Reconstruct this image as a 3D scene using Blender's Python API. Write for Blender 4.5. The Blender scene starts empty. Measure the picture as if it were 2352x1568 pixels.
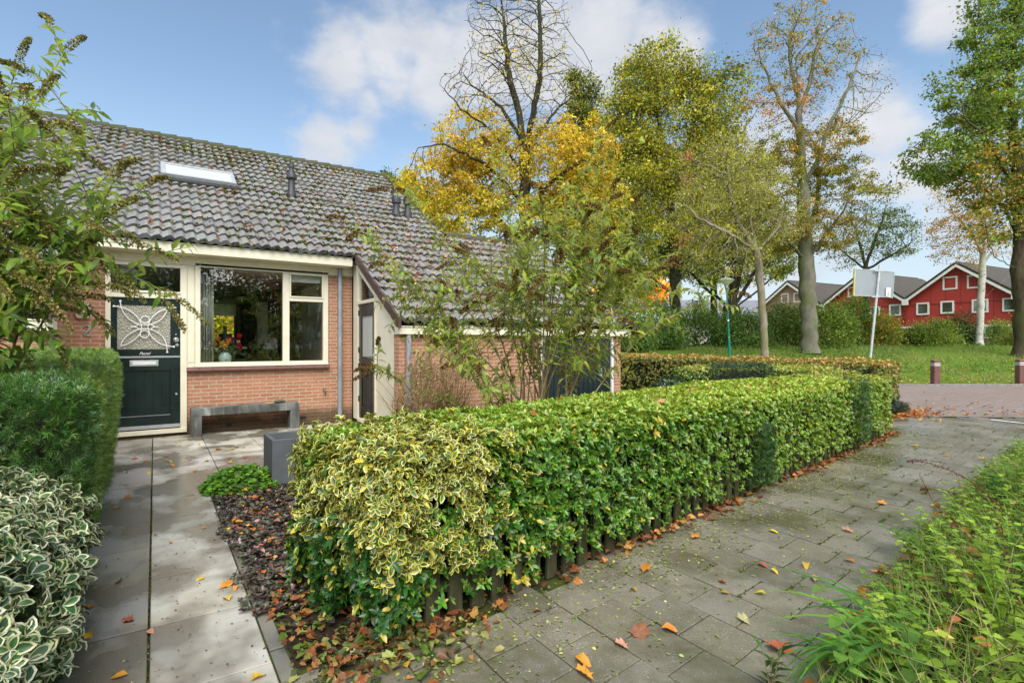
# Garden front of a terraced brick house in autumn: hedge, pavement, trees and red gabled houses beyond the road.
EXPOSURE = 1.8
SUN_DIR = (-.38, -.92); SUN_EL = 52; SUN_E = 1.35; SUN_ANGLE = 50; SKY_STR = .12
CLOUDS = [(800, 150, 230, 1.0), (900, 145, 260, 1.05), (990, 175, 240, 1.05), (1100, 170, 260, 1.0), (1230, 135, 270, 1.0), (1380, 110, 250, 1.0), (1500, 112, 200, 1.0), (1575, 118, 110, .9), (850, 220, 150, .85),
          (640, 55, 170, .64), (720, 45, 150, .6), (860, 30, 220, .55), (760, 310, 180, .74), (830, 300, 150, .72), (690, 245, 110, .6), (1515, 45, 120, .62),
          (2040, 300, 230, .98), (2090, 380, 220, .9), (2000, 400, 210, .85), (2180, 30, 170, .88), (1000, 430, 300, .62), (1350, 480, 350, .75), (1700, 480, 380, .85), (1950, 520, 300, .62), (2120, 500, 260, .55)]
CLOUD_LO = (1.56, 1.63, 1.8, 1); CLOUD_HI = (2.02, 2.05, 2.12, 1); CLOUD_BACK_FILL = (17.0, 16.2, 14.6, 1); CLOUD_VEIL = (1.42, 1.62, 1.9, 1); VEIL = .8; SKY_TINT = (.555, .54, .49, 1)
import bpy, math, random
import numpy as np
from mathutils import Vector, Matrix, Euler

PI = math.pi
R = math.radians
sc = bpy.context.scene
COL = sc.collection
rng = np.random.default_rng(7)
random.seed(7)

# ------------------------------------------------------------------ view geometry (house axes: X along facade, Y into the house)
F_ = 1224.0; CX_ = 1176.0; CY_ = 787.0; EYE = 1.5; YAW = R(33.85)
FW = np.array([math.sin(YAW), math.cos(YAW), 0.0])
RT = np.array([math.cos(YAW), -math.sin(YAW), 0.0])

def _ray(x, y):
    a = (x - CX_) / F_; b = -(y - CY_) / F_
    return np.array([FW[0] + a * RT[0], FW[1] + a * RT[1], b])
def at_z(x, y, z=0.0):
    r = _ray(x, y); t = (z - EYE) / r[2]; return np.array([r[0] * t, r[1] * t, z])
def at_y(x, y, Y):
    r = _ray(x, y); t = Y / r[1]; return np.array([r[0] * t, Y, EYE + r[2] * t])
def at_d(x, y, t):
    r = _ray(x, y); return np.array([r[0] * t, r[1] * t, EYE + r[2] * t])

# ------------------------------------------------------------------ scene tree helpers
LOCS = {}
def tag(o, label=None, cat=None, group=None, kind=None):
    if label: o['label'] = label
    if cat: o['category'] = cat
    if group: o['group'] = group
    if kind: o['kind'] = kind
    return o
def thing(name, label, cat, loc, group=None):
    o = bpy.data.objects.new(name, None); COL.objects.link(o)
    o.location = loc; o.empty_display_size = 0.2
    LOCS[o] = Vector(loc)
    return tag(o, label, cat, group)
def root_of(o):
    while o.parent: o = o.parent
    return o
def adopt(o, parent):
    o.parent = parent
    r = root_of(parent)
    if parent in LOCS:
        o.matrix_parent_inverse = Matrix.Translation(-LOCS[parent])
def link(name, me, mat=None, parent=None, smooth=False, bevel=0):
    o = bpy.data.objects.new(name, me); COL.objects.link(o)
    if mat is not None:
        for m in (mat if isinstance(mat, (list, tuple)) else [mat]): me.materials.append(m)
    if parent is not None: adopt(o, parent)
    if smooth: me.polygons.foreach_set('use_smooth', [True] * len(me.polygons))
    if bevel:
        b = o.modifiers.new('bevel', 'BEVEL'); b.width = bevel; b.segments = 2; b.limit_method = 'ANGLE'; b.angle_limit = R(40)
    return o
def copy_tree(o, parent=None):
    c = o.copy(); COL.objects.link(c)
    if parent is not None: c.parent = parent
    for ch in list(o.children): copy_tree(ch, c)
    return c

def np_mesh(name, co, corners, starts, fcol=None, fmat=None, smooth=False):
    me = bpy.data.meshes.new(name)
    me.vertices.add(len(co)); me.vertices.foreach_set('co', np.ascontiguousarray(co, dtype=np.float32).ravel())
    me.loops.add(len(corners)); me.loops.foreach_set('vertex_index', np.ascontiguousarray(corners, dtype=np.int32).ravel())
    me.polygons.add(len(starts)); me.polygons.foreach_set('loop_start', np.ascontiguousarray(starts, dtype=np.int32))
    if smooth: me.polygons.foreach_set('use_smooth', np.ones(len(starts), dtype=bool))
    if fmat is not None: me.polygons.foreach_set('material_index', np.ascontiguousarray(fmat, dtype=np.int32))
    me.update(calc_edges=True)
    if fcol is not None:
        a = me.attributes.new('col', 'FLOAT_COLOR', 'FACE')
        c4 = np.ones((len(starts), 4), dtype=np.float32); c4[:, :3] = fcol
        a.data.foreach_set('color', c4.ravel())
    return me

class MB:
    """collects shapes for one mesh"""
    def __init__(s): s.v = []; s.f = []; s.c = []
    def add(s, vs, fs, col=None):
        n = len(s.v); s.v.extend([tuple(map(float, p)) for p in vs])
        for f in fs: s.f.append(tuple(i + n for i in f)); s.c.append(col or (1, 1, 1))
        return s
    def box(s, x0, x1, y0, y1, z0, z1, col=None):
        return s.add([(x0, y0, z0), (x1, y0, z0), (x1, y1, z0), (x0, y1, z0), (x0, y0, z1), (x1, y0, z1), (x1, y1, z1), (x0, y1, z1)],
                     [(0, 3, 2, 1), (4, 5, 6, 7), (0, 1, 5, 4), (1, 2, 6, 5), (2, 3, 7, 6), (3, 0, 4, 7)], col)
    def obox(s, o, ax, ay, az, col=None):
        o = np.array(o, float); ax = np.array(ax, float); ay = np.array(ay, float); az = np.array(az, float)
        p = [o, o + ax, o + ax + ay, o + ay]; p += [q + az for q in p]
        return s.add(p, [(0, 3, 2, 1), (4, 5, 6, 7), (0, 1, 5, 4), (1, 2, 6, 5), (2, 3, 7, 6), (3, 0, 4, 7)], col)
    def prism(s, poly, d, col=None):
        n = len(poly); d = np.array(d, float); p = [np.array(q, float) for q in poly]
        vs = p + [q + d for q in p]
        return s.add(vs, [tuple(range(n - 1, -1, -1)), tuple(range(n, 2 * n))] + [(i, (i + 1) % n, n + (i + 1) % n, n + i) for i in range(n)], col)
    def tube(s, pts, rad, n=8, cap=True, col=None):
        pts = np.array(pts, float); m = len(pts); rad = np.broadcast_to(np.array(rad, float), (m,))
        tg = np.gradient(pts, axis=0); tg /= np.linalg.norm(tg, axis=1)[:, None] + 1e-12
        ref = np.array([0, 0, 1.0]) if abs(tg[0][2]) < .9 else np.array([1.0, 0, 0])
        vs = []; a = np.arange(n) * 2 * PI / n
        for i in range(m):
            x = np.cross(tg[i], ref); x /= np.linalg.norm(x) + 1e-12; y = np.cross(tg[i], x); ref = np.cross(x, tg[i])
            vs.append(pts[i] + rad[i] * (np.cos(a)[:, None] * x + np.sin(a)[:, None] * y))
        vs = np.concatenate(vs)
        fs = [(i * n + j, i * n + (j + 1) % n, (i + 1) * n + (j + 1) % n, (i + 1) * n + j) for i in range(m - 1) for j in range(n)]
        if cap: fs += [tuple(range(n - 1, -1, -1)), tuple((m - 1) * n + j for j in range(n))]
        return s.add(vs, fs, col)
    def lathe(s, prof, c, n=24, col=None):
        vs = []; a = np.arange(n) * 2 * PI / n
        for r, z in prof:
            for t in a: vs.append((c[0] + r * math.cos(t), c[1] + r * math.sin(t), c[2] + z))
        m = len(prof)
        fs = [(i * n + j, i * n + (j + 1) % n, (i + 1) * n + (j + 1) % n, (i + 1) * n + j) for i in range(m - 1) for j in range(n)]
        fs += [tuple(range(n - 1, -1, -1)), tuple((m - 1) * n + j for j in range(n))]
        return s.add(vs, fs, col)
    def build(s, name, mat, parent=None, smooth=False, bevel=0, colors=False):
        me = bpy.data.meshes.new(name); me.from_pydata(s.v, [], s.f); me.update()
        if colors:
            a = me.attributes.new('col', 'FLOAT_COLOR', 'FACE')
            c4 = np.ones((len(s.f), 4), dtype=np.float32); c4[:, :3] = np.array(s.c)
            a.data.foreach_set('color', c4.ravel())
        o = link(name, me, mat, parent, smooth, bevel)
        if smooth:
            try: me.set_sharp_from_angle(angle=R(45))
            except Exception: pass
        return o

# ------------------------------------------------------------------ materials
class NT:
    def __init__(s, name):
        s.m = bpy.data.materials.new(name); s.m.use_nodes = True
        s.t = s.m.node_tree; s.t.nodes.clear()
        s.out = s.n('ShaderNodeOutputMaterial')
    def n(s, typ, **kw):
        nd = s.t.nodes.new(typ)
        for k, v in kw.items(): setattr(nd, k, v)
        return nd
    def l(s, a, b): s.t.links.new(a, b)
    def setv(s, sock, v):
        if hasattr(v, 'is_linked') or isinstance(v, bpy.types.NodeSocket): s.l(v, sock)
        else:
            if sock.type == 'RGBA' and not isinstance(v, (int, float)) and len(v) == 3: v = (*v, 1)
            sock.default_value = v
    def coord(s, kind='Object', scale=None):
        tc = s.n('ShaderNodeTexCoord'); o = tc.outputs[kind]
        if scale is not None:
            mp = s.n('ShaderNodeMapping'); s.l(o, mp.inputs[0]); mp.inputs['Scale'].default_value = scale if hasattr(scale, '__len__') else (scale,) * 3
            o = mp.outputs[0]
        return o
    def noise(s, scale=5, detail=4, rough=.55, vec=None, dist=0.0):
        nd = s.n('ShaderNodeTexNoise'); nd.inputs['Scale'].default_value = scale; nd.inputs['Detail'].default_value = detail
        nd.inputs['Roughness'].default_value = rough; nd.inputs['Distortion'].default_value = dist
        s.l(vec if vec is not None else s.coord(), nd.inputs['Vector']); return nd.outputs['Fac']
    def ramp(s, fac, stops):
        r = s.n('ShaderNodeValToRGB'); e = r.color_ramp.elements
        while len(e) < len(stops): e.new(.5)
        for el, (p, c) in zip(e, stops):
            el.position = p; el.color = (c, c, c, 1) if isinstance(c, (int, float)) else (*c, 1)
        s.l(fac, r.inputs[0]); return r.outputs[0]
    def mix(s, fac, a, b, mode='MIX'):
        m = s.n('ShaderNodeMix', data_type='RGBA', blend_type=mode)
        s.setv(m.inputs[0], fac); s.setv(m.inputs[6], a); s.setv(m.inputs[7], b); return m.outputs[2]
    def math(s, op, a, b=0.0, clamp=False):
        m = s.n('ShaderNodeMath', operation=op, use_clamp=clamp); s.setv(m.inputs[0], a); s.setv(m.inputs[1], b); return m.outputs[0]
    def bump(s, h, strength=.3, dist=.01, normal=None):
        b = s.n('ShaderNodeBump'); b.inputs['Strength'].default_value = strength; b.inputs['Distance'].default_value = dist
        s.l(h, b.inputs['Height']); 
        if normal is not None: s.l(normal, b.inputs['Normal'])
        return b.outputs[0]
    def attr(s, name='col'):
        a = s.n('ShaderNodeAttribute'); a.attribute_name = name; return a.outputs['Color']
    def pbr(s, color, rough=.6, metal=0.0, spec=.5, normal=None, **kw):
        p = s.n('ShaderNodeBsdfPrincipled')
        s.setv(p.inputs['Base Color'], color); s.setv(p.inputs['Roughness'], rough); s.setv(p.inputs['Metallic'], metal)
        s.setv(p.inputs['Specular IOR Level'], spec)
        if normal is not None: s.l(normal, p.inputs['Normal'])
        s.l(p.outputs[0], s.out.inputs['Surface']); return s.m

def plain(name, c, rough=.6, metal=0.0, var=.12, scale=6.0, bump=0.0, spec=.5):
    """painted / solid surface with a little wear"""
    t = NT(name); n = t.noise(scale, 5)
    col = t.mix(t.ramp(n, [(.35, 0.0), (.7, 1.0)]), [x * (1 - var) for x in c], [min(1, x * (1 + var)) for x in c])
    rg = t.math('ADD', t.math('MULTIPLY', n, .2), rough - .1)
    return t.pbr(col, rg, metal, spec, t.bump(t.noise(scale * 12, 3), bump, .004) if bump else None)

def leaf_material(name, rough=.45, gloss=.05, transl=.3, pale=0.0, tr_tint=(1.25, 1.15, .6)):
    t = NT(name); c = t.attr('col')
    if pale:
        g = t.n('ShaderNodeNewGeometry'); c = t.mix(t.math('MULTIPLY', g.outputs['Backfacing'], pale), c, (.42, .48, .26))
    d = t.n('ShaderNodeBsdfDiffuse'); t.l(c, d.inputs[0])
    tr = t.n('ShaderNodeBsdfTranslucent'); t.l(t.mix(1.0, c, tr_tint, 'MULTIPLY'), tr.inputs[0])
    m1 = t.n('ShaderNodeMixShader'); m1.inputs[0].default_value = transl; t.l(d.outputs[0], m1.inputs[1]); t.l(tr.outputs[0], m1.inputs[2])
    if gloss:
        gl = t.n('ShaderNodeBsdfGlossy'); gl.inputs['Roughness'].default_value = rough; gl.inputs[0].default_value = (1, 1, 1, 1)
        m2 = t.n('ShaderNodeMixShader')
        lw = t.n('ShaderNodeLayerWeight'); lw.inputs[0].default_value = .35
        t.l(t.math('ADD', t.math('MULTIPLY', lw.outputs['Fresnel'], gloss * 2.2), gloss * .5), m2.inputs[0])
        t.l(m1.outputs[0], m2.inputs[1]); t.l(gl.outputs[0], m2.inputs[2]); sh = m2.outputs[0]
    else: sh = m1.outputs[0]
    t.l(sh, t.out.inputs['Surface']); return t.m

def bark_material(name, c1, c2, scale=6.0, moss=None, zs=.25):
    t = NT(name); v = t.coord('Object', (scale, scale, scale * zs))
    n = t.noise(1.6, 6, .65, v); col = t.mix(t.ramp(n, [(.35, 0.0), (.65, 1.0)]), c1, c2)
    if moss: col = t.mix(t.ramp(t.noise(.7, 4, .6, t.coord()), [(.45, 0.0), (.62, .8)]), col, moss)
    return t.pbr(col, .85, 0, .2, t.bump(n, .6, .02))

# ------------------------------------------------------------------ leaves
class Tpl:
    def __init__(s, v, f, cls=None):
        s.v = np.array(v, float); s.f = f; s.cls = np.array(cls if cls is not None else [0] * len(f))
        s.corners = np.concatenate([np.array(q) for q in f]); s.lens = np.array([len(q) for q in f])
def tpl_leaf(w=.42, fold=.10, curl=.12, t1=.32, t2=.68, w2=.8):
    h = w / 2
    v = [(0, 0, 0), (-h, t1, fold), (h, t1, fold), (-h * w2, t2, fold * .8 - curl * .5), (h * w2, t2, fold * .8 - curl * .5), (0, 1, -curl), (0, t1, 0), (0, t2, -curl * .4)]
    return Tpl(v, [(0, 6, 1), (0, 2, 6), (1, 6, 7, 3), (6, 2, 4, 7), (3, 7, 5), (7, 4, 5)])
def tpl_simple(w=.5, fold=.1):
    h = w / 2
    return Tpl([(0, 0, 0), (-h, .45, fold), (h, .45, fold), (0, 1, 0)], [(0, 3, 1), (0, 2, 3)])
def tpl_varieg(w=.5, fold=.08, curl=.1, m=.62):
    # inner part (class 0) and coloured margin (class 1)
    h = w / 2
    out = [(0, 0, 0), (-h * .75, .25, fold * .7), (-h, .55, fold), (-h * .68, .84, fold * .5 - curl * .6), (0, 1, -curl), (h * .68, .84, fold * .5 - curl * .6), (h, .55, fold), (h * .75, .25, fold * .7)]
    inn = [(0, .06, 0), (-h * .75 * m * .9, .28, fold * .35), (-h * m, .55, fold * .45), (-h * .62 * m, .76, fold * .2 - curl * .4), (0, .86, -curl * .7), (h * .62 * m, .76, fold * .2 - curl * .4), (h * m, .55, fold * .45), (h * .75 * m * .9, .28, fold * .35)]
    mid = [(0, .3, 0), (0, .58, -curl * .15)]
    f = [(i, (i + 1) % 8, 8 + (i + 1) % 8, 8 + i) for i in range(8)]
    f = [tuple(reversed(q)) for q in f]
    g = [(8, 16, 9), (9, 16, 17, 10), (10, 17, 12, 11), (8, 15, 16), (15, 14, 17, 16), (14, 13, 12, 17)]
    return Tpl(out + inn + mid, f + g, [1] * 8 + [0] * 6)
def tpl_lobed(n=5, deep=.36, ax=1.0):
    # maple / oak like fallen leaf, curled
    ang = np.linspace(-.5 * PI + .5, 1.5 * PI - .5, 2 * n + 1); g = np.random.default_rng(n)
    v = [(0, .45, 0)]
    for i, a in enumerate(ang):
        r = (.54 if i % 2 else deep) * g.uniform(.82, 1.12) * (1 + .18 * math.sin(a)); a = a + g.normal(0, .06)
        x, y = ax * r * math.cos(a), .45 + r * math.sin(a)
        v.append((x, y, .55 * abs(x) ** 1.5 + (.10 if i % 2 else -.02) * (1 if i % 3 else -.8) + .12 * (y - .4) ** 2))
    v.append((0, -.2, .03))
    k = 2 * n + 1
    f = [(0, i, i + 1) for i in range(1, k)] + [(0, k, k + 1), (0, k + 1, 1)]
    return Tpl(v, f)
def tpl_needles(k=9, L=1.0):
    v = []; f = []
    for i in range(k):
        s = 1 if i % 2 else -1; y = .08 + .75 * i / k; l = .45 * (1 - .35 * i / k); a = R(38 + 10 * (i % 3))
        if i == k - 1: s, a = 0.0, 0.0
        dx, dy = s * math.sin(a) * l, math.cos(a) * l if s else l * .8
        px, py = (-dy, dx) ; q = math.hypot(px, py); px, py = px / q * .022, py / q * .022
        z = .05 * ((i * 7) % 5 - 1.5)
        n = len(v); v += [(-px, y - py, 0), (px, y + py, 0), (dx * .6 + px * 1.2, y + dy * .6 + py * 1.2, z), (dx, y + dy, z * 1.3), (dx * .6 - px * 1.2, y + dy * .6 - py * 1.2, z)]
        f += [(n, n + 1, n + 2, n + 3, n + 4)]
    return Tpl(v, f)
def tpl_blade(bend=.35, w=.03, k=4):
    v = []; f = []
    for i in range(k + 1):
        t = i / k; ww = w * (1 - t ** 2.2) + .0015; a = bend * t
        v += [(-ww / 2, t * math.cos(a), -t * math.sin(a)), (ww / 2, t * math.cos(a), -t * math.sin(a))]
    for i in range(k): f.append((2 * i, 2 * i + 1, 2 * i + 3, 2 * i + 2))
    return Tpl(v, f)

def nrm(a):
    return a / (np.linalg.norm(a, axis=-1, keepdims=True) + 1e-12)
def rand_dirs(n, r=None):
    return nrm((r or rng).normal(size=(n, 3)))
def leaves_arrays(tpl, base, axis, normal, size, cols, wscale=None):
    N = len(base); y = nrm(axis); x = nrm(np.cross(y, normal)); z = np.cross(x, y)
    size = np.broadcast_to(np.asarray(size, float), (N,)); ws = size if wscale is None else size * wscale
    co = base[:, None, :] + tpl.v[None, :, 0:1] * (x * ws[:, None])[:, None, :] + tpl.v[None, :, 1:2] * (y * size[:, None])[:, None, :] + tpl.v[None, :, 2:3] * (z * size[:, None])[:, None, :]
    k = len(tpl.v)
    corners = (tpl.corners[None, :] + (np.arange(N) * k)[:, None]).ravel()
    lens = np.tile(tpl.lens, N); starts = np.concatenate([[0], np.cumsum(lens)[:-1]])
    cols = np.asarray(cols, float)
    if cols.ndim == 2: fc = np.repeat(cols, len(tpl.f), axis=0)
    else: fc = cols[:, tpl.cls, :].reshape(-1, 3)
    return co.reshape(-1, 3), corners, starts, fc
def merge_arrays(parts):
    co = []; cr = []; st = []; fc = []; nv = 0; nl = 0
    for c, k, s, f in parts:
        co.append(c); cr.append(k + nv); st.append(s + nl); fc.append(f); nv += len(c); nl += len(k)
    return np.concatenate(co), np.concatenate(cr), np.concatenate(st), np.concatenate(fc)
def leaf_object(name, parts, mat, parent=None, smooth=False):
    if isinstance(parts, tuple): parts = [parts]
    co, cr, st, fc = merge_arrays(parts); fc = fc * rng.normal(1, .11, (len(fc), 1)).clip(.6, 1.4)
    return link(name, np_mesh(name, co, cr, st, fc, smooth=smooth), mat, parent)
def pal(n, cols, var=.18, r=None, w=None):
    r = r or rng; c = np.array(cols, float)
    i = r.choice(len(c), n, p=None if w is None else np.array(w) / np.sum(w))
    k = r.normal(1, var, (n, 1)).clip(.5, 1.7); h = r.normal(0, var * .35, (n, 3))
    return (c[i] * k * (1 + h)).clip(.003, .95)
def rosette(p, d, k, size, tilt=(50, 80), r=None):
    """k leaves around direction d at each point p"""
    r = r or rng; n = len(p); d = nrm(d)
    e1 = nrm(np.cross(d, nrm(r.normal(size=(n, 3))))); e2 = np.cross(d, e1)
    B = []; A = []; Nn = []; S = []
    for j in range(k):
        ph = 2 * PI * j / k + r.uniform(-.4, .4, n); th = np.radians(r.uniform(*tilt, n))
        e = np.cos(ph)[:, None] * e1 + np.sin(ph)[:, None] * e2
        A.append(d * np.cos(th)[:, None] + e * np.sin(th)[:, None]); Nn.append(d * np.sin(th)[:, None] - e * np.cos(th)[:, None])
        B.append(p - d * (r.uniform(0, .4, n) * size)[:, None]); S.append(size * r.uniform(.7, 1.15, n))
    return np.concatenate(B), np.concatenate(A), np.concatenate(Nn), np.concatenate(S)
_wv = [(nrm(np.random.default_rng(i).normal(size=3)), i * 1.7) for i in range(6)]
def wob(p, freq):
    s = np.zeros(len(p))
    for k, (d, ph) in enumerate(_wv): s += np.sin(p @ d * freq * (1 + .37 * k) + ph) / (1 + .25 * k)
    return s / 3.0
# ------------------------------------------------------------------ render settings, camera, sun, sky
sc.render.engine = 'CYCLES'
cy = sc.cycles
cy.use_denoising = True; cy.denoiser = 'OPENIMAGEDENOISE'; cy.denoising_input_passes = 'RGB_ALBEDO_NORMAL'
cy.use_adaptive_sampling = True; cy.adaptive_threshold = .015
cy.max_bounces = 7; cy.diffuse_bounces = 3; cy.glossy_bounces = 3; cy.transmission_bounces = 4; cy.transparent_max_bounces = 8
cy.caustics_reflective = False; cy.caustics_refractive = False; cy.sample_clamp_indirect = 5
cy.blur_glossy = .5
vs = sc.view_settings; vs.view_transform = 'Standard'; vs.look = 'None'; vs.exposure = EXPOSURE; vs.gamma = 1
cam = bpy.data.cameras.new('camera'); cam.sensor_width = 36; cam.lens = F_ / 2352 * 36; cam.shift_y = 3 / 2352
cam.clip_start = .05; cam.clip_end = 2000
co_ = bpy.data.objects.new('camera', cam); COL.objects.link(co_)
co_.location = (0, 0, EYE); co_.rotation_euler = (PI / 2, 0, -YAW); sc.camera = co_

sun_az = math.atan2(SUN_DIR[0], SUN_DIR[1])
sl = bpy.data.lights.new('sun', 'SUN'); sl.energy = SUN_E; sl.angle = R(SUN_ANGLE); sl.color = (1.0, .95, .86)
so = bpy.data.objects.new('sun', sl); COL.objects.link(so)
sd = Vector((math.sin(sun_az) * math.cos(R(SUN_EL)), math.cos(sun_az) * math.cos(R(SUN_EL)), math.sin(R(SUN_EL))))
so.rotation_euler = (-sd).to_track_quat('-Z', 'Y').to_euler(); so.location = sd * 60

w = bpy.data.worlds.new('World'); sc.world = w; w.use_nodes = True
t = w.node_tree; t.nodes.clear()
def wn(typ, **kw):
    nd = t.nodes.new(typ)
    for k, v in kw.items(): setattr(nd, k, v)
    return nd
wo = wn('ShaderNodeOutputWorld'); bg = wn('ShaderNodeBackground'); bg.inputs[1].default_value = SKY_STR
sky = wn('ShaderNodeTexSky', sky_type='NISHITA'); sky.sun_disc = False; sky.sun_elevation = R(SUN_EL); sky.sun_rotation = sun_az
sky.air_density = 1.0; sky.dust_density = .35; sky.ozone_density = 2.0; sky.altitude = 0
tc = wn('ShaderNodeTexCoord'); D_ = tc.outputs['Generated']
def wm(op, a, b=0.0, clamp=False):
    m = wn('ShaderNodeMath', operation=op, use_clamp=clamp)
    for i, v in enumerate((a, b)):
        if isinstance(v, (int, float)): m.inputs[i].default_value = v
        else: t.links.new(v, m.inputs[i])
    return m.outputs[0]
def wnoise(scale, detail, rough=.55, vec=None):
    n = wn('ShaderNodeTexNoise'); n.inputs['Scale'].default_value = scale; n.inputs['Detail'].default_value = detail; n.inputs['Roughness'].default_value = rough
    t.links.new(vec if vec is not None else D_, n.inputs['Vector']); return n.outputs
# stretch of the cloud field: flatter near the horizon
mp = wn('ShaderNodeMapping'); mp.inputs['Scale'].default_value = (1, 1, 1.7); t.links.new(D_, mp.inputs[0])
n1 = wnoise(4.2, 9, .58, mp.outputs[0])['Fac']; n2 = wnoise(11, 7, .6, mp.outputs[0])['Fac']
warp = wm('ADD', wm('MULTIPLY', wm('SUBTRACT', n1, .5), 1.5), wm('MULTIPLY', wm('SUBTRACT', n2, .5), .55))
acc = None
for (x, y, rad, amp) in CLOUDS:
    d = nrm(_ray(x, y)); rad_ = rad / F_ * (1 / np.linalg.norm(_ray(x, y)))
    dp = wn('ShaderNodeVectorMath', operation='DISTANCE'); t.links.new(D_, dp.inputs[0]); dp.inputs[1].default_value = d
    q = wm('MULTIPLY', wm('SUBTRACT', 1.0, wm('DIVIDE', dp.outputs['Value'], float(rad_)), True), float(amp))
    acc = q if acc is None else wm('MAXIMUM', acc, q)
# clouds over the rest of the sky, thickened for whiter fill light
far = wm('MULTIPLY', wm('SUBTRACT', wnoise(1.7, 3)['Fac'], .30), 1.5)
sep = wn('ShaderNodeSeparateXYZ'); t.links.new(D_, sep.inputs[0])
fwd = wn('ShaderNodeVectorMath', operation='DOT_PRODUCT'); t.links.new(D_, fwd.inputs[0]); fwd.inputs[1].default_value = FW
acc = wm('MAXIMUM', acc, wm('MULTIPLY', far, wm('MULTIPLY', wm('SUBTRACT', .45, fwd.outputs['Value']), 2.5, True)))
den = wm('ADD', acc, wm('MULTIPLY', warp, .92))
mr = wn('ShaderNodeMapRange', interpolation_type='SMOOTHSTEP'); t.links.new(den, mr.inputs[0])
mr.inputs[1].default_value = .33; mr.inputs[2].default_value = .80
cloud_f = mr.outputs[0]
shade = wn('ShaderNodeMapRange'); t.links.new(wnoise(6, 6, .55, mp.outputs[0])['Fac'], shade.inputs[0]); shade.inputs[1].default_value = .3; shade.inputs[2].default_value = .7
cc = wn('ShaderNodeMix', data_type='RGBA'); t.links.new(shade.outputs[0], cc.inputs[0]); cc.inputs[6].default_value = CLOUD_LO; cc.inputs[7].default_value = CLOUD_HI
bk = wn('ShaderNodeMapRange', interpolation_type='SMOOTHSTEP'); t.links.new(fwd.outputs['Value'], bk.inputs[0]); bk.inputs[1].default_value = .45; bk.inputs[2].default_value = -.1   # unseen clouds behind the camera, brightened as added fill light
cb = wn('ShaderNodeMix', data_type='RGBA'); t.links.new(bk.outputs[0], cb.inputs[0]); t.links.new(cc.outputs[2], cb.inputs[6]); cb.inputs[7].default_value = CLOUD_BACK_FILL
cc = cb
# thin veil towards the horizon
hz = wn('ShaderNodeMapRange', interpolation_type='SMOOTHSTEP'); t.links.new(sep.outputs[2], hz.inputs[0]); hz.inputs[1].default_value = .42; hz.inputs[2].default_value = .0; hz.inputs[3].default_value = 0; hz.inputs[4].default_value = VEIL
sk = wn('ShaderNodeMix', data_type='RGBA', blend_type='MULTIPLY'); sk.inputs[0].default_value = 1; t.links.new(sky.outputs[0], sk.inputs[6]); sk.inputs[7].default_value = SKY_TINT
vm = wn('ShaderNodeMix', data_type='RGBA'); t.links.new(hz.outputs[0], vm.inputs[0]); t.links.new(sk.outputs[2], vm.inputs[6]); vm.inputs[7].default_value = CLOUD_VEIL
fm = wn('ShaderNodeMix', data_type='RGBA'); t.links.new(wm('MULTIPLY', cloud_f, .96), fm.inputs[0]); t.links.new(vm.outputs[2], fm.inputs[6]); t.links.new(cc.outputs[2], fm.inputs[7])
t.links.new(fm.outputs[2], bg.inputs[0]); t.links.new(bg.outputs[0], wo.inputs[0])

# ------------------------------------------------------------------ ground
def ground_z(X, Y):
    X = np.asarray(X, float); Y = np.asarray(Y, float)
    tt = X * FW[0] + Y * FW[1]; a = X * RT[0] + Y * RT[1]
    s = ((tt - 18.9) / 14).clip(0, 1); s = s * s * (3 - 2 * s)
    m = ((a + 1.5) / 5).clip(0, 1); m = m * m * (3 - 2 * m)
    f = ((tt - 36) / 18).clip(0, 1); f = f * f * (3 - 2 * f)
    return (1.32 - .8 * f) * s * m
ts = np.concatenate([np.linspace(-90, -6, 12), np.linspace(-4, 60, 97), np.linspace(64, 900, 26)])
as_ = np.concatenate([np.linspace(-700, -22, 16), np.linspace(-20, 46, 89), np.linspace(50, 800, 18)])
Tg, Ag = np.meshgrid(ts, as_, indexing='ij'); Xg = Tg * FW[0] + Ag * RT[0]; Yg = Tg * FW[1] + Ag * RT[1]
Zg = ground_z(Xg, Yg)
inl = (Tg > 19.4) & (Tg < 60); Zg = Zg + inl * .05 * wob(np.stack([Xg, Yg, Xg * 0], -1).reshape(-1, 3), 1.1).reshape(Xg.shape)
def grid_faces(n, m):
    i, j = np.meshgrid(np.arange(n - 1), np.arange(m - 1), indexing='ij'); i = i.ravel(); j = j.ravel()
    return np.stack([i * m + j, (i + 1) * m + j, (i + 1) * m + j + 1, i * m + j + 1], -1)
gf = grid_faces(*Xg.shape)[:, ::-1]
T = NT('grass_ground'); n = T.noise(1.3, 6); n2 = T.noise(9, 5)
gcol = T.mix(T.ramp(n, [(.38, 0.0), (.64, 1.0)]), (.09, .165, .018), (.15, .215, .03)); gcol = T.mix(T.ramp(n2, [(.55, 0.0), (.8, .7)]), gcol, (.15, .14, .05))
M_grass_ground = T.pbr(gcol, .9, 0, .1, T.bump(T.noise(60, 3), .5, .03))
me = np_mesh('ground', np.stack([Xg, Yg, Zg - .012], -1).reshape(-1, 3), gf.ravel(), np.arange(len(gf)) * 4, smooth=True)
tag(link('ground', me, M_grass_ground), 'grassy ground rising to a low bank beyond the road', 'ground', kind='structure')

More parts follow.
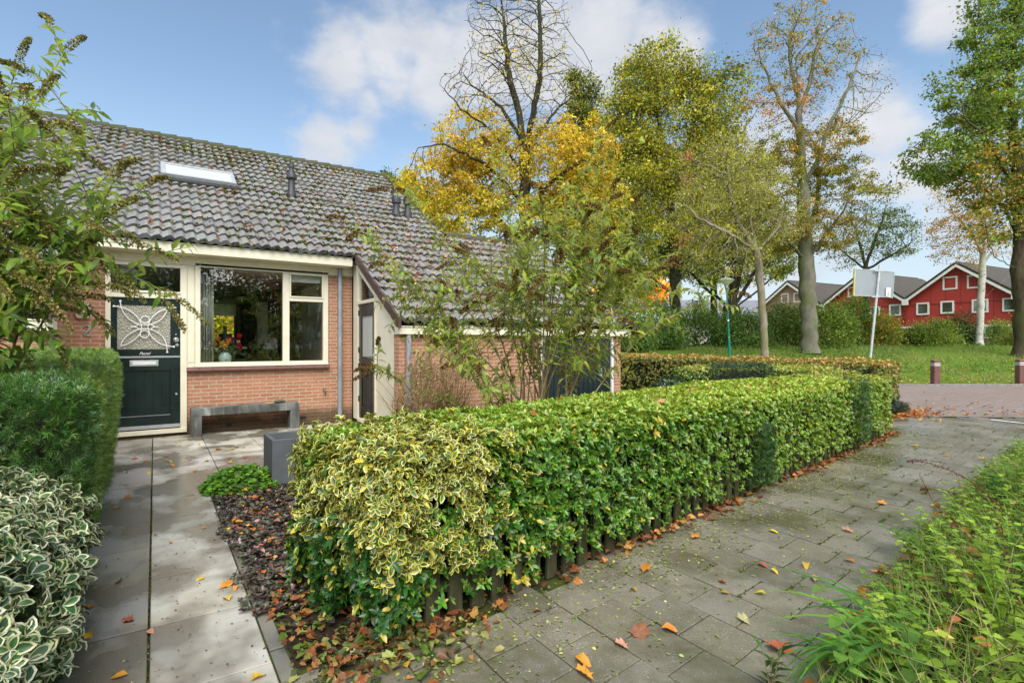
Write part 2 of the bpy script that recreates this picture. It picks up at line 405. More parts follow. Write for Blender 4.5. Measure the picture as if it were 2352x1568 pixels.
# garden soil bed under the hedges
def sheet(name, poly, z, mat):
    me = bpy.data.meshes.new(name); me.from_pydata([(x, y, z) for x, y in poly], [], [tuple(range(len(poly)))]); me.update()
    return link(name, me, mat)
T = NT('soil'); n = T.noise(14, 6, .65)
M_soil = T.pbr(T.mix(n, (.018, .013, .009), (.07, .05, .035)), .95, 0, .1, T.bump(T.noise(55, 4), .9, .02))
T = NT('mossy_sand'); n = T.noise(7, 6, .6)
M_joint = T.pbr(T.mix(T.ramp(n, [(.4, 0.0), (.6, 1.0)]), (.05, .045, .032), (.065, .085, .016)), .95, 0, .1, T.bump(T.noise(80, 3), .8, .006))
tag(sheet('garden_soil', [(-7, -1.5), (11.8, -2.5), (11.8, 7.7), (-7, 10.14)], .0, M_soil), 'dark garden soil under hedges and plants', 'soil', kind='structure')

# ------------------------------------------------------------------ garden path of concrete slabs (each slab modelled)
def slab(mb, p, z0, z1, inset, col):
    p = [np.array(q, float) for q in p]; c = sum(p) / len(p)
    lo = [(q[0], q[1], z0) for q in p]; mid = [(q[0], q[1], z1 - inset * .7) for q in p]
    top = [tuple(np.append(q + (c - q) / np.linalg.norm(c - q) * inset * 1.4, z1)) for q in p]
    k = len(p)
    mb.add(lo + mid + top, [(i, (i + 1) % k, k + (i + 1) % k, k + i) for i in range(k)] + [(k + i, k + (i + 1) % k, 2 * k + (i + 1) % k, 2 * k + i) for i in range(k)] + [tuple(2 * k + i for i in range(k))], col)
def concrete(name, tint, wet=0.0, speck=0.0, moss=.0, stain=(.33, .28, .19)):
    T = NT(name); c = T.attr('col'); n = T.noise(2.3, 7, .6); n2 = T.noise(.9, 3, .5)
    base = T.mix(1.0, c, tint, 'MULTIPLY')
    base = T.mix(T.ramp(n, [(.40, 0.0), (.66, .55)]), base, stain)
    if speck:
        v = T.n('ShaderNodeTexVoronoi'); v.inputs['Scale'].default_value = 90; T.l(T.coord(), v.inputs['Vector'])
        sp = T.math('MULTIPLY', T.math('LESS_THAN', v.outputs['Distance'], .22), T.ramp(T.noise(25, 3), [(.45, 0.0), (.6, speck)]))
        base = T.mix(sp, base, (.62, .6, .54))
        base = T.mix(T.ramp(T.noise(160, 2), [(.35, .45), (.5, 0.0)]), base, (.045, .042, .036))
    if moss: base = T.mix(T.math('MULTIPLY', T.ramp(T.noise(1.1, 6, .7), [(.46, 0.0), (.62, 1.0)]), moss), base, (.085, .082, .032))
    rg = .75
    if wet:
        wv = T.ramp(T.noise(1.5, 4, .55, T.coord('Object', (1, .8, 1))), [(.42, 0.0), (.54, 1.0)])
        base = T.mix(T.math('MULTIPLY', wv, wet), base, (.085, .068, .042)); rg = T.math('SUBTRACT', .62, T.math('MULTIPLY', wv, .42))
    return T.pbr(base, rg, 0, .4, T.bump(T.noise(120, 3), .25, .003))
M_path = concrete('path_concrete', (1, 1, 1), wet=.72)
mb = MB(); Y0 = 3.34 - .67 * 5
colx = [(-1.3, -.665), (-.66, -.03), (-.018, .45), ]
colx2 = [(-1.3, -.665), (-.66, -.03), (-.018, .612), (.622, 1.255), (1.262, 1.89), (1.9, 2.52), (2.53, 3.11)]
k = 0
while Y0 + .67 * k < 10.0:
    y0, y1 = Y0 + .67 * k + .005, Y0 + .67 * (k + 1) - .005
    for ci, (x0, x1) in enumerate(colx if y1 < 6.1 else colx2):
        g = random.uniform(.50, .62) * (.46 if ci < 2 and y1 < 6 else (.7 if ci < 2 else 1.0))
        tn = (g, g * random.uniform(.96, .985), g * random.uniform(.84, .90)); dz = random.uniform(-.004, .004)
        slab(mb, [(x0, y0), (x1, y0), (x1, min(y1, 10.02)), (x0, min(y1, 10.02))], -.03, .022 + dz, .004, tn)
    k += 1
# narrow edging kerb right of the path
y = -.2
while y < 5.2:
    g = random.uniform(.13, .18); slab(mb, [(.462, y), (.528, y), (.528, y + .985), (.462, y + .985)], -.03, .012, .004, (g, g, g * .92)); y += 1.0
tag(mb.build('path', M_path, colors=True), 'wet grey concrete slab path leading to the front door', 'path', kind='structure')
tag(sheet('path_joints', [(-1.32, -.6), (.54, -.6), (.54, 6.0), (3.13, 6.0), (3.13, 10.1), (-1.32, 10.1)], .006, M_joint), 'mossy sand in the joints of the garden path', 'path joints', kind='structure')

# ------------------------------------------------------------------ public pavement: 30 cm tiles in running bond
def fence_y(X): return 2.55 + .14 * (X - 1.26)
def verge_y(X): return float(np.interp(X, [-1, 2.0, 2.46, 3.34, 5.35, 8.88, 9.83, 12, 14.5, 18], [.9, 1.05, 1.18, 1.36, 1.70, 2.1, 2.14, 2.0, 1.4, .2]))
M_pave = concrete('pavement_concrete', (1, 1, 1), wet=.10, speck=.9, moss=.8, stain=(.21, .195, .165))
def road_edge_y(X): return 4.62 - (X - 12.49) * .788
mb = MB(); ci = 0; x = -2.13 - .31
while x < 15.5:
    for r in range(-9, 8):
        yy = 2.44 + .31 * r + (.155 if ci % 2 else 0)
        def P(a, b): return (a, b + .12 * (a - 1.26))
        cx, cyy = P(x + .155, yy + .155)
        if cyy > fence_y(cx) + (.02 if cx < 9.9 else 1.6) or cyy < verge_y(cx) - .55 or (cx < .55 and cyy > 2.35): continue
        if cx < .5 and cyy > 2.1: continue
        if cyy > road_edge_y(cx) - .12: continue
        g = random.uniform(.20, .275); dz = random.uniform(-.003, .003)
        j = .0035
        slab(mb, [P(x + j, yy + j), P(x + .31 - j, yy + j), P(x + .31 - j, yy + .31 - j), P(x + j, yy + .31 - j)], -.03, .018 + dz, .004, (g, g * .91, g * random.uniform(.62, .69)))
    x += .31; ci += 1
tag(mb.build('pavement', M_pave, colors=True), 'grey concrete tile pavement beside the hedge', 'pavement', kind='structure')
tag(sheet('pavement_joints', [(-2.5, -.7), (15.5, -1.5), (12.9, 4.2), (9.9, 4.9), (.5, 2.56), (-2.5, 2.2)], .007, M_joint), 'mossy joints of the pavement', 'pavement joints', kind='structure')

# ------------------------------------------------------------------ road of reddish clinkers with kerb
T = NT('clinker_road'); b = T.n('ShaderNodeTexBrick'); b.inputs['Scale'].default_value = 1
mpp = T.n('ShaderNodeMapping'); T.l(T.coord(), mpp.inputs[0]); mpp.inputs['Rotation'].default_value = (0, 0, R(38)); T.l(mpp.outputs[0], b.inputs['Vector'])
b.inputs['Brick Width'].default_value = .2; b.inputs['Row Height'].default_value = .1; b.inputs['Mortar Size'].default_value = .006
b.inputs['Color1'].default_value = (.23, .165, .135, 1); b.inputs['Color2'].default_value = (.30, .235, .20, 1); b.inputs['Mortar'].default_value = (.08, .07, .055, 1)
rc = T.mix(T.ramp(T.noise(.5, 5), [(.4, 0.0), (.65, .5)]), b.outputs['Color'], (.25, .22, .2))
M_road = T.pbr(rc, .75, 0, .35, T.bump(b.outputs['Fac'], -.3, .004))
road_poly = [(12.4, 4.75), (20, -1.3), (36, -14), (60, -22), (60, -12), (24.95, 5.43), (22.0, 7.4), (20.2, 10), (18.6, 24), (13.85, 24), (13.85, 5.6), (12.6, 5.2)]
tag(sheet('road', road_poly, .010, M_road), 'reddish clinker brick road curving past the houses', 'road', kind='structure')
# white paint marks and lawn kerb
T = NT('road_paint'); M_paint = T.pbr(T.mix(T.ramp(T.noise(30, 4), [(.3, 1.0), (.45, 0.0)]), (.78, .78, .76), (.25, .23, .2)), .7)
a1, a2 = at_z(2272, 967)[:2], at_z(2312, 972)[:2]; b1, b2 = at_z(2314, 972)[:2], at_z(2360, 977)[:2]
mb = MB()
for p, q in ((a1, a2), (b1, b2)):
    u = nrm(q - p); nn = np.array([-u[1], u[0]]) * .10
    mb.add([(*p, .032), (*q, .032), (*(q + nn), .032), (*(p + nn), .032)], [(0, 1, 2, 3)])
tag(mb.build('road_marking', M_paint), 'white painted marks where pavement meets road', 'road marking', kind='structure')
mb = MB(); M_kerb = plain('kerb_stone', (.27, .25, .22), .85, 0, .25, 9, .3)
kp = [np.array(p) for p in [(18.6, 24), (20.2, 10), (22.0, 7.42), (24.95, 5.45), (36, .2), (60, -11.9)]]
for p, q in zip(kp[:-1], kp[1:]):
    L = np.linalg.norm(q - p); u = (q - p) / L; nn = np.array([u[1], -u[0]]); m = int(L / 1.0) + 1
    for i in range(m):
        s0, s1 = L * i / m, L * (i + 1) / m - .008; o = p + u * s0
        mb.obox((*o, -.02), (*(u * (s1 - s0)), 0), (*(-nn * .12), 0), (0, 0, .09))
tag(mb.build('kerb', M_kerb, bevel=.008), 'low concrete kerb between road and grass bank', 'kerb', kind='structure')
# ------------------------------------------------------------------ the brick house
YF = 10.14; YA = 7.80; XA = 3.13; SL = .6
def roof_z(Y): return 1.835 + SL * (Y - 7.64)          # tile surface plane, front slope
YR = 15.32; ZR = roof_z(YR)

def brick_mat(name, c1, c2, mortar, dirt=True, w=.22, h=.0625, ms=.009):
    T = NT(name); g = T.coord(); s = T.n('ShaderNodeSeparateXYZ'); T.l(g, s.inputs[0])
    cmb = T.n('ShaderNodeCombineXYZ'); T.l(T.math('ADD', s.outputs[0], s.outputs[1]), cmb.inputs[0]); T.l(s.outputs[2], cmb.inputs[1])
    v = cmb.outputs[0]
    nv = T.n('ShaderNodeVectorMath', operation='ADD'); T.l(v, nv.inputs[0])
    off = T.n('ShaderNodeVectorMath', operation='SCALE'); tn = T.n('ShaderNodeTexNoise'); tn.inputs['Scale'].default_value = 18; T.l(g, tn.inputs['Vector'])
    T.l(tn.outputs['Color'], off.inputs[0]); off.inputs['Scale'].default_value = .006; T.l(off.outputs[0], nv.inputs[1])
    b = T.n('ShaderNodeTexBrick'); T.l(nv.outputs[0], b.inputs['Vector']); b.inputs['Scale'].default_value = 1
    b.inputs['Brick Width'].default_value = w; b.inputs['Row Height'].default_value = h; b.inputs['Mortar Size'].default_value = ms; b.inputs['Mortar Smooth'].default_value = .25; b.inputs['Bias'].default_value = -.1
    b.inputs['Color1'].default_value = (*c1, 1); b.inputs['Color2'].default_value = (*c2, 1); b.inputs['Mortar'].default_value = (*mortar, 1)
    col = T.mix(T.ramp(T.noise(22, 5, .65), [(.4, 0.0), (.7, .45)]), b.outputs['Color'], [x * .62 for x in c1])
    col = T.mix(T.ramp(T.noise(1.7, 4), [(.45, 0.0), (.7, .3)]), col, [min(1, x * 1.25) for x in c2])
    if dirt:   # damp, mossy foot of the wall with a ragged upper edge
        zz = T.math('ADD', s.outputs[2], T.math('MULTIPLY', T.math('SUBTRACT', T.noise(2.2, 5), .5), .5))
        foot = T.ramp(zz, [(.16, .8), (.34, 0.0)])
        col = T.mix(foot, col, T.mix(T.noise(8, 4), (.055, .042, .03), (.07, .062, .03)))
    return T.pbr(col, .88, 0, .2, T.bump(T.math('ADD', T.math('MULTIPLY', b.outputs['Fac'], -1.0), T.math('MULTIPLY', T.noise(60, 3), .25)), .7, .006))
M_brick = brick_mat('salmon_brick', (.43, .19, .105), (.52, .255, .15), (.54, .45, .35))
M_brick_plain = brick_mat('salmon_brick_gable', (.42, .195, .125), (.50, .255, .17), (.50, .42, .34), dirt=False)
M_cream = plain('cream_paint', (.80, .745, .575), .45, 0, .05, 3, .05)
M_green = plain('dark_green_paint', (.010, .021, .019), .22, 0, .2, 4, .03)
M_black = plain('black_rubber', (.012, .012, .012), .6)
M_zinc = plain('zinc', (.36, .39, .42), .45, .35, .12, 5)
M_alu = plain('aluminium', (.62, .64, .66), .35, .7, .06, 20)
M_chrome = plain('chrome', (.75, .75, .76), .16, 1.0, .05, 20)
T = NT('blind_cloth'); d_ = T.n('ShaderNodeBsdfDiffuse'); d_.inputs[0].default_value = (.75, .73, .64, 1); t2_ = T.n('ShaderNodeBsdfTranslucent'); t2_.inputs[0].default_value = (.85, .83, .74, 1); m_ = T.n('ShaderNodeMixShader'); m_.inputs[0].default_value = .6; T.l(d_.outputs[0], m_.inputs[1]); T.l(t2_.outputs[0], m_.inputs[2]); T.l(m_.outputs[0], T.out.inputs['Surface']); M_blind = T.m
M_white = plain('white_metal', (.78, .78, .77), .4, 0, .05, 10)
M_darkplastic = plain('dark_grey_plastic', (.035, .037, .04), .5, 0, .15, 8)
def glass_mat(name, tint=(1, 1, 1), boost=1.0):
    T = NT(name); tr = T.n('ShaderNodeBsdfTransparent'); tr.inputs[0].default_value = (*tint, 1)
    gl = T.n('ShaderNodeBsdfGlossy'); gl.inputs['Roughness'].default_value = .0
    wv = T.bump(T.noise(1.1, 2), .03, .02); T.l(wv, gl.inputs['Normal'])
    g = T.n('ShaderNodeNewGeometry'); dt = T.n('ShaderNodeVectorMath', operation='DOT_PRODUCT'); T.l(g.outputs['Incoming'], dt.inputs[0]); T.l(g.outputs['Normal'], dt.inputs[1])
    c1 = T.math('SUBTRACT', 1.0, T.math('ABSOLUTE', dt.outputs['Value'])); fac = T.math('ADD', T.math('MULTIPLY', T.math('POWER', c1, 5.0), .8), .085 * boost)   # Schlick, two reflecting faces per sheet
    m = T.n('ShaderNodeMixShader'); T.l(fac, m.inputs[0]); T.l(tr.outputs[0], m.inputs[1]); T.l(gl.outputs[0], m.inputs[2])
    T.l(m.outputs[0], T.out.inputs['Surface']); return T.m
M_glass = glass_mat('window_glass', (.93, .95, .93))
T = NT('textured_glass'); vo = T.n('ShaderNodeTexVoronoi'); vo.inputs['Scale'].default_value = 55; T.l(T.coord('Object', (1, 1, .7)), vo.inputs['Vector'])
M_frost = T.pbr(T.mix(T.noise(30, 3), (.24, .235, .17), (.36, .35, .27)), .12, 0, .8, T.bump(vo.outputs['Distance'], .9, .012))

H = thing('brick_house', 'salmon brick terraced house with grey tiled roof, cream frames and dark green front door', 'house', (1.0, YF, 0))
# --- walls
mb = MB()
mb.box(-1.05, -.62, YF, YF + .22, 0, 2.9)                                  # pier left of the door
mb.box(.43, 2.68, YF, YF + .22, 0, 1.03)                                   # below the window
mb.box(2.68, XA, YF, YF + .22, 0, 2.88)                                    # pier right of the window
mb.box(-.62, .43, YF + .0, YF + .22, 0, .075)                              # brick step under the door
front = mb.build('wall', M_brick, H)
mb = MB()
mb.box(XA, XA + .1, YA + .002, 8.0, 0, 1.72); mb.box(XA + .002, 5.86, YA, YA + .1, 0, 1.64); mb.box(7.68, 7.9, YA, YA + .2, 0, 1.64)
mb.box(7.78, 7.9, YA + .2, 13.5, 0, 2.2)
mb.prism([(7.782, YA + .2, 2.2), (7.782, 13.5, 2.2), (7.782, 11.3, roof_z(11.3) - .16), (7.782, 8.4, roof_z(8.4) - .16)], (.116, 0, 0))
mb.build('wall', M_brick, H)
mb = MB()
mb.box(-1.15, -1.05, YA + .002, YF - .002, 0, 1.8); mb.prism([(-1.148, YA + .1, 1.8), (-1.148, YF, 1.8), (-1.148, YF, roof_z(YF) - .12), (-1.148, 8.0, roof_z(8.0) - .12)], (.096, 0, 0))
mb.box(-6.5, -1.152, YA, YA + .1, 0, 1.64)
mb.build('wall', M_brick, H)
mb = MB()                                                                   # gable of the main roof on the right, back wall
mb.prism([(5.3, YF + .3, 0), (5.3, 20.4, 0), (5.3, 20.4, 3.1), (5.3, YR, ZR - .16), (5.3, YF + .3, roof_z(YF + .3) - .16)], (.1, 0, 0))
bx0, bx1, bz0, bz1 = 1.32, 2.28, 1.15, 2.85
mb.box(-6.5, bx0, 20.2, 20.4, 0, 3.0); mb.box(bx1, 5.3, 20.2, 20.4, 0, 3.0); mb.box(bx0, bx1, 20.2, 20.4, 0, bz0); mb.box(bx0, bx1, 20.2, 20.4, bz1, 3.0)
mb.build('wall', M_brick_plain, H)
# --- interior shell of the living room
M_wall_in = plain('plaster', (.80, .78, .70), .9, 0, .05, 2)
M_floor_in = plain('wood_floor', (.16, .10, .06), .5, 0, .3, 3)
M_dark_in = plain('dark_cupboard_wood', (.085, .075, .05), .7, 0, .25, 3)
mb = MB()
mb.box(-1.0, XA, YF + .23, 20.19, 2.80, 2.86); mb.box(-1.02, -.98, YF + .23, 20.19, .1, 2.8); mb.box(3.06, 3.1, YF + .23, 20.19, .1, 2.8)
mb.build('interior_wall', M_wall_in, H)
mb = MB(); mb.box(-1.0, 3.1, YF + .23, 20.19, .08, .12); mb.build('floor', M_floor_in, H)
mb = MB(); mb.box(1.74, 3.05, 14.0, 14.4, .13, 2.79); mb.build('cupboard_wall', M_dark_in, H)
mb = MB(); mb.box(2.02, 2.25, 13.86, 13.99, 1.46, 2.47); mb.build('cupboard_door', M_wall_in, H)
mb = MB()                                                                   # openwork screen beside it
for z in (1.20, 1.47, 1.66, 1.86, 2.08, 2.42): mb.box(2.335, 2.475, 13.92, 13.97, z, z + .03)
for x in (2.31, 2.475): mb.box(x, x + .025, 13.92, 13.97, 1.1, 2.45)
mb.prism([(2.335, 13.93, 2.11), (2.38, 13.93, 2.3), (2.405, 13.93, 2.36), (2.43, 13.93, 2.3), (2.475, 13.93, 2.11), (2.475, 13.93, 2.42), (2.335, 13.93, 2.42)], (0, .03, 0))
mb.build('shelf', plain('grey_wood', (.17, .17, .13), .7), H)
mb = MB(); mb.box(.45, 2.66, YF + .23, YF + .52, 1.09, 1.13); mb.build('window_ledge', M_cream, H)
bw = MB(); bw.box(bx0, bx0 + .05, 20.22, 20.3, bz0, bz1); bw.box(bx1 - .05, bx1, 20.22, 20.3, bz0, bz1); bw.box(bx0 + .05, bx1 - .05, 20.22, 20.3, bz0, bz0 + .05); bw.box(bx0 + .05, bx1 - .05, 20.22, 20.3, bz1 - .05, bz1)
bwin = bw.build('window', M_cream, H)
MB().box(bx0, bx1, 20.1, 20.13, 2.40, 2.8).build('roller_blind', M_blind, bwin)

# --- tiled roof: every course is a real stepped, waved strip
T = NT('concrete_roof_tile'); c = T.attr('col'); n = T.noise(5, 6, .65)
c = T.mix(T.ramp(n, [(.42, 0.0), (.7, .6)]), c, (.24, .23, .215)); c = T.mix(T.ramp(T.noise(1.2, 5, .6), [(.54, 0.0), (.72, .4)]), c, (.085, .09, .035))
M_tile = T.pbr(c, T.math('ADD', T.math('MULTIPLY', n, .3), .32), 0, .5, T.bump(T.noise(45, 3), .35, .004))
WAVE = .1535; GAUGE = .296
def wave(x):
    u = (x / WAVE) % 1.0
    return .021 * np.sin(2 * PI * u) + .006 * np.sin(4 * PI * u + 2.6)
def tile_field(ranges, y_lo, y_hi, zf, slope_sign=1, parts=None):
    pass
co = []; cr = []; st = []; fc = []; nv = 0; nl = 0
def add_course(x0, x1, ya, yb, za, zb, k):
    global nv, nl
    ns = max(2, int(round((x1 - x0) / WAVE * 8))); xs = np.linspace(x0, x1, ns + 1); wz = wave(xs)
    j = np.random.default_rng(k).normal(0, .0035, int((x1 - x0) / .307) + 3)[((xs - x0) / .307).astype(int)]
    dy = np.random.default_rng(k + 99).normal(0, .004, int((x1 - x0) / .307) + 3)[((xs - x0) / .307).astype(int)]
    lip = np.stack([xs, np.full_like(xs, ya) + dy + .006, za + wz * .85 - .022 + j], -1)
    lo = np.stack([xs, np.full_like(xs, ya) + dy, za + wz + .046 + j], -1)
    mid = np.stack([xs, np.full_like(xs, (ya * .4 + yb * .6)), za * .4 + zb * .6 + wz * .97 + .024 + j], -1)
    up = np.stack([xs, np.full_like(xs, yb + .05), zb + (zb - za) / (yb - ya) * .05 + wz * .9 - .004], -1)
    m = ns + 1; V = np.concatenate([lip, lo, mid, up]); i = np.arange(ns)
    F = np.concatenate([np.stack([i + r * m, i + 1 + r * m, i + 1 + (r + 1) * m, i + (r + 1) * m], -1) for r in range(3)])
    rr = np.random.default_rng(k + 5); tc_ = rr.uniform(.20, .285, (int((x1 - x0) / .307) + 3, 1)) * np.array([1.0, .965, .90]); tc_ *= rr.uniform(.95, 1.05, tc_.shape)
    tcx = tc_[((xs[:-1] - x0) / .307).astype(int)]; fcol = np.concatenate([tcx * .07, tcx, tcx * .96])   # near-black nose: shade under each tile, with some algae, put in its colour
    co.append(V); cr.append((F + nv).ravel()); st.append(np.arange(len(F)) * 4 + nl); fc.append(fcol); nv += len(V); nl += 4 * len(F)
k = 0; y = 7.66
rows_main = []
while y < YR - .1:
    yb = min(y + GAUGE, YR + .02)
    if y < 9.6: segs = [(3.06, 8.12), (-7.5, -1.0)]
    elif y < 11.2: segs = [(-7.5, 8.12)]
    else: segs = [(-7.5, 5.62)]
    for a, b in segs: add_course(a, b, y, yb, roof_z(y), roof_z(yb), k * 3 + int(a > 0))
    y += GAUGE; k += 1
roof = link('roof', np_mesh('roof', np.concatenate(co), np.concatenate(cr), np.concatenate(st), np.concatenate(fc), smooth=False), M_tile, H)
roof.data.polygons.foreach_set('use_smooth', np.ones(len(roof.data.polygons), dtype=bool))
try: roof.data.set_sharp_from_angle(angle=R(38))
except Exception: pass
M_roofdark = plain('roof_underlay', (.02, .018, .016), .95)
mb = MB()
mb.prism([(-7.4, 9.80, roof_z(9.80) - .12), (-7.4, YR, ZR - .12), (-7.4, 20.9, 2.95), (-7.4, 20.9, 2.9), (-7.4, YR, ZR - .2), (-7.4, 9.80, roof_z(9.80) - .2)], (12.9, 0, 0))
mb.prism([(XA + .1, 7.72, roof_z(7.72) - .06), (XA + .1, 11.25, roof_z(11.25) - .06), (XA + .1, 13.8, 2.3), (XA + .1, 13.8, 2.2), (XA + .1, 11.25, roof_z(11.25) - .14), (XA + .1, 7.72, roof_z(7.72) - .1)], (4.9, 0, 0))
mb.prism([(-7.4, 7.72, roof_z(7.72) - .06), (-7.4, 9.78, roof_z(9.78) - .06), (-7.4, 9.78, roof_z(9.78) - .14), (-7.4, 7.72, roof_z(7.72) - .1)], (6.3, 0, 0))
mb.build('roof_deck', M_roofdark, roof)
# ridge tiles, overgrown with moss
T = NT('mossy_ridge_tile'); n = T.noise(9, 5, .6)
M_ridge = T.pbr(T.mix(T.ramp(n, [(.42, 0.0), (.6, 1.0)]), (.09, .085, .075), (.075, .085, .02)), .9, 0, .2, T.bump(T.noise(40, 4), .8, .02))
def ridge_row(x0, x1, yc, zc):
    mb = MB(); x = x0
    while x < x1:
        a = np.linspace(-.15 * PI, 1.15 * PI, 11); r0, r1 = .115, .128
        vs = [(x, yc + r0 * math.cos(q), zc - .02 + r0 * math.sin(q)) for q in a] + [(x + .36, yc + r1 * math.cos(q), zc + r1 * math.sin(q)) for q in a] + [(x + .36, yc + (r1 - .02) * math.cos(q), zc + (r1 - .02) * math.sin(q)) for q in a]
        mb.add(vs, [(i, i + 1, 12 + i, 11 + i) for i in range(10)] + [(11 + i, 12 + i, 23 + i, 22 + i) for i in range(10)])
        x += .33
    return mb
ridge_row(-7.5, 5.5, YR, ZR - .02).build('ridge', M_ridge, roof, smooth=True)
ridge_row(5.66, 8.0, 11.28, roof_z(11.28) - .03).build('ridge', M_ridge, roof, smooth=True)
# brown verge tiles beside the stepped eaves and on the gables
M_verge = plain('brown_verge_tile', (.085, .05, .04), .6, 0, .25, 8, .2)
def verge(x, y0, y1, w, side):
    mb = MB(); y = y0; i = 0
    while y < y1 - .05:
        yb = min(y + GAUGE, y1); q = .012
        mb.prism([(x, y - .01, roof_z(y) + .045 + q), (x, yb + .01, roof_z(yb) + .03), (x, yb + .01, roof_z(yb) - .115), (x, y - .01, roof_z(y) - .115)], (side * w, 0, 0)); y += GAUGE; i += 1
    return mb
verge(XA - .075, 7.64, 9.74, .05, 1).build('verge', M_verge, roof, bevel=.004)
verge(-.985, 7.64, 9.74, .05, 1).build('verge', M_verge, roof, bevel=.004)
verge(5.62, 11.3, YR, .05, 1).build('verge', M_verge, roof, bevel=.004)
verge(8.12, 7.64, 11.25, .05, 1).build('verge', M_verge, roof, bevel=.004)
# moss cushions between the tiles
N = 1500; r = np.random.default_rng(11); X = r.uniform(-2.6, 8, N * 3); Y = 7.7 + (YR - 7.7) * r.random(N * 3) ** .9
ok = ((Y > 9.75) | (X > 3.1)) & ((Y < 11.2) | (X < 5.6)); dens = .12 + .9 * (X > 2.6) * (Y < 12.5) + .8 * (Y > YR - 1.0) + .25 * (X > 1); ok &= r.random(N * 3) < dens * (.4 + .9 * (wob(np.stack([X, Y, X * 0], -1), 2.1) > .05))
X, Y = X[ok][:N], Y[ok][:N]; X = (np.floor(X / WAVE) + .72) * WAVE + r.normal(0, .012, len(X)); Y = 7.66 + np.floor((Y - 7.66) / GAUGE) * GAUGE - r.uniform(.0, .07, len(Y)) + .02
k = 9; P = np.repeat(np.stack([X, Y, roof_z(Y) + .026], -1), k, 0); P += r.normal(0, 1, P.shape) * [.026, .03, .006]
M_mossleaf = leaf_material('moss', gloss=.0, transl=.15)
d = nrm(r.normal(size=P.shape) * [1, 1, .5] + [0, -.2, .75])
leaf_object('moss', leaves_arrays(tpl_simple(.9, .2), P, d, rand_dirs(len(P), r), r.uniform(.022, .05, len(P)), pal(len(P), [(.10, .13, .014), (.16, .19, .02), (.06, .08, .015)], .25, r)), M_mossleaf, roof)['kind'] = 'stuff'

# skylight
sx0, sx1, sy0, sy1 = .10, 1.41, 12.36, 13.04
def rp(x, y, h): return (x, y - h * .51, roof_z(y) + h * .86)
def on_roof(x0, x1, y0, y1, h0, h1):
    return [rp(x0, y0, h0), rp(x1, y0, h0), rp(x1, y1, h0), rp(x0, y1, h0), rp(x0, y0, h1), rp(x1, y0, h1), rp(x1, y1, h1), rp(x0, y1, h1)]
BOXF = [(0, 3, 2, 1), (4, 5, 6, 7), (0, 1, 5, 4), (1, 2, 6, 5), (2, 3, 7, 6), (3, 0, 4, 7)]
M_sky_frame = plain('skylight_frame', (.50, .52, .53), .4, .3, .08, 8)
sk = MB()
for a in ((sx0, sx0 + .075, sy0 + .02, sy1), (sx1 - .075, sx1, sy0 + .02, sy1), (sx0 + .075, sx1 - .075, sy0 + .02, sy0 + .08), (sx0 + .075, sx1 - .075, sy1 - .07, sy1)): sk.add(on_roof(*a, -.02, .13), BOXF)
skl = sk.build('skylight', M_sky_frame, roof, bevel=.006)
T = NT('skylight_pane'); M_skypane = T.pbr(T.mix(T.ramp(T.noise(7, 4), [(.45, 0.0), (.65, .5)]), (.60, .63, .63), (.45, .48, .47)), .12, 0, .8)
MB().add(on_roof(sx0 + .075, sx1 - .075, sy0 + .08, sy1 - .07, .08, .105), BOXF).build('pane', M_skypane, skl)
MB().add(on_roof(sx0 - .03, sx1 + .03, sy0 - .12, sy0 + .018, -.01, .06), BOXF).build('flashing', M_darkplastic, skl)
# roof vents
def vent(x, y, prof, n=20):
    mb = MB(); mb.lathe(prof, (x, y, roof_z(y) - .05), n); return mb.build('vent_pipe', M_darkplastic, roof, smooth=True)
vent(2.5, 12.43, [(.10, 0), (.10, .12), (.075, .15), (.072, .42), (.10, .425), (.112, .44), (.112, .47), (.085, .56), (.05, .62), (.05, .68), (.06, .685), (.06, .72), (.045, .75), (.045, .8)])
for x, y in ((4.78, 12.08), (5.08, 12.10)): vent(x, y, [(.10, 0), (.10, .16), (.078, .2), (.075, .36), (.105, .37), (.107, .52), (.095, .54)])

# --- fascias and soffits
mb = MB(); mb.box(-1.0, 3.03, 9.79, 9.815, 2.905, 3.045); mb.box(-1.0, 3.03, 9.775, 9.83, 3.0455, 3.06); mb.box(-1.0, 3.03, 9.818, 10.10, 2.90, 2.925)
mb.box(-1.0, XA + .0, 10.105, YF - .002, 2.76, 2.93); mb.build('fascia', M_cream, H, bevel=.003)
mb = MB(); mb.box(3.10, 8.1, 7.70, 7.725, 1.632, 1.742); mb.box(3.095, 8.1, 7.685, 7.74, 1.7425, 1.758); mb.box(3.10, 3.125, 7.7275, 8.0, 1.632, 1.742); mb.box(3.127, 8.1, 7.727, 7.799, 1.64, 1.66)
mb.build('fascia', M_cream, H, bevel=.003)
mb = MB(); mb.box(-6.8, -.93, 7.70, 7.725, 1.632, 1.742); mb.box(-6.8, -.925, 7.685, 7.74, 1.7425, 1.758); mb.box(-.955, -.93, 7.7275, 8.0, 1.632, 1.742); mb.build('fascia', M_cream, H, bevel=.003)
# sloping barge boards above the side doors
for x0, x1 in ((XA - .022, XA + .06), (-1.07, -1.0)):
    MB().prism([(x0, 7.92, roof_z(7.92) - .118), (x0, 10.1, roof_z(10.1) - .118), (x0, 10.1, roof_z(10.1) - .27), (x0, 7.92, roof_z(7.92) - .27)], (x1 - x0, 0, 0)).build('barge_board', M_cream, H, bevel=.003)
# cream side panel of the side entrance
mb = MB(); mb.prism([(XA + .01, 8.002, .05), (XA + .01, 8.84, .05), (XA + .01, 8.84, roof_z(8.84) - .272), (XA + .01, 8.002, roof_z(8.002) - .272)], (.05, 0, 0)); mb.build('side_panel', M_cream, H)
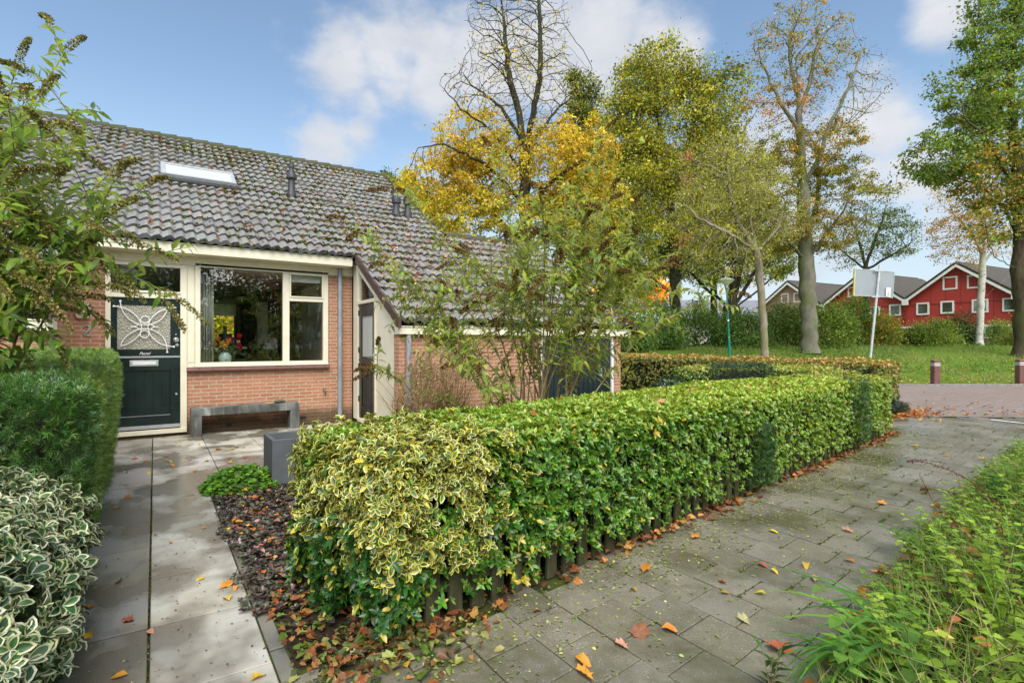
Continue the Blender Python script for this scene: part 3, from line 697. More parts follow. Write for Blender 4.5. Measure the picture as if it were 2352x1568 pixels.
# door frame of the side entrance
mb = MB(); mb.box(XA - .006, XA + .07, 8.845, 8.91, .08, 2.40); mb.prism([(XA - .006, 9.80, .08), (XA - .006, 10.05, .08), (XA - .006, 10.05, roof_z(10.05) - .275), (XA - .006, 9.80, roof_z(9.80) - .275)], (.076, 0, 0))
mb.box(XA - .012, XA + .07, 8.912, 9.798, 2.205, 2.265); mb.box(XA - .006, XA + .1, 8.912, 9.798, .05, .12)
sf = mb.build('door_frame', M_cream, H, bevel=.003)
MB().prism([(XA + .035, 8.92, 2.27), (XA + .035, 9.795, 2.27), (XA + .035, 9.795, roof_z(9.795) - .28), (XA + .035, 8.92, roof_z(8.92) - .28)], (.008, 0, 0)).build('pane', M_glass, sf)
mb = MB(); mb.box(XA + .5, XA + .52, 8.95, 10.1, .1, 2.3); mb.build('interior_wall', plain('brown_wall', (.25, .16, .09), .8), H)
sd_ = MB(); x0, x1 = XA + .02, XA + .06
sd_.box(x0, x1, 8.915, 9.06, .13, 2.2); sd_.box(x0, x1, 9.64, 9.795, .13, 2.2); sd_.box(x0, x1, 9.06, 9.64, 1.98, 2.2); sd_.box(x0, x1, 9.06, 9.64, 1.12, 1.25); sd_.box(x0, x1, 9.06, 9.64, .13, .35); sd_.box(x0 + .015, x1 - .003, 9.06, 9.64, .35, 1.12)
for y in (9.17, 9.28, 9.39, 9.50): sd_.box(x0 + .009, x0 + .0145, y, y + .09, .37, 1.1)
sd_.box(x0 - .012, x0, 8.93, 9.78, 1.17, 1.2)
sdoor = sd_.build('side_door', M_green, H, bevel=.004)
MB().box(x0 + .018, x0 + .03, 9.06, 9.64, 1.25, 1.98).build('pane', plain('net_curtain_glass', (.50, .53, .5), .15, 0, .06, 3), sdoor)
mb = MB(); mb.tube([(x0, 8.985, 1.28), (x0 - .05, 8.985, 1.28), (x0 - .055, 9.0, 1.28), (x0 - .055, 9.11, 1.28)], .010, 8); mb.box(x0 - .008, x0 - .0005, 8.97, 9.0, 1.1, 1.33); mb.build('handle', M_alu, sdoor)
for z in (.42, 1.02, 1.32, 2.0): MB().tube([(x0 - .004, 9.80, z), (x0 - .004, 9.80, z + .1)], .012, 8).build('hinge', M_darkplastic, sdoor)

# --- main frame around front door and window
y0, y1 = YF - .035, YF + .06
mb = MB()
mb.box(-.62, -.555, y0, y1, .12, 2.755); mb.box(.345, .435, y0, y1, .12, 2.755); mb.box(-.555, .345, y0, y1, 2.20, 2.31); mb.box(-.555, .345, y0, y1, 2.70, 2.755); mb.box(-.62, .435, y0 - .012, y1, .06, .13)
mb.box(-.555, .345, y0 - .02, y0 - .0005, 2.285, 2.315)
dframe = mb.build('door_frame', M_cream, H, bevel=.004)
MB().box(-.555, .345, YF + .01, YF + .018, 2.31, 2.70).build('pane', M_glass, dframe)
mb = MB(); mb.box(.4355, .548, YF - .015, YF + .05, 1.10, 2.755); mb.box(.45, .535, YF - .022, YF - .0155, 1.18, 2.70); mb.build('side_panel', M_cream, H, bevel=.003)
wf = MB()
wf.box(.55, .625, y0, y1, 1.105, 2.80); wf.box(2.585, 2.675, y0, y1, 1.105, 2.80); wf.box(.625, 2.585, y0, y1, 1.105, 1.175); wf.box(.625, 2.585, y0, y1, 2.745, 2.80); wf.box(1.89, 2.0, y0 + .003, y1, 1.175, 2.745); wf.box(2.0, 2.585, y0 + .003, y1, 2.245, 2.31)
wf.box(.55, 2.675, y0 - .02, y0 - .0005, 1.10, 1.135)
for a in ((2.0, 2.025, 2.31, 2.745), (2.56, 2.585, 2.31, 2.745), (2.025, 2.56, 2.31, 2.335), (2.025, 2.56, 2.72, 2.745)): wf.box(a[0], a[1], y0 - .012, y0 + .03, a[2], a[3])
win = wf.build('window', M_cream, H, bevel=.004)
for a in ((.625, 1.89, 1.175, 2.745), (2.0, 2.585, 1.175, 2.245), (2.025, 2.56, 2.335, 2.72)): MB().box(a[0], a[1], YF + .01, YF + .016, a[2], a[3]).build('pane', M_glass, win)
mb = MB(); mb.box(2.03, 2.555, YF + .07, YF + .11, 2.60, 2.715); mb.build('roller_blind', plain('white_blind', (.75, .76, .74), .7), win)
# window sill of glazed brown tiles
T = NT('sill_tile'); s = T.n('ShaderNodeSeparateXYZ'); T.l(T.coord(), s.inputs[0]); fr = T.math('FRACT', T.math('MULTIPLY', s.outputs[0], 5.0)); jt = T.math('LESS_THAN', fr, .045)
M_sill = T.pbr(T.mix(jt, T.mix(T.noise(6, 4), (.115, .055, .045), (.19, .10, .085)), (.06, .045, .04)), .35, 0, .5, T.bump(jt, -.6, .005))
MB().prism([(.43, YF - .085, 1.035), (.43, YF - .085, 1.058), (.43, YF - .037, 1.1), (.43, YF + .0, 1.1), (.43, YF + .0, 1.035)], (2.265, 0, 0)).build('window_sill', M_sill, H, bevel=.003)

# --- front door
DX0, DX1 = -.552, .342; dy = YF - .012
d = MB()
d.box(DX0, -.475, dy, dy + .045, .145, 2.195); d.box(.21, DX1, dy, dy + .045, .145, 2.195); d.box(-.475, .21, dy, dy + .045, 2.085, 2.195); d.box(-.475, .21, dy, dy + .045, 1.06, 1.40); d.box(-.475, .21, dy, dy + .045, .145, .36); d.box(-.475, .21, dy + .018, dy + .04, .36, 1.06)
for i in range(6): x = -.47 + i * .1135; d.box(x, x + .106, dy + .012, dy + .0175, .365, 1.055)
door = d.build('front_door', M_green, H, bevel=.004)
MB().box(-.475, .21, dy + .012, dy + .03, 1.40, 2.085).build('pane', M_frost, door)
MB().box(DX0 + .002, DX1 - .002, dy - .012, dy - .0005, 1.265, 1.292).build('drip_rail', M_alu, door)
MB().box(-.475, .21, dy - .006, dy + .011, .352, .36).build('panel_bead', M_alu, door)
MB().box(DX0 + .002, DX1 - .002, dy - .01, dy - .0005, .150, .205).build('kick_plate', M_alu, door)
mb = MB(); mb.box(-.32, .05, dy - .008, dy - .0005, 1.135, 1.225); lt = mb.build('letter_slot', M_alu, door, bevel=.003)
MB().box(-.285, .02, dy - .016, dy - .0085, 1.155, 1.205).build('flap', M_white, lt, bevel=.003)
kn = at_y(404, 780, dy); mb = MB()
def knob_prof(mb, c, prof, n=20):
    a = np.arange(n) * 2 * PI / n; vs = []
    for r_, q in prof:
        for s_ in a: vs.append((c[0] + r_ * math.cos(s_), c[1] - q, c[2] + r_ * math.sin(s_)))
    m = len(prof)
    return mb.add(vs, [(i * n + j, (i + 1) * n + j, (i + 1) * n + (j + 1) % n, i * n + (j + 1) % n) for i in range(m - 1) for j in range(n)] + [tuple((m - 1) * n + j for j in range(n))][::-1])
knob_prof(mb, kn, [(.03, 0), (.03, .008), (.014, .012), (.014, .03), (.032, .04), (.04, .055), (.036, .07), (.02, .08)]).build('handle', M_chrome, door, smooth=True)
p = at_y(406.5, 792, dy)
knob_prof(MB(), p, [(.024, 0), (.024, .01), (.012, .012), (.010, .014)]).build('lock', M_alu, door, smooth=True)
for q in ((404, 768, .009), (409, 724, .018), (405, 904, .016)):
    p = at_y(q[0], q[1], dy); knob_prof(MB(), p, [(q[2], 0), (q[2], .006), (q[2] * .4, .008)]).build('lock', M_alu, door, smooth=True)
# ornamental white grille, bent from thin bar
def zq(zx, zy): return at_y((260 + zx / 7.127) / 1.08844, (720 + zy / 7.127) / 1.08844, dy - .02)
def arc(pts, n=14):
    pts = np.array(pts, float); tt = np.linspace(0, 1, len(pts)); q = np.linspace(0, 1, n * (len(pts) - 1) + 1)
    out = []
    for u in q:   # Catmull-Rom
        k_ = min(int(u * (len(pts) - 1)), len(pts) - 2); f = u * (len(pts) - 1) - k_
        p0, p1, p2, p3 = pts[max(k_ - 1, 0)], pts[k_], pts[k_ + 1], pts[min(k_ + 2, len(pts) - 1)]
        out.append(.5 * ((2 * p1) + (-p0 + p2) * f + (2 * p0 - 5 * p1 + 4 * p2 - p3) * f * f + (-p0 + 3 * p1 - 3 * p2 + p3) * f ** 3))
    return np.array(out)
g = MB(); RB = .0075
curves = [[(175, 322), (290, 338), (420, 385), (540, 465), (630, 570), (668, 690), (640, 810), (560, 900), (440, 985), (300, 1030)],
          [(290, 235), (310, 350), (370, 470), (470, 570), (620, 645), (730, 655), (850, 640), (1000, 570), (1100, 450), (1145, 340), (1148, 268)],
          [(1262, 352), (1140, 360), (1010, 410), (900, 480), (820, 580), (785, 690), (810, 800), (880, 900), (990, 985), (1110, 1025), (1240, 1045)],
          [(300, 1030), (330, 940), (430, 835), (560, 755), (680, 728), (800, 732), (920, 770), (1030, 850), (1090, 940), (1115, 1030), (1128, 1135)],
          [(470, 690), (545, 685), (615, 650)], [(545, 690), (590, 705), (625, 738)], [(970, 692), (900, 688), (840, 650)], [(900, 694), (860, 710), (835, 740)]]
for cv in curves: g.tube(arc([zq(*p) for p in cv], 6), RB, 6)
for c_, rx in (((730, 562), 78), ((722, 822), 80)):
    th = np.linspace(0, 2 * PI, 26); g.tube([zq(c_[0] + rx * math.cos(a), c_[1] + rx * .8 * math.sin(a)) for a in th], RB, 6, False)
for e in ((175, 322), (1148, 262), (1268, 352), (1245, 1045), (1128, 1140), (290, 230)):
    p = zq(*e); knob_prof(g, p, [(.016, -.018), (.016, -.002), (.007, .002)], 12)
g.build('grille', M_white, door)
# white script word on the rail above the letter slot
cu = bpy.data.curves.new('nameplate_text', 'FONT'); cu.body = 'Pastel'; cu.size = .062; cu.shear = .45; cu.extrude = .0015; cu.align_x = 'CENTER'
tmp = bpy.data.objects.new('tmp', cu); dg = bpy.context.evaluated_depsgraph_get()
def text_mesh(body, size, shear=0, extrude=.0015, width=1.0):
    cu = bpy.data.curves.new('lettering', 'FONT'); cu.body = body; cu.size = size; cu.shear = shear; cu.extrude = extrude; cu.align_x = 'CENTER'; cu.align_y = 'CENTER'
    o = bpy.data.objects.new('tmp', cu); COL.objects.link(o); bpy.context.view_layer.update()
    me = bpy.data.meshes.new_from_object(o.evaluated_get(bpy.context.evaluated_depsgraph_get())); bpy.data.objects.remove(o); return me
bpy.data.objects.remove(tmp)
me = text_mesh('Pastel', .060, .5); p = at_y((260 + 720 / 7.127) / 1.08844, (720 + 1165 / 7.127) / 1.08844, dy - .004)
me.transform(Matrix.Translation(p) @ Matrix.Rotation(PI / 2, 4, 'X')); link('lettering', me, M_white, door)
# house number 2
T2 = [(0.30, 0.78), (0.36, 0.93), (0.55, 1.0), (0.74, 0.90), (0.76, 0.70), (0.62, 0.48), (0.40, 0.24), (0.27, 0.05)]
wd = [.05, .045, .05, .09, .11, .085, .055, .04]
pt = arc([(a, 0, b) for a, b in T2], 6); wdi = np.interp(np.linspace(0, 1, len(pt)), np.linspace(0, 1, len(wd)), wd)
tg = nrm(np.gradient(pt, axis=0)); pr = np.stack([-tg[:, 2], tg[:, 1] * 0, tg[:, 0]], -1)
o2 = at_y(183, 771, YF - .006); S2 = .155
mb = MB(); L_ = pt + pr * wdi[:, None]; R_ = pt - pr * wdi[:, None]; n_ = len(pt); q = lambda a, y: [tuple(o2 + np.array([v[0] * S2, y, v[2] * S2])) for v in a]
mb.add(q(L_, -.012) + q(R_, -.012) + q(L_, .004) + q(R_, .004), [(i, i + 1, n_ + i + 1, n_ + i) for i in range(n_ - 1)] + [(i, 2 * n_ + i, 2 * n_ + i + 1, i + 1) for i in range(n_ - 1)] + [(n_ + i, n_ + i + 1, 3 * n_ + i + 1, 3 * n_ + i) for i in range(n_ - 1)])
mb.prism([tuple(o2 + np.array([a * S2, -.012, b * S2])) for a, b in ((.22, .0), (.26, .11), (.5, .10), (.66, .05), (.80, .15), (.86, .02), (.72, -.06), (.5, 0))], (0, .016, 0))
mb.build('house_number', M_alu, H)
# outdoor wall lamp
lx0, lx1, lz0, lz1 = -.965, -.805, 1.86, 2.10
def rrect(x0, x1, z0, z1, r_, y, n=6):
    out = []
    for cx, cz, a0 in ((x1 - r_, z1 - r_, 0), (x0 + r_, z1 - r_, PI / 2), (x0 + r_, z0 + r_, PI), (x1 - r_, z0 + r_, 1.5 * PI)):
        for i in range(n): a = a0 + i / (n - 1) * PI / 2; out.append((cx + r_ * math.cos(a), y, cz + r_ * math.sin(a)))
    return out
lamp = MB().prism(rrect(lx0, lx1, lz0, lz1, .045, YF - .07), (0, .068, 0)).build('wall_lamp', M_cream, H, bevel=.012)
MB().prism(rrect(lx0 + .025, lx1 - .03, lz0 + .03, lz1 - .02, .03, YF - .088), (0, .017, 0)).build('lamp_glass', plain('lamp_glass', (.62, .55, .36), .3), lamp, bevel=.008)
# drain pipes
def pipe(x, y, z1, r_=.04):
    mb = MB(); mb.tube([(x, y, .0), (x, y, z1 * .33)], r_ * 1.08, 14); mb.tube([(x, y, z1 * .33), (x, y, z1)], r_, 14)
    for z in (z1 * .33, z1 * .62): mb.tube([(x, y, z - .02), (x, y, z + .02)], r_ * 1.16, 14)
    return mb.build('drainpipe', M_zinc, H, smooth=True)
pipe(2.885, YF - .055, 2.90); pipe(3.27, YA - .05, 1.64, .042)
# outside tap, air bricks, wall plate
tp = at_y(744, 900, YF); mb = MB(); mb.tube([tp + (0, 0, .03), tp + (0, -.07, .03), tp + (0, -.085, .02), tp + (0, -.09, -.05)], .013, 8); mb.box(tp[0] - .03, tp[0] + .03, YF - .07, YF - .055, tp[2] + .05, tp[2] + .062); mb.lathe([(.024, -.004), (.024, .004)], tp + (0, -.0, .03), 10); mb.tube([tp + (0, 0, .06), tp + (0, -.045, .06)], .02, 10)
mb.build('tap', M_chrome, H)
for x, z in ((1.04, .08), (2.24, .12)): MB().box(x - .05, x + .05, YF - .004, YF + .0, z, z + .05).build('air_brick', M_black, H)
pl = at_y(1040, 860, YA); mb = MB()
for dx, dz in ((-.07, 0), (.02, 0), (-.02, .065)): 
    for a in ((0, .13, 0, .004), (0, .13, .054, .058), (0, .004, .004, .054), (.126, .13, .004, .054)): mb.box(pl[0] + dx + a[0], pl[0] + dx + a[1], YA - .003, YA, pl[2] + dz + a[2], pl[2] + dz + a[3])
mb.build('vent_frame', M_darkplastic, H)
# garage style shed door in the annex front
mb = MB(); mb.box(5.862, 5.92, YA - .03, YA + .04, .03, 1.585); mb.box(7.62, 7.678, YA - .03, YA + .04, .03, 1.585); mb.box(5.862, 7.678, YA - .03, YA + .04, 1.585, 1.638); mb.build('door_frame', M_white, H, bevel=.003)
M_teal = plain('dark_teal_paint', (.007, .019, .023), .4, 0, .2, 3)
mb = MB(); x = 5.922
while x < 7.6: mb.box(x, min(x + .118, 7.618), YA - .0, YA + .03, .04, 1.63); x += .123
mb.box(5.922, 7.618, YA + .012, YA + .032, .04, 1.63); mb.build('shed_door', M_teal, H, bevel=.006)
mb = MB(); mb.box(7.3, 7.34, YA - .05, YA - .002, .85, 1.0); mb.build('handle', M_alu, bpy.data.objects['shed_door'])

# ------------------------------------------------------------------ things in and at the house
t_ = np.linspace(0, 1, 60); xs = .63 + .21 * t_; ys = YF + .30 + .035 * np.sin(t_ * 34) + .01 * np.sin(t_ * 77)
cvs = [(x, y, 1.14) for x, y in zip(xs, ys)] + [(x + .004 * math.sin(i), y, 2.78) for i, (x, y) in enumerate(zip(xs, ys))]
mb = MB(); mb.add(cvs, [(i, i + 1, 61 + i, 60 + i) for i in range(59)])
o = mb.build('curtain', plain('curtain_cloth', (.66, .65, .58), .9, 0, .08, 4), smooth=True); sol = o.modifiers.new('thick', 'SOLIDIFY'); sol.thickness = .004
tag(o, 'pale grey curtain hanging at the left edge of the living room window', 'curtain')
vz = 1.131; vc = np.array([1.03, 10.60, vz])
V = thing('flower_vase', 'pale blue vase with yellow, purple and red flowers standing in the window', 'vase', tuple(vc))
MB().lathe([(.05, 0), (.085, .03), (.105, .09), (.10, .14), (.075, .18), (.07, .2), (.06, .2), (.06, .17)], vc, 24).build('vase', plain('pale_blue_ceramic', (.45, .55, .56), .25, 0, .05, 8), V, smooth=True)
r = np.random.default_rng(5)
M_petal = leaf_material('petal', gloss=.0, transl=.25, tr_tint=(1, 1, 1)); M_leafgen = leaf_material('leaf', .4, .06, .3)
P = vc + [0, 0, .24] + r.normal(0, 1, (220, 3)) * [.13, .07, .06]; st_ = leaves_arrays(tpl_leaf(.4), P, nrm(P - vc - [0, 0, .1]), rand_dirs(220, r), r.uniform(.05, .10, 220), pal(220, [(.04, .09, .02), (.06, .12, .03)], .25, r))
leaf_object('foliage', st_, M_leafgen, V)
def bloom(c, d, rad, colr, k=46, name='flower'):
    d = nrm(np.array([d])); B, A, Nn, S = rosette(np.repeat(np.array([c]), 1, 0), d, k, np.array([rad]), (15, 88), r)
    return leaf_object(name, leaves_arrays(tpl_leaf(.3), B, A, Nn, S, pal(len(B), colr, .12, r)), M_petal, V)
for px, py, rad, cl in ((512, 792, .095, [(.75, .42, .05), (.8, .5, .12)]), (524, 782, .07, [(.75, .30, .06)]), (549, 771, .05, [(.55, .02, .03)]), (549, 795, .055, [(.42, .01, .04)]), (547, 784, .04, [(.75, .35, .3)]), (536, 778, .045, [(.12, .02, .08)]), (526, 774, .04, [(.18, .04, .14)]), (500, 778, .05, [(.6, .2, .06)]), (493, 790, .05, [(.55, .3, .04)]), (551, 805, .035, [(.5, .02, .05)])):
    bloom(at_y(px, py, 10.52 + r.uniform(-.04, .04)), (0.1, -1, .3), rad, cl)
pc = at_y(517, 797, 12.6); PL = thing('pendant_lamp', 'smoked glass pendant lamp hanging inside the living room', 'lamp', tuple(pc))
mb = MB(); mb.lathe([(.17, 0), (.17, .02), (.12, .28), (.115, .28), (.165, .02)], pc, 24); mb.build('lamp_shade', plain('smoked_glass', (.035, .035, .03), .15), PL, smooth=True)
mb = MB(); mb.lathe([(.035, .05), (.035, .42), (.01, .44), (.004, .45), (.004, 2.78 - pc[2])], pc, 12); mb.build('cord', M_alu, PL)

# concrete bench
T = NT('stained_concrete'); s = T.n('ShaderNodeSeparateXYZ'); T.l(T.coord(), s.inputs[0])
sv = T.noise(9, 5, .6, T.coord('Object', (1, 1, .15))); n = T.noise(3, 5)
c = T.mix(T.ramp(n, [(.35, 0.0), (.65, 1.0)]), (.085, .09, .085), (.20, .205, .195)); c = T.mix(T.ramp(sv, [(.55, 0.0), (.68, .75)]), c, (.42, .43, .40)); c = T.mix(T.ramp(T.noise(5, 4, .6, T.coord('Object', (1, 1, .3))), [(.48, 0.0), (.62, .7)]), c, (.045, .05, .04))
M_bench = T.pbr(c, .75, 0, .3, T.bump(T.noise(60, 3), .4, .004))
BN = thing('concrete_bench', 'low stained concrete bench against the wall under the window', 'bench', (1.28, 9.97, 0))
MB().box(.475, 2.10, 9.77, 10.09, .335, .462).build('seat', M_bench, BN, bevel=.008)
MB().box(.475, .625, 9.772, 10.088, .022, .334).build('leg', M_bench, BN, bevel=.006)
MB().box(1.95, 2.10, 9.772, 10.088, .022, .334).build('leg', M_bench, BN, bevel=.006)
# flat mossy stone and pale leaf-shaped stone on the bench
c0 = at_y(640, 917, 9.9); c0[2] = .463; mb = MB(); r = np.random.default_rng(3)
def stone(c, sx, sy, sz, seed, mat, name, label):
    rr = np.random.default_rng(seed); n = 11; a = np.arange(n) * 2 * PI / n; rad = rr.uniform(.8, 1.1, n); mb = MB()
    rings = [(0.75, 0), (1.0, .35), (.95, .75), (.7, 1.0)]; vs = []
    for q, z in rings:
        for i in range(n): vs.append((c[0] + sx * rad[i] * q * math.cos(a[i]), c[1] + sy * rad[i] * q * math.sin(a[i]), c[2] + sz * z))
    fs = [(i * n + j, i * n + (j + 1) % n, (i + 1) * n + (j + 1) % n, (i + 1) * n + j) for i in range(3) for j in range(n)] + [tuple(range(n - 1, -1, -1)), tuple(3 * n + j for j in range(n))]
    mb.add(vs, fs); return tag(mb.build(name, mat, smooth=True), label, 'stone')
stone((1.80, 9.90, .464), .10, .075, .05, 1, plain('mossy_stone', (.10, .10, .05), .9, 0, .5, 20, .5), 'flat_stone', 'dark mossy flat stone lying on the right end of the bench')
stone((1.64, 9.88, .464), .085, .05, .016, 2, plain('yellow_stone', (.40, .38, .14), .8, 0, .3, 20, .4), 'flat_stone', 'thin yellowish stone lying on the bench left of the mossy one')
# planter
PT = thing('planter', 'tall square dark grey planter half hidden behind the variegated shrub', 'planter', (1.3, 6.2, .02))
M_planter = plain('grey_fibre_cement', (.105, .115, .125), .7, 0, .2, 4, .2)
mb = MB(); a0, a1, b0, b1, zt = 1.0, 1.52, 5.9, 6.42, .50
vs = [(a0, b0, .02), (a1, b0, .02), (a1, b1, .02), (a0, b1, .02), (a0, b0, zt), (a1, b0, zt), (a1, b1, zt), (a0, b1, zt)]; e = .045
vs += [(a0 + e, b0 + e, zt), (a1 - e, b0 + e, zt), (a1 - e, b1 - e, zt), (a0 + e, b1 - e, zt), (a0 + e, b0 + e, zt - .2), (a1 - e, b0 + e, zt - .2), (a1 - e, b1 - e, zt - .2), (a0 + e, b1 - e, zt - .2)]
mb.add(vs, [(0, 3, 2, 1)] + [(i, (i + 1) % 4, 4 + (i + 1) % 4, 4 + i) for i in range(4)] + [(4 + i, 4 + (i + 1) % 4, 8 + (i + 1) % 4, 8 + i) for i in range(4)] + [(8 + i, 8 + (i + 1) % 4, 12 + (i + 1) % 4, 12 + i) for i in range(4)] + [(12, 13, 14, 15)])
mb.build('container', M_planter, PT, bevel=.005)
MB().box(a0 + e + .001, a1 - e - .001, b0 + e + .001, b1 - e - .001, zt - .19, zt - .09).build('soil', M_soil, PT)
# ------------------------------------------------------------------ picket fence along the pavement
M_fence = bark_material('weathered_green_wood', (.045, .045, .022), (.10, .092, .05), 9, (.05, .065, .018), .12)
FD = nrm(np.array([1, .14, 0])); FN = np.array([FD[1], -FD[0], 0])
FE = thing('picket_fence', 'low weathered picket fence with bottle shaped pickets at the foot of the front hedge', 'fence', (5.4, fence_y(5.4), 0))
px = 1.20; i = 0
while px < 9.4:
    o = np.array([px, fence_y(px), 0]) + FN * .012; hw = .043; H0 = .60 + random.uniform(-.015, .015); lean = random.uniform(-.012, .012)
    prof = [(-hw, .02), (hw, .02), (hw, .30), (hw * .8, .34), (hw * .45, .375), (hw * .40, .52), (hw * .62, .56), (hw * .5, H0 - .01), (0, H0), (-hw * .5, H0 - .01), (-hw * .62, .56), (-hw * .40, .52), (-hw * .45, .375), (-hw * .8, .34), (-hw, .30)]
    MB().prism([o + FD * (a + lean * z) + np.array([0, 0, z]) for a, z in prof], -FN * .018).build('picket', M_fence, FE)
    px += .147; i += 1
for z in (.17, .44):
    MB().obox(np.array([1.13, fence_y(1.13), z]) - FN * .034, FD * 8.4, FN * .026, (0, 0, .06)).build('rail', M_fence, FE)

# ------------------------------------------------------------------ hedges
def box_shell(n, L, W, Hh, rad, r, faces=('front', 'back', 'top', 'end0', 'end1'), zmin=.0):
    """random points and normals on a rounded box: u 0..L, v -W/2..W/2, z zmin..Hh"""
    ar = {'front': L * (Hh - zmin), 'back': L * (Hh - zmin), 'top': L * W, 'end0': W * (Hh - zmin), 'end1': W * (Hh - zmin)}
    wt = np.array([ar[f] for f in faces]); ch = r.choice(len(faces), n, p=wt / wt.sum())
    u = r.uniform(0, L, n); v = r.uniform(-W / 2, W / 2, n); z = r.uniform(zmin, Hh, n)
    for i, f in enumerate(faces):
        m = ch == i
        if f == 'front': v[m] = -W / 2
        if f == 'back': v[m] = W / 2
        if f == 'top': z[m] = Hh
        if f == 'end0': u[m] = 0
        if f == 'end1': u[m] = L
    p = np.stack([u, v, z], -1); q = np.stack([u.clip(rad, L - rad), v.clip(-W / 2 + rad, W / 2 - rad), np.minimum(z, Hh - rad)], -1)
    nn = nrm(p - q); return q + nn * rad, nn
def place(p, o, du): 
    du = np.array([du[0], du[1], 0.0]); dv = np.array([-du[1], du[0], 0.0])
    return np.array(o) + p[:, 0:1] * du + p[:, 1:2] * dv + p[:, 2:3] * np.array([0, 0, 1.0])
def rotv(p, du):
    du = np.array([du[0], du[1], 0.0]); dv = np.array([-du[1], du[0], 0.0]); return p[:, 0:1] * du + p[:, 1:2] * dv + p[:, 2:3] * np.array([0, 0, 1.0])
M_twig = bark_material('twig_bark', (.035, .026, .016), (.10, .075, .05), 20)
def twigs(name, pts, dirs, length, rad, parent, r, mat=None, n=3):
    mb = MB()
    for p, d in zip(pts, dirs):
        l = length * r.uniform(.5, 1.2); m = p + d * l * .5 + r.normal(0, .03, 3) * l * 3; mb.tube([p, m, p + d * l + r.normal(0, .05, 3) * l * 2], [rad, rad * .75, rad * .35], n, False)
    o = mb.build(name, mat or M_twig, parent, smooth=True); o['kind'] = 'stuff'; return o
M_core = plain('hedge_dark_filler', (.016, .018, .008), .95, 0, .5, 14)  # dark colour of the filler solids added inside hedges and shrubs
def core(name, o, du, L, W, Hh, ins, parent, z0=.08):
    du3 = np.array([du[0], du[1], 0]); dv = np.array([-du[1], du[0], 0])
    # solid dark filler added inside the hedge so gaps don't show through
    nu, nv_ = max(4, int(L / .15)), 7; vs = []; fs = []
    prof = [(-W / 2 + ins, z0), (-W / 2 + ins * .9, Hh * .5), (-W / 2 + ins * 1.2, Hh - ins * 1.5), (-W / 2 + ins * 2.2, Hh - ins), (W / 2 - ins * 2.2, Hh - ins), (W / 2 - ins * 1.2, Hh - ins * 1.5), (W / 2 - ins, z0)]
    r = np.random.default_rng(int(L * 1000))
    for i in range(nu + 1):
        u = ins + (L - 2 * ins) * i / nu; sh = .78 if i in (0, nu) else 1.0
        for v, z in prof: vs.append(np.array(o) + du3 * u + dv * (v * sh + r.normal(0, .02)) + np.array([0, 0, z * (sh if z > .3 else 1) + r.normal(0, .02)]))
    k = len(prof)
    for i in range(nu):
        for j in range(k - 1): fs.append((i * k + j, (i + 1) * k + j, (i + 1) * k + j + 1, i * k + j + 1))
    fs += [tuple(range(k)), tuple(nu * k + j for j in range(k - 1, -1, -1))]
    mb = MB(); mb.add(vs, fs); return mb.build(name, M_core, parent)

HO = np.array([.80, fence_y(.80) + .50, 0]); HU = (FD[0], FD[1]); HL, HW, HH = 8.95, 1.16, 1.0
M_hedgeleaf = leaf_material('glossy_hedge_leaf', .36, .075, .28)
M_varleaf = leaf_material('variegated_leaf', .38, .07, .22, tr_tint=(1.1, 1.1, .8))
T_leaf = tpl_leaf(.46, .09, .14); T_round = tpl_leaf(.62, .08, .12, .38, .74, .9); T_var = tpl_varieg(.46, .12, .2, .66); T_var2 = tpl_varieg(.56, .14, .24, .72)
r = np.random.default_rng(21)
N = 40000
p, nn = box_shell(N, HL, HW, HH, .16, r, zmin=.10)
p[:, 2] *= 1 - .07 * np.exp(-p[:, 0] / .6)
wv = wob(place(p, HO, HU), 2.2) * .035 + wob(place(p, HO, HU), 7) * .022
low = (p[:, 2] < .42) & (p[:, 1] < 0)
keep = r.random(N) < np.where(low, np.clip((p[:, 2] - .06) / .28, .0, 1) * np.clip(.74 + .7 * wob(p, 4.0) + p[:, 0] / 6 - .75 * np.exp(-((p[:, 0] - 1.0) / .9) ** 2), .03, 1.0), 1.0)
keep &= r.random(N) < np.where((nn[:, 1] < -.5) & (p[:, 2] < .75), .80 + .55 * wob(p, 3.1), 1.0)
varz = p[:, 0] + .10 * wob(p, 5) ; zth = .40 + .08 * wob(p, 6)
is_var = (varz + r.normal(0, .16, N) < .60 - .25 * (p[:, 2] < .5)) & (wob(p, 3.6) > -.30) & (r.random(N) < .88) & (p[:, 2] > zth) & (p[:, 0] + .35 * (p[:, 1] + .54) < 1.0)
P = place(p, HO, HU) ; Nw = rotv(nn, HU)
depth = -r.exponential(.045, N) + wv
P = P + Nw * depth[:, None]
dirv = nrm(Nw * .75 + np.array([0, 0, .45]) + r.normal(0, .42, (N, 3)))
m = keep & ~is_var
Pm, Dm, um, pm, nm = P[m], dirv[m], p[m, 0], p[m], nn[m]
HE = thing('euonymus_hedge', 'long clipped evergreen hedge with glossy green leaves running beside the pavement behind the pickets', 'hedge', tuple(HO + np.array([4.5, .6, 0])))
near = um < 3.4 + .5 * wob(pm, 3)
parts = []
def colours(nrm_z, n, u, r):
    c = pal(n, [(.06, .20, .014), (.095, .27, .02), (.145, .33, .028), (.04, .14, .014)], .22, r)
    t2 = (np.clip((u - 1.5) / 5.0, 0, .8) * .60 + np.clip(nrm_z, 0, 1) * (.50 + .35 * np.clip(u / 5, 0, 1)) + r.normal(0, .2, n)).clip(0, 1)[:, None]  # lighter upward leaves: new growth plus some top light painted in
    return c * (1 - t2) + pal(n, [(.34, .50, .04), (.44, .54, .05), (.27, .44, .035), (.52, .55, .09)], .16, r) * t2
a = near
B, A, Nn, S = rosette(Pm[a], Dm[a], 6, r.uniform(.034, .052, a.sum()), (38, 82), r)
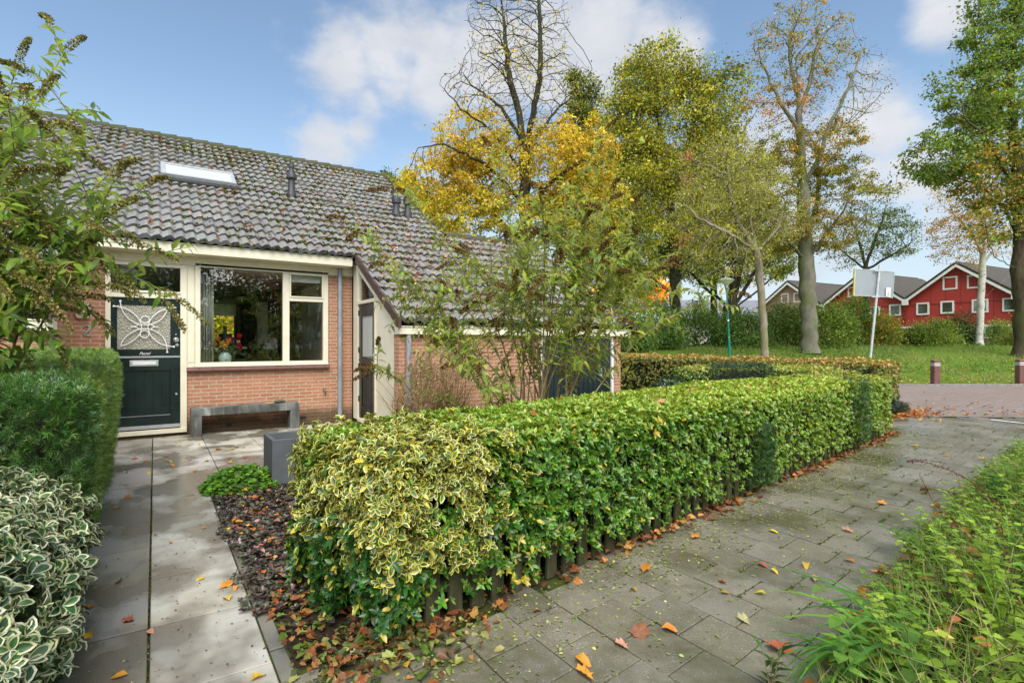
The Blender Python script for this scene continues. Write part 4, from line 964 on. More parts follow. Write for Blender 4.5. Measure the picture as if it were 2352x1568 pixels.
c = colours(np.tile(nm[a][:, 2], 6), len(B), np.tile(um[a], 6), r); yl = r.random(len(B)) < np.tile(.05 + .12 * (wob(pm[a], 4) > .45), 6); c[yl] = pal(yl.sum(), [(.42, .40, .03), (.5, .42, .05)], .15, r)
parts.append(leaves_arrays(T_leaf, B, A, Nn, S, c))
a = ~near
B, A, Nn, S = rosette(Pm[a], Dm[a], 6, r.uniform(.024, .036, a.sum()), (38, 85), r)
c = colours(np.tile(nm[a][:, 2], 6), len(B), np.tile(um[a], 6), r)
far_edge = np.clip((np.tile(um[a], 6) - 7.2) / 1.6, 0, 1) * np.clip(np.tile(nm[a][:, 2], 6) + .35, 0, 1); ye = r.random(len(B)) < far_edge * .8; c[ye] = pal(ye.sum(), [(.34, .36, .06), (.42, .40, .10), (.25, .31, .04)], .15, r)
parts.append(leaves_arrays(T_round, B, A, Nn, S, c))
leaf_object('foliage', parts, M_hedgeleaf, HE)
core('branches', HO, HU, HL, HW, HH, .20, HE)  # this part is the added dark filler, not separate limbs
q = r.choice(np.where(p[:, 1] < 0)[0], 420); twigs('twigs', P[q] - Nw[q] * .12, nrm(Nw[q] * .5 + np.array([0, 0, .8]) + r.normal(0, .4, (420, 3))), .22, .004, HE, r)
# pinkish fruits of the hedge
q = r.choice(np.where((p[:, 0] > 3.2) & (p[:, 0] < 7) & (p[:, 2] > .5) & (p[:, 1] < 0))[0], 110)
mb = MB()
for pt, nw in zip(P[q], Nw[q]):
    mb.lathe([(.003, -.007), (.009, -.003), (.010, .002), (.005, .007)], pt + nw * .02, 6)
fr_ = mb.build('berries', plain('pink_berry', (.55, .14, .10), .4), HE, smooth=True); fr_['kind'] = 'stuff'

VS = thing('variegated_shrub', 'gold edged variegated shrub forming the corner of the hedge beside the garden path', 'shrub', tuple(HO + np.array([.3, 0, 0])))
m = keep & is_var; a2 = r.integers(0, m.sum(), 900)
Pv = np.concatenate([P[m], P[m][a2] + Nw[m][a2] * r.uniform(.02, .07, (900, 1))]); Dv = np.concatenate([dirv[m], dirv[m][a2]])
# extra sprays hanging out of the corner
q = r.uniform(0, 1, (260, 2)); sp = np.stack([r.uniform(-.05, .62, 260), np.full(260, -.55) - r.uniform(0, .06, 260), r.uniform(.34, .95, 260)], -1)
sp2 = np.stack([-r.uniform(-.06, .02, 230), r.uniform(-.55, .5, 230), r.uniform(.35, .98, 230)], -1)
spw = place(np.concatenate([sp, sp2]), HO, HU); sdw = np.concatenate([np.tile(rotv(np.array([[0, -1, .35]]), HU), (260, 1)), np.tile(rotv(np.array([[-1, 0, .35]]), HU), (230, 1))])
cl = wob(spw, 8) > -.1; Pv = np.concatenate([Pv, spw[cl]]); Dv = np.concatenate([Dv, nrm(sdw[cl] + r.normal(0, .35, (cl.sum(), 3)))])
B, A, Nn, S = rosette(Pv, Dv, 6, r.uniform(.036, .058, len(Pv)), (38, 86), r)
n = len(B); cc_ = np.zeros((n, 2, 3)); cc_[:, 0] = pal(n, [(.05, .14, .03), (.08, .18, .04), (.035, .10, .025)], .2, r); cc_[:, 1] = pal(n, [(.66, .57, .08), (.72, .65, .15), (.64, .52, .05), (.72, .68, .26)], .1, r)
gr = r.random(n) < .06; cc_[gr, 1] = cc_[gr, 0]; yl = r.random(n) < .05; cc_[yl, 0] = cc_[yl, 1]
leaf_object('foliage', leaves_arrays(T_var, B, A, Nn, S, cc_), M_varleaf, VS)
q = r.integers(0, len(Pv), 160); twigs('twigs', Pv[q] - Dv[q] * .16, Dv[q], .18, .004, VS, r)

# lower, greener growth at the hedge corner with some yellow shoots (belongs to the same hedge)
n0 = 900; sp = np.stack([r.uniform(-.02, 1.1, n0), np.full(n0, -.5) - r.uniform(-.06, .1, n0), r.uniform(.1, .48, n0)], -1); sp2 = np.stack([-r.uniform(-.08, .06, n0), r.uniform(-.52, .5, n0), r.uniform(.06, .55, n0)], -1)
spw = place(np.concatenate([sp, sp2]), HO, HU); sdw = np.concatenate([np.tile(rotv(np.array([[0, -1, .3]]), HU), (n0, 1)), np.tile(rotv(np.array([[-1, 0, .3]]), HU), (n0, 1))])
cl = (wob(spw, 6) > -.25) & ~((spw[:, 0] > 1.12) & (spw[:, 2] < .43)); spw, sdw = spw[cl], nrm(sdw[cl] + r.normal(0, .45, (cl.sum(), 3)))
B, A, Nn, S = rosette(spw, sdw, 6, r.uniform(.04, .062, len(spw)), (35, 80), r)
c = pal(len(B), [(.03, .12, .012), (.05, .16, .016), (.022, .085, .015)], .22, r); yl = r.random(len(B)) < .10; c[yl] = pal(yl.sum(), [(.5, .45, .06), (.55, .42, .05)], .15, r)
leaf_object('foliage', leaves_arrays(T_leaf, B, A, Nn, S, c), M_hedgeleaf, HE)
for cpos in ((.80, -.66, .22), (2.2, -.62, .88)):
    w0 = place(np.array([cpos]), HO, HU); dd = nrm(rotv(np.array([[0, -1, .5]]), HU))
    B, A, Nn, S = rosette(np.repeat(w0, 4, 0) + r.normal(0, .03, (4, 3)), np.repeat(dd, 4, 0) + r.normal(0, .25, (4, 3)), 6, r.uniform(.038, .055, 4), (15, 75), r)
    leaf_object('yellow_shoot', leaves_arrays(T_leaf, B, A, Nn, S, pal(len(B), [(.55, .42, .04), (.48, .44, .05)], .15, r)), M_varleaf, HE)

# dark yew plants grown into the hedge
M_yew = leaf_material('yew_needle', .42, .06, .22)
T_yew = tpl_needles(10)
def yew_cloud(name, P, Nw, parent, r, size=(.05, .085), cols=((.03, .09, .02), (.05, .13, .025), (.07, .16, .03)), spread=.55):
    d = nrm(Nw * .8 + np.array([0, 0, .35]) + r.normal(0, spread, P.shape)); up = nrm(Nw + r.normal(0, .5, P.shape))
    return leaf_object(name, leaves_arrays(T_yew, P, d, up, r.uniform(*size, len(P)), pal(len(P), cols, .22, r)), M_yew, parent)
for (u0, wdt, ztop, lab) in ((4.05, .26, .70, 'dark yew bush grown into the middle of the long hedge'), (7.15, .42, 1.0, 'dark yew bush grown into the far end of the long hedge')):
    yo = HO + np.array([FD[0], FD[1], 0]) * u0
    Yt = thing('yew_bush', lab, 'bush', tuple(yo + FN * .5))
    n = 1150; th = r.uniform(0, 2 * PI, n); zz = r.uniform(.12, ztop, n); rr_ = (wdt * (1 - .25 * np.abs(zz / ztop - .45))) * np.sqrt(r.uniform(.3, 1, n))
    pp = np.stack([rr_ * np.cos(th) * .8, -.47 + .18 * np.sin(th) * rr_ / wdt - .06, zz], -1); W_ = place(pp, yo, HU)
    yew_cloud('foliage', W_, nrm(rotv(np.stack([np.cos(th) * .5, -np.ones(n), .2 * np.ones(n)], -1), HU)), Yt, r, (.05, .085), ((.03, .09, .014), (.045, .12, .018), (.06, .15, .022)))
    twigs('stem', place(np.stack([r.uniform(-.1, .1, 12), np.full(12, -.42), np.zeros(12) + .02], -1), yo, HU), np.tile([0, -.1, 1.0], (12, 1)) + r.normal(0, .15, (12, 3)), ztop * .8, .012, Yt, r, n=5)

# ------------------------------------------------------------------ yew hedge left of the path
YO = np.array([-.92, 3.75, 0]); YU = (0.0, 1.0); YL, YW, YH = 3.9, 1.2, 1.42
YE = thing('yew_hedge', 'clipped dark green yew hedge left of the garden path', 'hedge', (-.95, 5.6, 0))
n = 42000; p, nn = box_shell(n, YL, YW, 1.0, .13, r, ('front', 'back', 'top', 'end0', 'end1'), 0.0)   # front (v<0) faces the path (+X)
top = 1.22 + .20 * np.clip(p[:, 0] / 3.4, 0, 1)
p[:, 2] *= top
# hollow, bare zone at the near end
gap = (p[:, 0] < .25) & (p[:, 1] > -.28 + .1 * wob(p, 4)) & (p[:, 2] < .98 + .1 * wob(p, 5))
keep = ~gap | (r.random(n) < .10)
keep &= r.random(n) < np.where((p[:, 0] < .35), .50 + .7 * (wob(p, 5) > -.25), 1.0)
P = place(p, YO, YU); Nw = rotv(nn, YU); P = P + Nw * ((-r.exponential(.035, n) + wob(P, 3) * .03 + wob(P, 11) * .018)[:, None])
lowr = (p[:, 1] < 0) & (p[:, 2] < .9); P[lowr, 0] -= .10 * (1 - p[lowr, 2] / .9)
endm = p[:, 0] < .5
yew_cloud('foliage', P[keep & ~endm], Nw[keep & ~endm], YE, r, (.035, .06), ((.16, .29, .035), (.22, .35, .045), (.28, .39, .06), (.10, .21, .03)))
ke = keep & endm
yew_cloud('foliage', P[ke], Nw[ke], YE, r, (.055, .10), ((.045, .13, .018), (.07, .18, .024), (.12, .24, .04)))
core('branches', YO + np.array([0, .35, 0]), YU, YL - .35, YW, 1.25, .16, YE)
M_yewbark = bark_material('yew_bark', (.07, .038, .022), (.20, .12, .075), 14)
mb = MB()
for i in range(16):
    x0 = r.uniform(-1.5, -.8); b = np.array([x0, 4.35 + r.uniform(0, .3), r.uniform(.1, .5)]); e = np.array([x0 + r.uniform(-.35, .45), 3.82 + r.uniform(-.05, .2), r.uniform(.75, 1.18)])
    mid = (b + e) / 2 + np.array([r.uniform(-.1, .1), -.12, -.05]); mb.tube(arc([b, mid, e], 5), np.linspace(.014, .004, 11), 5, False)
    for k_ in range(3): m_ = mid + (e - mid) * r.uniform(.1, .8); mb.tube([m_, m_ + nrm(e - b) * .12 + r.normal(0, .05, 3), m_ + nrm(e - b) * .24 + r.normal(0, .08, 3)], [.005, .004, .002], 4, False)
mb.build('bare_branches', M_yewbark, YE, smooth=True)
# the low clipped yew strip running on along the path edge
YS = thing('yew_edging', 'low strip of clipped yew along the left edge of the path slabs', 'hedge', (-.42, 2.8, 0))
n = 5200; p, nn = box_shell(n, 2.6, .22, .62, .05, r, ('front', 'top', 'end0'), .0); p[:, 2] *= .40 + .6 * np.clip(p[:, 0] / 2.2, 0, 1)
P = place(p, (-.47, 1.7, 0), YU); Nw = rotv(nn, YU); P += Nw * ((-r.exponential(.02, n) + wob(P, 9) * .02)[:, None])
yew_cloud('foliage', P, Nw, YS, r, (.03, .05), ((.035, .10, .02), (.05, .13, .025), (.03, .08, .02)))
core('branches', (-.49, 1.7, 0), YU, 2.6, .20, .42, .05, YS, 0.0)

# white edged variegated shrub in the left corner
WS = thing('white_variegated_shrub', 'white edged variegated shrub in front of the yew hedge at the left', 'shrub', (-.9, 2.9, 0))
n = 1900; th = r.uniform(0, 2 * PI, n); ph = np.arccos(r.uniform(-.35, 1, n)); C0 = np.array([-.69, 3.14, .39]); rad3 = np.array([.45, 1.2, .50])
dirs = np.stack([np.sin(ph) * np.cos(th), np.sin(ph) * np.sin(th), np.cos(ph)], -1)
bump = 1 + .14 * wob(dirs * 2, 3) + .09 * wob(dirs * 2, 8)
P = C0 + dirs * rad3 * bump[:, None] - dirs * r.exponential(.04, (n, 1)); P[:, 2] = np.maximum(P[:, 2], .05)
ok = (P[:, 0] < -.27) & (P[:, 1] > 2.25); P, dirs = P[ok], dirs[ok]
B, A, Nn, S = rosette(P, nrm(dirs + [.15, -.1, .5] + r.normal(0, .55, P.shape)), 6, r.uniform(.044, .070, len(P)), (35, 88), r)
n = len(B); cc_ = np.zeros((n, 2, 3)); cc_[:, 0] = pal(n, [(.035, .11, .03), (.06, .15, .045), (.028, .085, .03)], .2, r); cc_[:, 1] = pal(n, [(.56, .57, .34), (.62, .62, .42), (.50, .52, .26)], .12, r)
leaf_object('foliage', leaves_arrays(T_var2, B, A, Nn, S, cc_), M_varleaf, WS)
q = r.integers(0, len(P), 120); twigs('twigs', P[q] - dirs[q] * .2, dirs[q], .2, .005, WS, r)
mb = MB(); n_ = 14
mb.lathe([(.20, .06), (.24, .3), (.2, .5), (.05, .58)], (-.76, 2.7, 0), 14); mb.lathe([(.20, .06), (.24, .3), (.2, .5), (.05, .58)], (-.74, 3.25, 0), 14); mb.lathe([(.20, .06), (.22, .3), (.16, .5), (.05, .54)], (-.72, 3.8, 0), 14); mb.build('branches', M_core, WS)  # dark filler lumps added to block the view through the shrub
# ivy at the very corner
IV = thing('ivy', 'dark green ivy growing below the white edged shrub in the bottom left corner', 'ivy', (-.62, 2.0, 0))
n = 420; P = np.stack([r.uniform(-1.0, -.42, n), r.uniform(1.7, 2.45, n), r.uniform(.03, .28, n)], -1)
d = nrm(r.normal(0, 1, (n, 3)) * [1, 1, .4] + [.3, -.5, -.1])
leaf_object('foliage', leaves_arrays(tpl_lobed(5), P, d, nrm(np.array([.2, -.5, 1.0]) + r.normal(0, .3, (n, 3))), r.uniform(.05, .085, n), pal(n, [(.018, .06, .022), (.03, .085, .03)], .2, r)), leaf_material('ivy_leaf', .3, .09, .12), IV)
twigs('stem', P[:60], d[:60], .15, .003, IV, r)

# ------------------------------------------------------------------ butterfly bushes
M_budleaf = leaf_material('buddleia_leaf', .5, .035, .58, pale=.4)
M_budstem = bark_material('buddleia_stem', (.20, .14, .065), (.40, .31, .17), 14)
M_spike = leaf_material('seed_head', gloss=0, transl=.1)
T_lance = tpl_leaf(.34, .07, .22, .30, .66, .72)
def buddleia(root, base, stems, r, leaf_cols, spike_cols, leaf_len=(.09, .17), nspike=40, nside=(4, 7), gap=.08, sl=(.18, .30), t0_=.34, thin=1.0, up_=(.40, .93)):
    """stems: list of polylines; leaves in opposite pairs on the upper part, seed heads at the tips"""
    mb = MB(); LB = []; LA = []; LN = []; LS = []; tips = []
    def leafy(pl, t0, gap):
        L = np.sum(np.linalg.norm(np.diff(pl, axis=0), axis=1)); m = max(2, int(L / gap)); q = np.linspace(t0, .99, m); a0 = r.uniform(0, PI)
        idx = q * (len(pl) - 1); i0 = idx.astype(int).clip(0, len(pl) - 2); f = (idx - i0)[:, None]; pos = pl[i0] * (1 - f) + pl[i0 + 1] * f; tg = nrm(pl[i0 + 1] - pl[i0])
        for j in range(m):
            e1 = nrm(np.cross(tg[j], r.normal(size=3))); ang = a0 + (j % 2) * PI / 2; e2 = np.cross(tg[j], e1); e = math.cos(ang) * e1 + math.sin(ang) * e2
            for s_ in (1, -1):
                if r.random() < .06: continue
                a_ = nrm(s_ * e + tg[j] * .55 + np.array([0, 0, -.28 + r.normal(0, .25)])); LB.append(pos[j]); LA.append(a_); LN.append(nrm(np.array([0, 0, 1.0]) + tg[j] * .4 + r.normal(0, .3, 3))); LS.append(r.uniform(*leaf_len) * (1 - .35 * q[j] * (j / m)))
    for pl in stems:
        pl = arc(pl, 7); n = len(pl); rad = np.linspace(.012, .0035, n); mb.tube(pl, rad, 6, False); leafy(pl, t0_, gap)
        tips.append((pl[-1], nrm(pl[-1] - pl[-3])))
        for k_ in range(r.integers(nside[0], nside[1])):      # side shoots
            i_ = int(n * r.uniform(*up_)); tgd = nrm(pl[min(i_ + 1, n - 1)] - pl[i_ - 1]); d = nrm(tgd * .6 + nrm(r.normal(size=3)) * .75 + [0, 0, .12]); L = r.uniform(.22, .55)
            sp = np.array([pl[i_], pl[i_] + d * L * .5 + [0, 0, .03], pl[i_] + d * L + [0, 0, -.03 * L]]); sp = arc(sp, 4); mb.tube(sp, np.linspace(.005, .002, len(sp)), 4, False); leafy(sp, .12, gap * .75)
            tips.append((sp[-1], nrm(sp[-1] - sp[-3])))
    mb.build('stems', M_budstem, root, smooth=True)
    n = len(LB)
    leaf_object('foliage', leaves_arrays(T_lance, np.array(LB), np.array(LA), np.array(LN), np.array(LS), pal(n, leaf_cols, .2, r)), M_budleaf, root)
    r.shuffle(tips)
    for tpt, td in tips[:nspike]:
        L = r.uniform(*sl); q = np.linspace(0, 1, 7); side = nrm(np.cross(td, [0, 0, 1.0]) + 1e-6)
        ax = np.array([tpt + td * L * u + np.array([0, 0, -.35 * L * u * u]) + side * .06 * L * math.sin(2.5 * u) for u in q]); m = 260; u = r.random(m) ** .8; idx = u * 6; i0 = idx.astype(int).clip(0, 5); f = (idx - i0)[:, None]
        c_ = ax[i0] * (1 - f) + ax[i0 + 1] * f; d = rand_dirs(m, r); rad = (thin * .026 * (1 - u) ** .55 + .005)[:, None]
        arr = leaves_arrays(tpl_simple(.75, .25), c_ + d * rad * r.uniform(.3, 1, (m, 1)), nrm(d + td * .5), rand_dirs(m, r), r.uniform(.012, .023, m), pal(m, spike_cols, .28, r))
        ab = leaves_arrays(tpl_blade(.02, .03, 6), ax[:-1], np.diff(ax, axis=0), np.tile([[0, 0, 1.0]], (6, 1)) + .01, np.linalg.norm(np.diff(ax, axis=0), axis=1) * 1.1, pal(6, spike_cols, .2, r))
        leaf_object('seed_head', [arr, ab], M_spike, root)
BC = [(.31, .44, .05), (.40, .50, .065), (.25, .38, .055), (.50, .55, .09), (.20, .31, .09)]
SC = [(.17, .10, .035), (.23, .14, .05), (.13, .08, .025), (.27, .17, .07)]
r = np.random.default_rng(31)
base = np.array([3.50, 4.72, 0.0]); BU = thing('butterfly_bush', 'tall leafy butterfly bush with brown seed heads behind the long hedge', 'shrub', tuple(base))
stems = []
# stems are bundled low and fan outwards
for k_ in range(46):
    a = r.uniform(0, 2 * PI); sp = r.uniform(.15, 1.0) ** .8; b = base + np.array([r.normal(0, .16), r.normal(0, .12), .02])
    out = np.array([RT[0] * math.cos(a) * 1.75 + FW[0] * math.sin(a) * .9, RT[1] * math.cos(a) * 1.75 + FW[1] * math.sin(a) * .9, 0]) * sp
    hgt = r.uniform(2.95, 3.65) * (1 - .40 * sp * sp) * r.uniform(.8, 1.03)
    if k_ % 10 == 0: hgt *= .62
    stems.append(np.array([b, b + out * .22 + [0, 0, hgt * .38], b + out * .58 + [0, 0, hgt * .75], b + out * 1.05 + r.normal(0, .06, 3) + [0, 0, hgt]]))
buddleia(BU, base, stems, r, BC, SC, (.075, .145), 92, (6, 9), .075, (.18, .32), .46, 1.0, (.55, .98))
base = np.array([-1.25, 4.75, 0.0]); BL = thing('butterfly_bush', 'butterfly bush overhanging the yew hedge at the left edge with drooping olive seed heads', 'shrub', tuple(base))
stems = []; BC2 = [(.21, .36, .03), (.27, .42, .045), (.34, .47, .06), (.13, .26, .04)]; SC2 = [(.28, .25, .08), (.22, .20, .06), (.34, .31, .11)]
def lb(x, y, dd): return at_d(x, y, dd)
targets = [(40, 150, 3.6), (150, 120, 3.9), (90, 230, 3.5), (170, 250, 3.8), (60, 320, 3.3), (190, 300, 3.7), (250, 400, 3.6), (120, 430, 3.4), (330, 430, 3.7), (240, 500, 3.5), (150, 560, 3.4), (60, 520, 3.2), (230, 590, 3.6), (230, 640, 3.5), (120, 650, 3.4), (380, 670, 3.9), (60, 640, 3.2), (70, 700, 3.3), (20, 430, 3.1), (-40, 250, 3.2), (-60, 500, 3.0), (20, 740, 3.3), (30, 200, 3.4), (-20, 350, 3.3), (110, 330, 3.5)]
for (x, y, dd) in targets:
    e = lb(x, y, dd); b = base + np.array([r.normal(0, .12), r.normal(0, .15), .02]); hm = max(e[2] * .92, 1.75) if e[2] > 2 else 1.85
    m1 = np.array([b[0] * .7 + e[0] * .3, b[1] * .75 + e[1] * .25, hm * .55]); m2 = np.array([b[0] * .35 + e[0] * .65, b[1] * .35 + e[1] * .65, max(e[2] + .10, hm * .85) if e[2] < 2.2 else hm * .86])
    stems.append(np.array([b, m1, m2, e]))
buddleia(BL, base, stems, r, BC2, SC2, (.085, .15), 80, (5, 7), .07, (.18, .34), .34, .68)

# ------------------------------------------------------------------ dry ornamental grasses in front of the annex
M_straw = leaf_material('dry_grass', gloss=.0, transl=.25, tr_tint=(1.1, 1, .8))
def grass_clump(name, label, base, n, hgt, r, cols, plume=True, lean=.35, spread=.10):
    G = thing(name, label, 'ornamental grass', tuple(base)); B = base + np.stack([r.normal(0, spread, n), r.normal(0, spread, n), np.zeros(n)], -1)
    d = nrm(np.stack([r.normal(0, lean, n), r.normal(0, lean, n), np.ones(n)], -1)); side = nrm(np.cross(d, rand_dirs(n, r)))
    leaf_object('blades', leaves_arrays(tpl_blade(.5, .010, 5), B, d, side, hgt * r.uniform(.5, 1.0, n), pal(n, cols, .18, r)), M_straw, G)
    if plume:
        pb = []
        for i in range(int(n * .16)):
            d1 = nrm(np.array([r.normal(0, lean * .5), r.normal(0, lean * .5), 1.0])); top = base + d1 * hgt * r.uniform(.75, 1.1) + np.array([r.normal(0, spread), r.normal(0, spread), 0]); m = 46; u = r.random(m); ax = top - d1 * .22 * u[:, None] + np.array([.05, .0, 0]) * ((1 - u) ** 2)[:, None]
            pb.append(leaves_arrays(tpl_blade(.6, .09, 2), ax, nrm(d1 * .7 + r.normal(0, .35, (m, 3)) + [0.25, 0, -.1]), rand_dirs(m, r), r.uniform(.05, .10, m), pal(m, [(.50, .36, .22), (.42, .27, .15), (.58, .45, .30)], .15, r)))
            mbx = leaves_arrays(tpl_blade(.02, .004, 2), np.array([base + np.array([0, 0, .05])]), np.array([top - base]), np.array([[0, -1, .2]]), np.array([np.linalg.norm(top - base)]), pal(1, [(.3, .22, .1)], .1, r), np.array([.6])); pb.append(mbx)
        leaf_object('plumes', pb, M_straw, G)
GC = [(.36, .25, .12), (.45, .33, .17), (.28, .22, .08), (.20, .20, .06)]
grass_clump('ornamental_grass', 'straw coloured grass clump in front of the side door', np.array([2.95, 6.75, 0.0]), 130, .85, r, GC, True, .30)
grass_clump('ornamental_grass', 'straw coloured grass clump with plumes beside the annex drainpipe', np.array([3.2, 7.15, 0.0]), 190, 1.3, r, GC, True, .18)
grass_clump('ornamental_grass', 'straw coloured grass clump with plumes against the annex brick wall', np.array([3.7, 7.2, 0.0]), 220, 1.35, r, GC, True, .20)

# ------------------------------------------------------------------ ground cover beside the path
GMt = thing('strawberry_plant', 'bright green leafy mound between path and planter', 'plant', (.74, 6.12, 0))
n = 950; a = r.uniform(0, 2 * PI, n); q = np.sqrt(r.random(n)); P = np.stack([.76 + .36 * q * np.cos(a), 6.14 + .42 * q * np.sin(a), .03 + .17 * (1 - q ** 2) * r.uniform(.5, 1.15, n)], -1)
leaf_object('foliage', leaves_arrays(tpl_leaf(.8, .1, .15, .4, .75, .9), P, nrm(np.stack([np.cos(a), np.sin(a), r.normal(.1, .3, n)], -1)), nrm(np.stack([.3 * np.cos(a), .3 * np.sin(a), np.ones(n)], -1) + r.normal(0, .25, (n, 3))), r.uniform(.045, .075, n), pal(n, [(.13, .30, .025), (.19, .38, .035), (.09, .22, .02)], .18, r)), leaf_material('soft_leaf', .5, .03, .35), GMt)
n = 5200; X = r.uniform(.40, 1.15, n); Y = r.uniform(3.15, 6.3, n); edge = .50 + .05 * np.sin(Y * 5) + .03 * np.sin(Y * 13); ok = (X > edge - .10 * r.random(n)) & ((X < .80) | (Y > 4.1)) & ((Y < 5.75) | (X > .9)); X, Y = X[ok], Y[ok]; n = len(X)
P = np.stack([X, Y, .015 + .05 * r.random(n)], -1)
B, A, Nn, S = rosette(P[::2], nrm(np.array([0, 0, 1.0]) + r.normal(0, .22, P[::2].shape)), 6, r.uniform(.020, .036, len(P[::2])), (45, 86), r)
tag(leaf_object('bugleweed', leaves_arrays(T_round, B, A, Nn, S, pal(len(B), [(.075, .05, .05), (.12, .075, .07), (.075, .08, .04), (.16, .09, .07), (.09, .12, .045)], .3, r)), leaf_material('bugle_leaf', .35, .12, .12)), 'dark purple leaved ground cover edging the right side of the path', 'ground cover', kind='stuff')
# ------------------------------------------------------------------ fallen leaves
M_fall = leaf_material('fallen_leaf', .5, .05, .12, tr_tint=(1.1, .9, .5))
FALL = [(.52, .20, .03), (.62, .30, .04), (.42, .12, .03), (.33, .10, .03), (.60, .42, .06), (.26, .09, .035), (.50, .24, .12)]
T_oak = tpl_lobed(7, .40, .66); T_map = tpl_lobed(5, .44, .85); T_el2 = tpl_leaf(.5, .2, .3); T_el = tpl_leaf(.6, .10, .16)
def litter(name, label, X, Y, Z, size, cols, r, up=.22, cat='leaf litter', tps=None):
    n = len(X); P = np.stack([X, Y, Z], -1); a = r.uniform(0, 2 * PI, n); d = np.stack([np.cos(a), np.sin(a), r.normal(0, .12, n)], -1); nn = nrm(np.array([0, 0, 1.0]) + r.normal(0, up, (n, 3))); parts = []
    w = r.integers(0, 3, n); c = pal(n, cols, .22, r); S = r.uniform(*size, n)
    for i, tp in enumerate(tps or (T_oak, T_el, T_el2)):
        m = w == i
        if m.any(): parts.append(leaves_arrays(tp, P[m], d[m], nn[m], S[m], c[m]))
    return tag(leaf_object(name, parts, M_fall), label, cat, kind='stuff')
r = np.random.default_rng(41)
n = 1050; X = .9 + 9.2 * r.random(n) ** 1.15; Y = np.array([fence_y(x) for x in X]) - np.abs(r.normal(0, .075, n)) + .03; cl = r.random(n) < .35 + .65 * (np.sin(X * 2.1) > -.2) * (X > 2.2)
X, Y = X[cl], Y[cl]; litter('leaf_litter', 'brown and orange fallen leaves drifted against the foot of the pickets', X, Y, .024 + .035 * r.random(len(X)), (.045, .085), [(.36, .13, .04), (.26, .085, .03), (.45, .18, .05), (.18, .07, .03), (.5, .28, .07)], r, .5)
n = 640; X = r.normal(.95, .26, n); Y = 2.55 + .14 * (X - 1.26) + r.normal(.02, .16, n) - .05; ok = (X > .5) & (Y < 3.0); litter('leaf_litter', 'damp mixed leaves and clippings heaped at the hedge corner', X[ok], Y[ok], .02 + .04 * r.random(ok.sum()), (.03, .07), [(.26, .10, .03), (.16, .07, .03), (.10, .15, .02), (.20, .22, .05), (.36, .16, .05), (.35, .33, .10), (.06, .08, .02), (.12, .09, .05)], r, .5)
n = 260; X = r.uniform(.54, .95, n); Y = r.uniform(2.65, 3.5, n); ok = X < .60 + .5 * r.random(n); litter('leaf_litter', 'damp brown leaves and clippings on the bare soil at the path edge', X[ok], Y[ok], .012 + .03 * r.random(ok.sum()), (.03, .07), [(.30, .10, .03), (.20, .08, .03), (.10, .15, .02), (.20, .22, .05), (.42, .18, .05), (.06, .05, .05)], r, .5)
n = 240; X = r.uniform(.45, 1.0, n); Y = r.uniform(3.0, 5.8, n); ok = X > .55 + .05 * np.sin(Y * 5); litter('leaf_litter', 'brown leaves fallen among the dark ground cover', X[ok], Y[ok], .05 + .03 * r.random(ok.sum()), (.03, .06), FALL + [(.45, .28, .22), (.35, .2, .17)], r, .4)
n = 420; c0 = at_z(2100, 950); X = c0[0] + r.normal(-.5, .55, n); Y = c0[1] + r.normal(.1, .30, n); litter('leaf_litter', 'heap of orange leaves where the hedge meets the road', X, Y, .03 + .03 * r.random(n), (.06, .12), FALL[:4], r, .4)
n = 500; X = r.uniform(12.5, 26, n); Y = road_edge_y(X) * 1.0 + .3 + r.exponential(1.2, n); tt_ = X * FW[0] + Y * FW[1]; ok = tt_ < 18.3; litter('leaf_litter', 'scattered leaves on the clinker road', X[ok], Y[ok], .02 + .01 * r.random(ok.sum()), (.05, .11), FALL, r, .2)
# small pale green leaflets and clippings strewn over path and pavement
n = 3600; X = r.uniform(.6, 10.5, n) ** 1.0; q = r.exponential(.33, n); Y = np.array([fence_y(x) for x in X]) - .06 - q; ok = (Y > np.array([verge_y(x) for x in X]) - .3)
X, Y = X[ok], Y[ok]; litter('clippings', 'small pale green leaflets strewn over the pavement', X, Y, np.full(len(X), .022), (.012, .028), [(.28, .33, .06), (.42, .42, .14), (.20, .27, .05), (.12, .18, .03)], r, .15, 'clippings', (T_el, T_el, T_round))
n = 900; X = r.uniform(-.42, .45, n) ; Y = 1.8 + 7 * r.random(n) ** 1.7; litter('clippings', 'yew clippings and specks on the path slabs', X, Y, np.full(n, .027), (.006, .018), [(.10, .14, .03), (.05, .045, .03), (.40, .36, .2), (.20, .12, .06)], r, .1, 'clippings', (T_el, T_el, T_el))
# moss and tiny weeds in the tile joints
n = 5200; ci = r.integers(0, 40, n); X = -.27 + 0 * ci + .31 * ci + np.where(r.random(n) < .25, 0, r.uniform(0, .31, n)); ri = r.integers(-8, 6, n); col_i = np.floor((X + 2.44) / .31).astype(int); Y = 2.44 + .31 * ri + .155 * (col_i % 2) + .12 * (X - 1.26) + r.normal(0, .008, n)
fy = np.array([fence_y(x) for x in X]); vy = np.array([verge_y(x) for x in X]); ok = (Y < fy) & (Y > vy - .2) & (X > .6) & (r.random(n) < .25 + .75 * (wob(np.stack([X, Y, 0 * X], -1), 3.2) > .12)); P = np.stack([X, Y, np.full(n, .014)], -1)[ok]; P = np.repeat(P, 5, 0) + r.normal(0, 1, (ok.sum() * 5, 3)) * [.016, .007, .001]
tag(leaf_object('joint_moss', leaves_arrays(tpl_simple(.7, .2), P, nrm(r.normal(size=P.shape) * [1, 1, .3] + [0, 0, .5]), rand_dirs(len(P), r), r.uniform(.008, .02, len(P)), pal(len(P), [(.10, .15, .02), (.16, .20, .03), (.07, .10, .015)], .25, r)), M_mossleaf), 'moss and seedlings in the pavement joints', 'moss', kind='stuff')
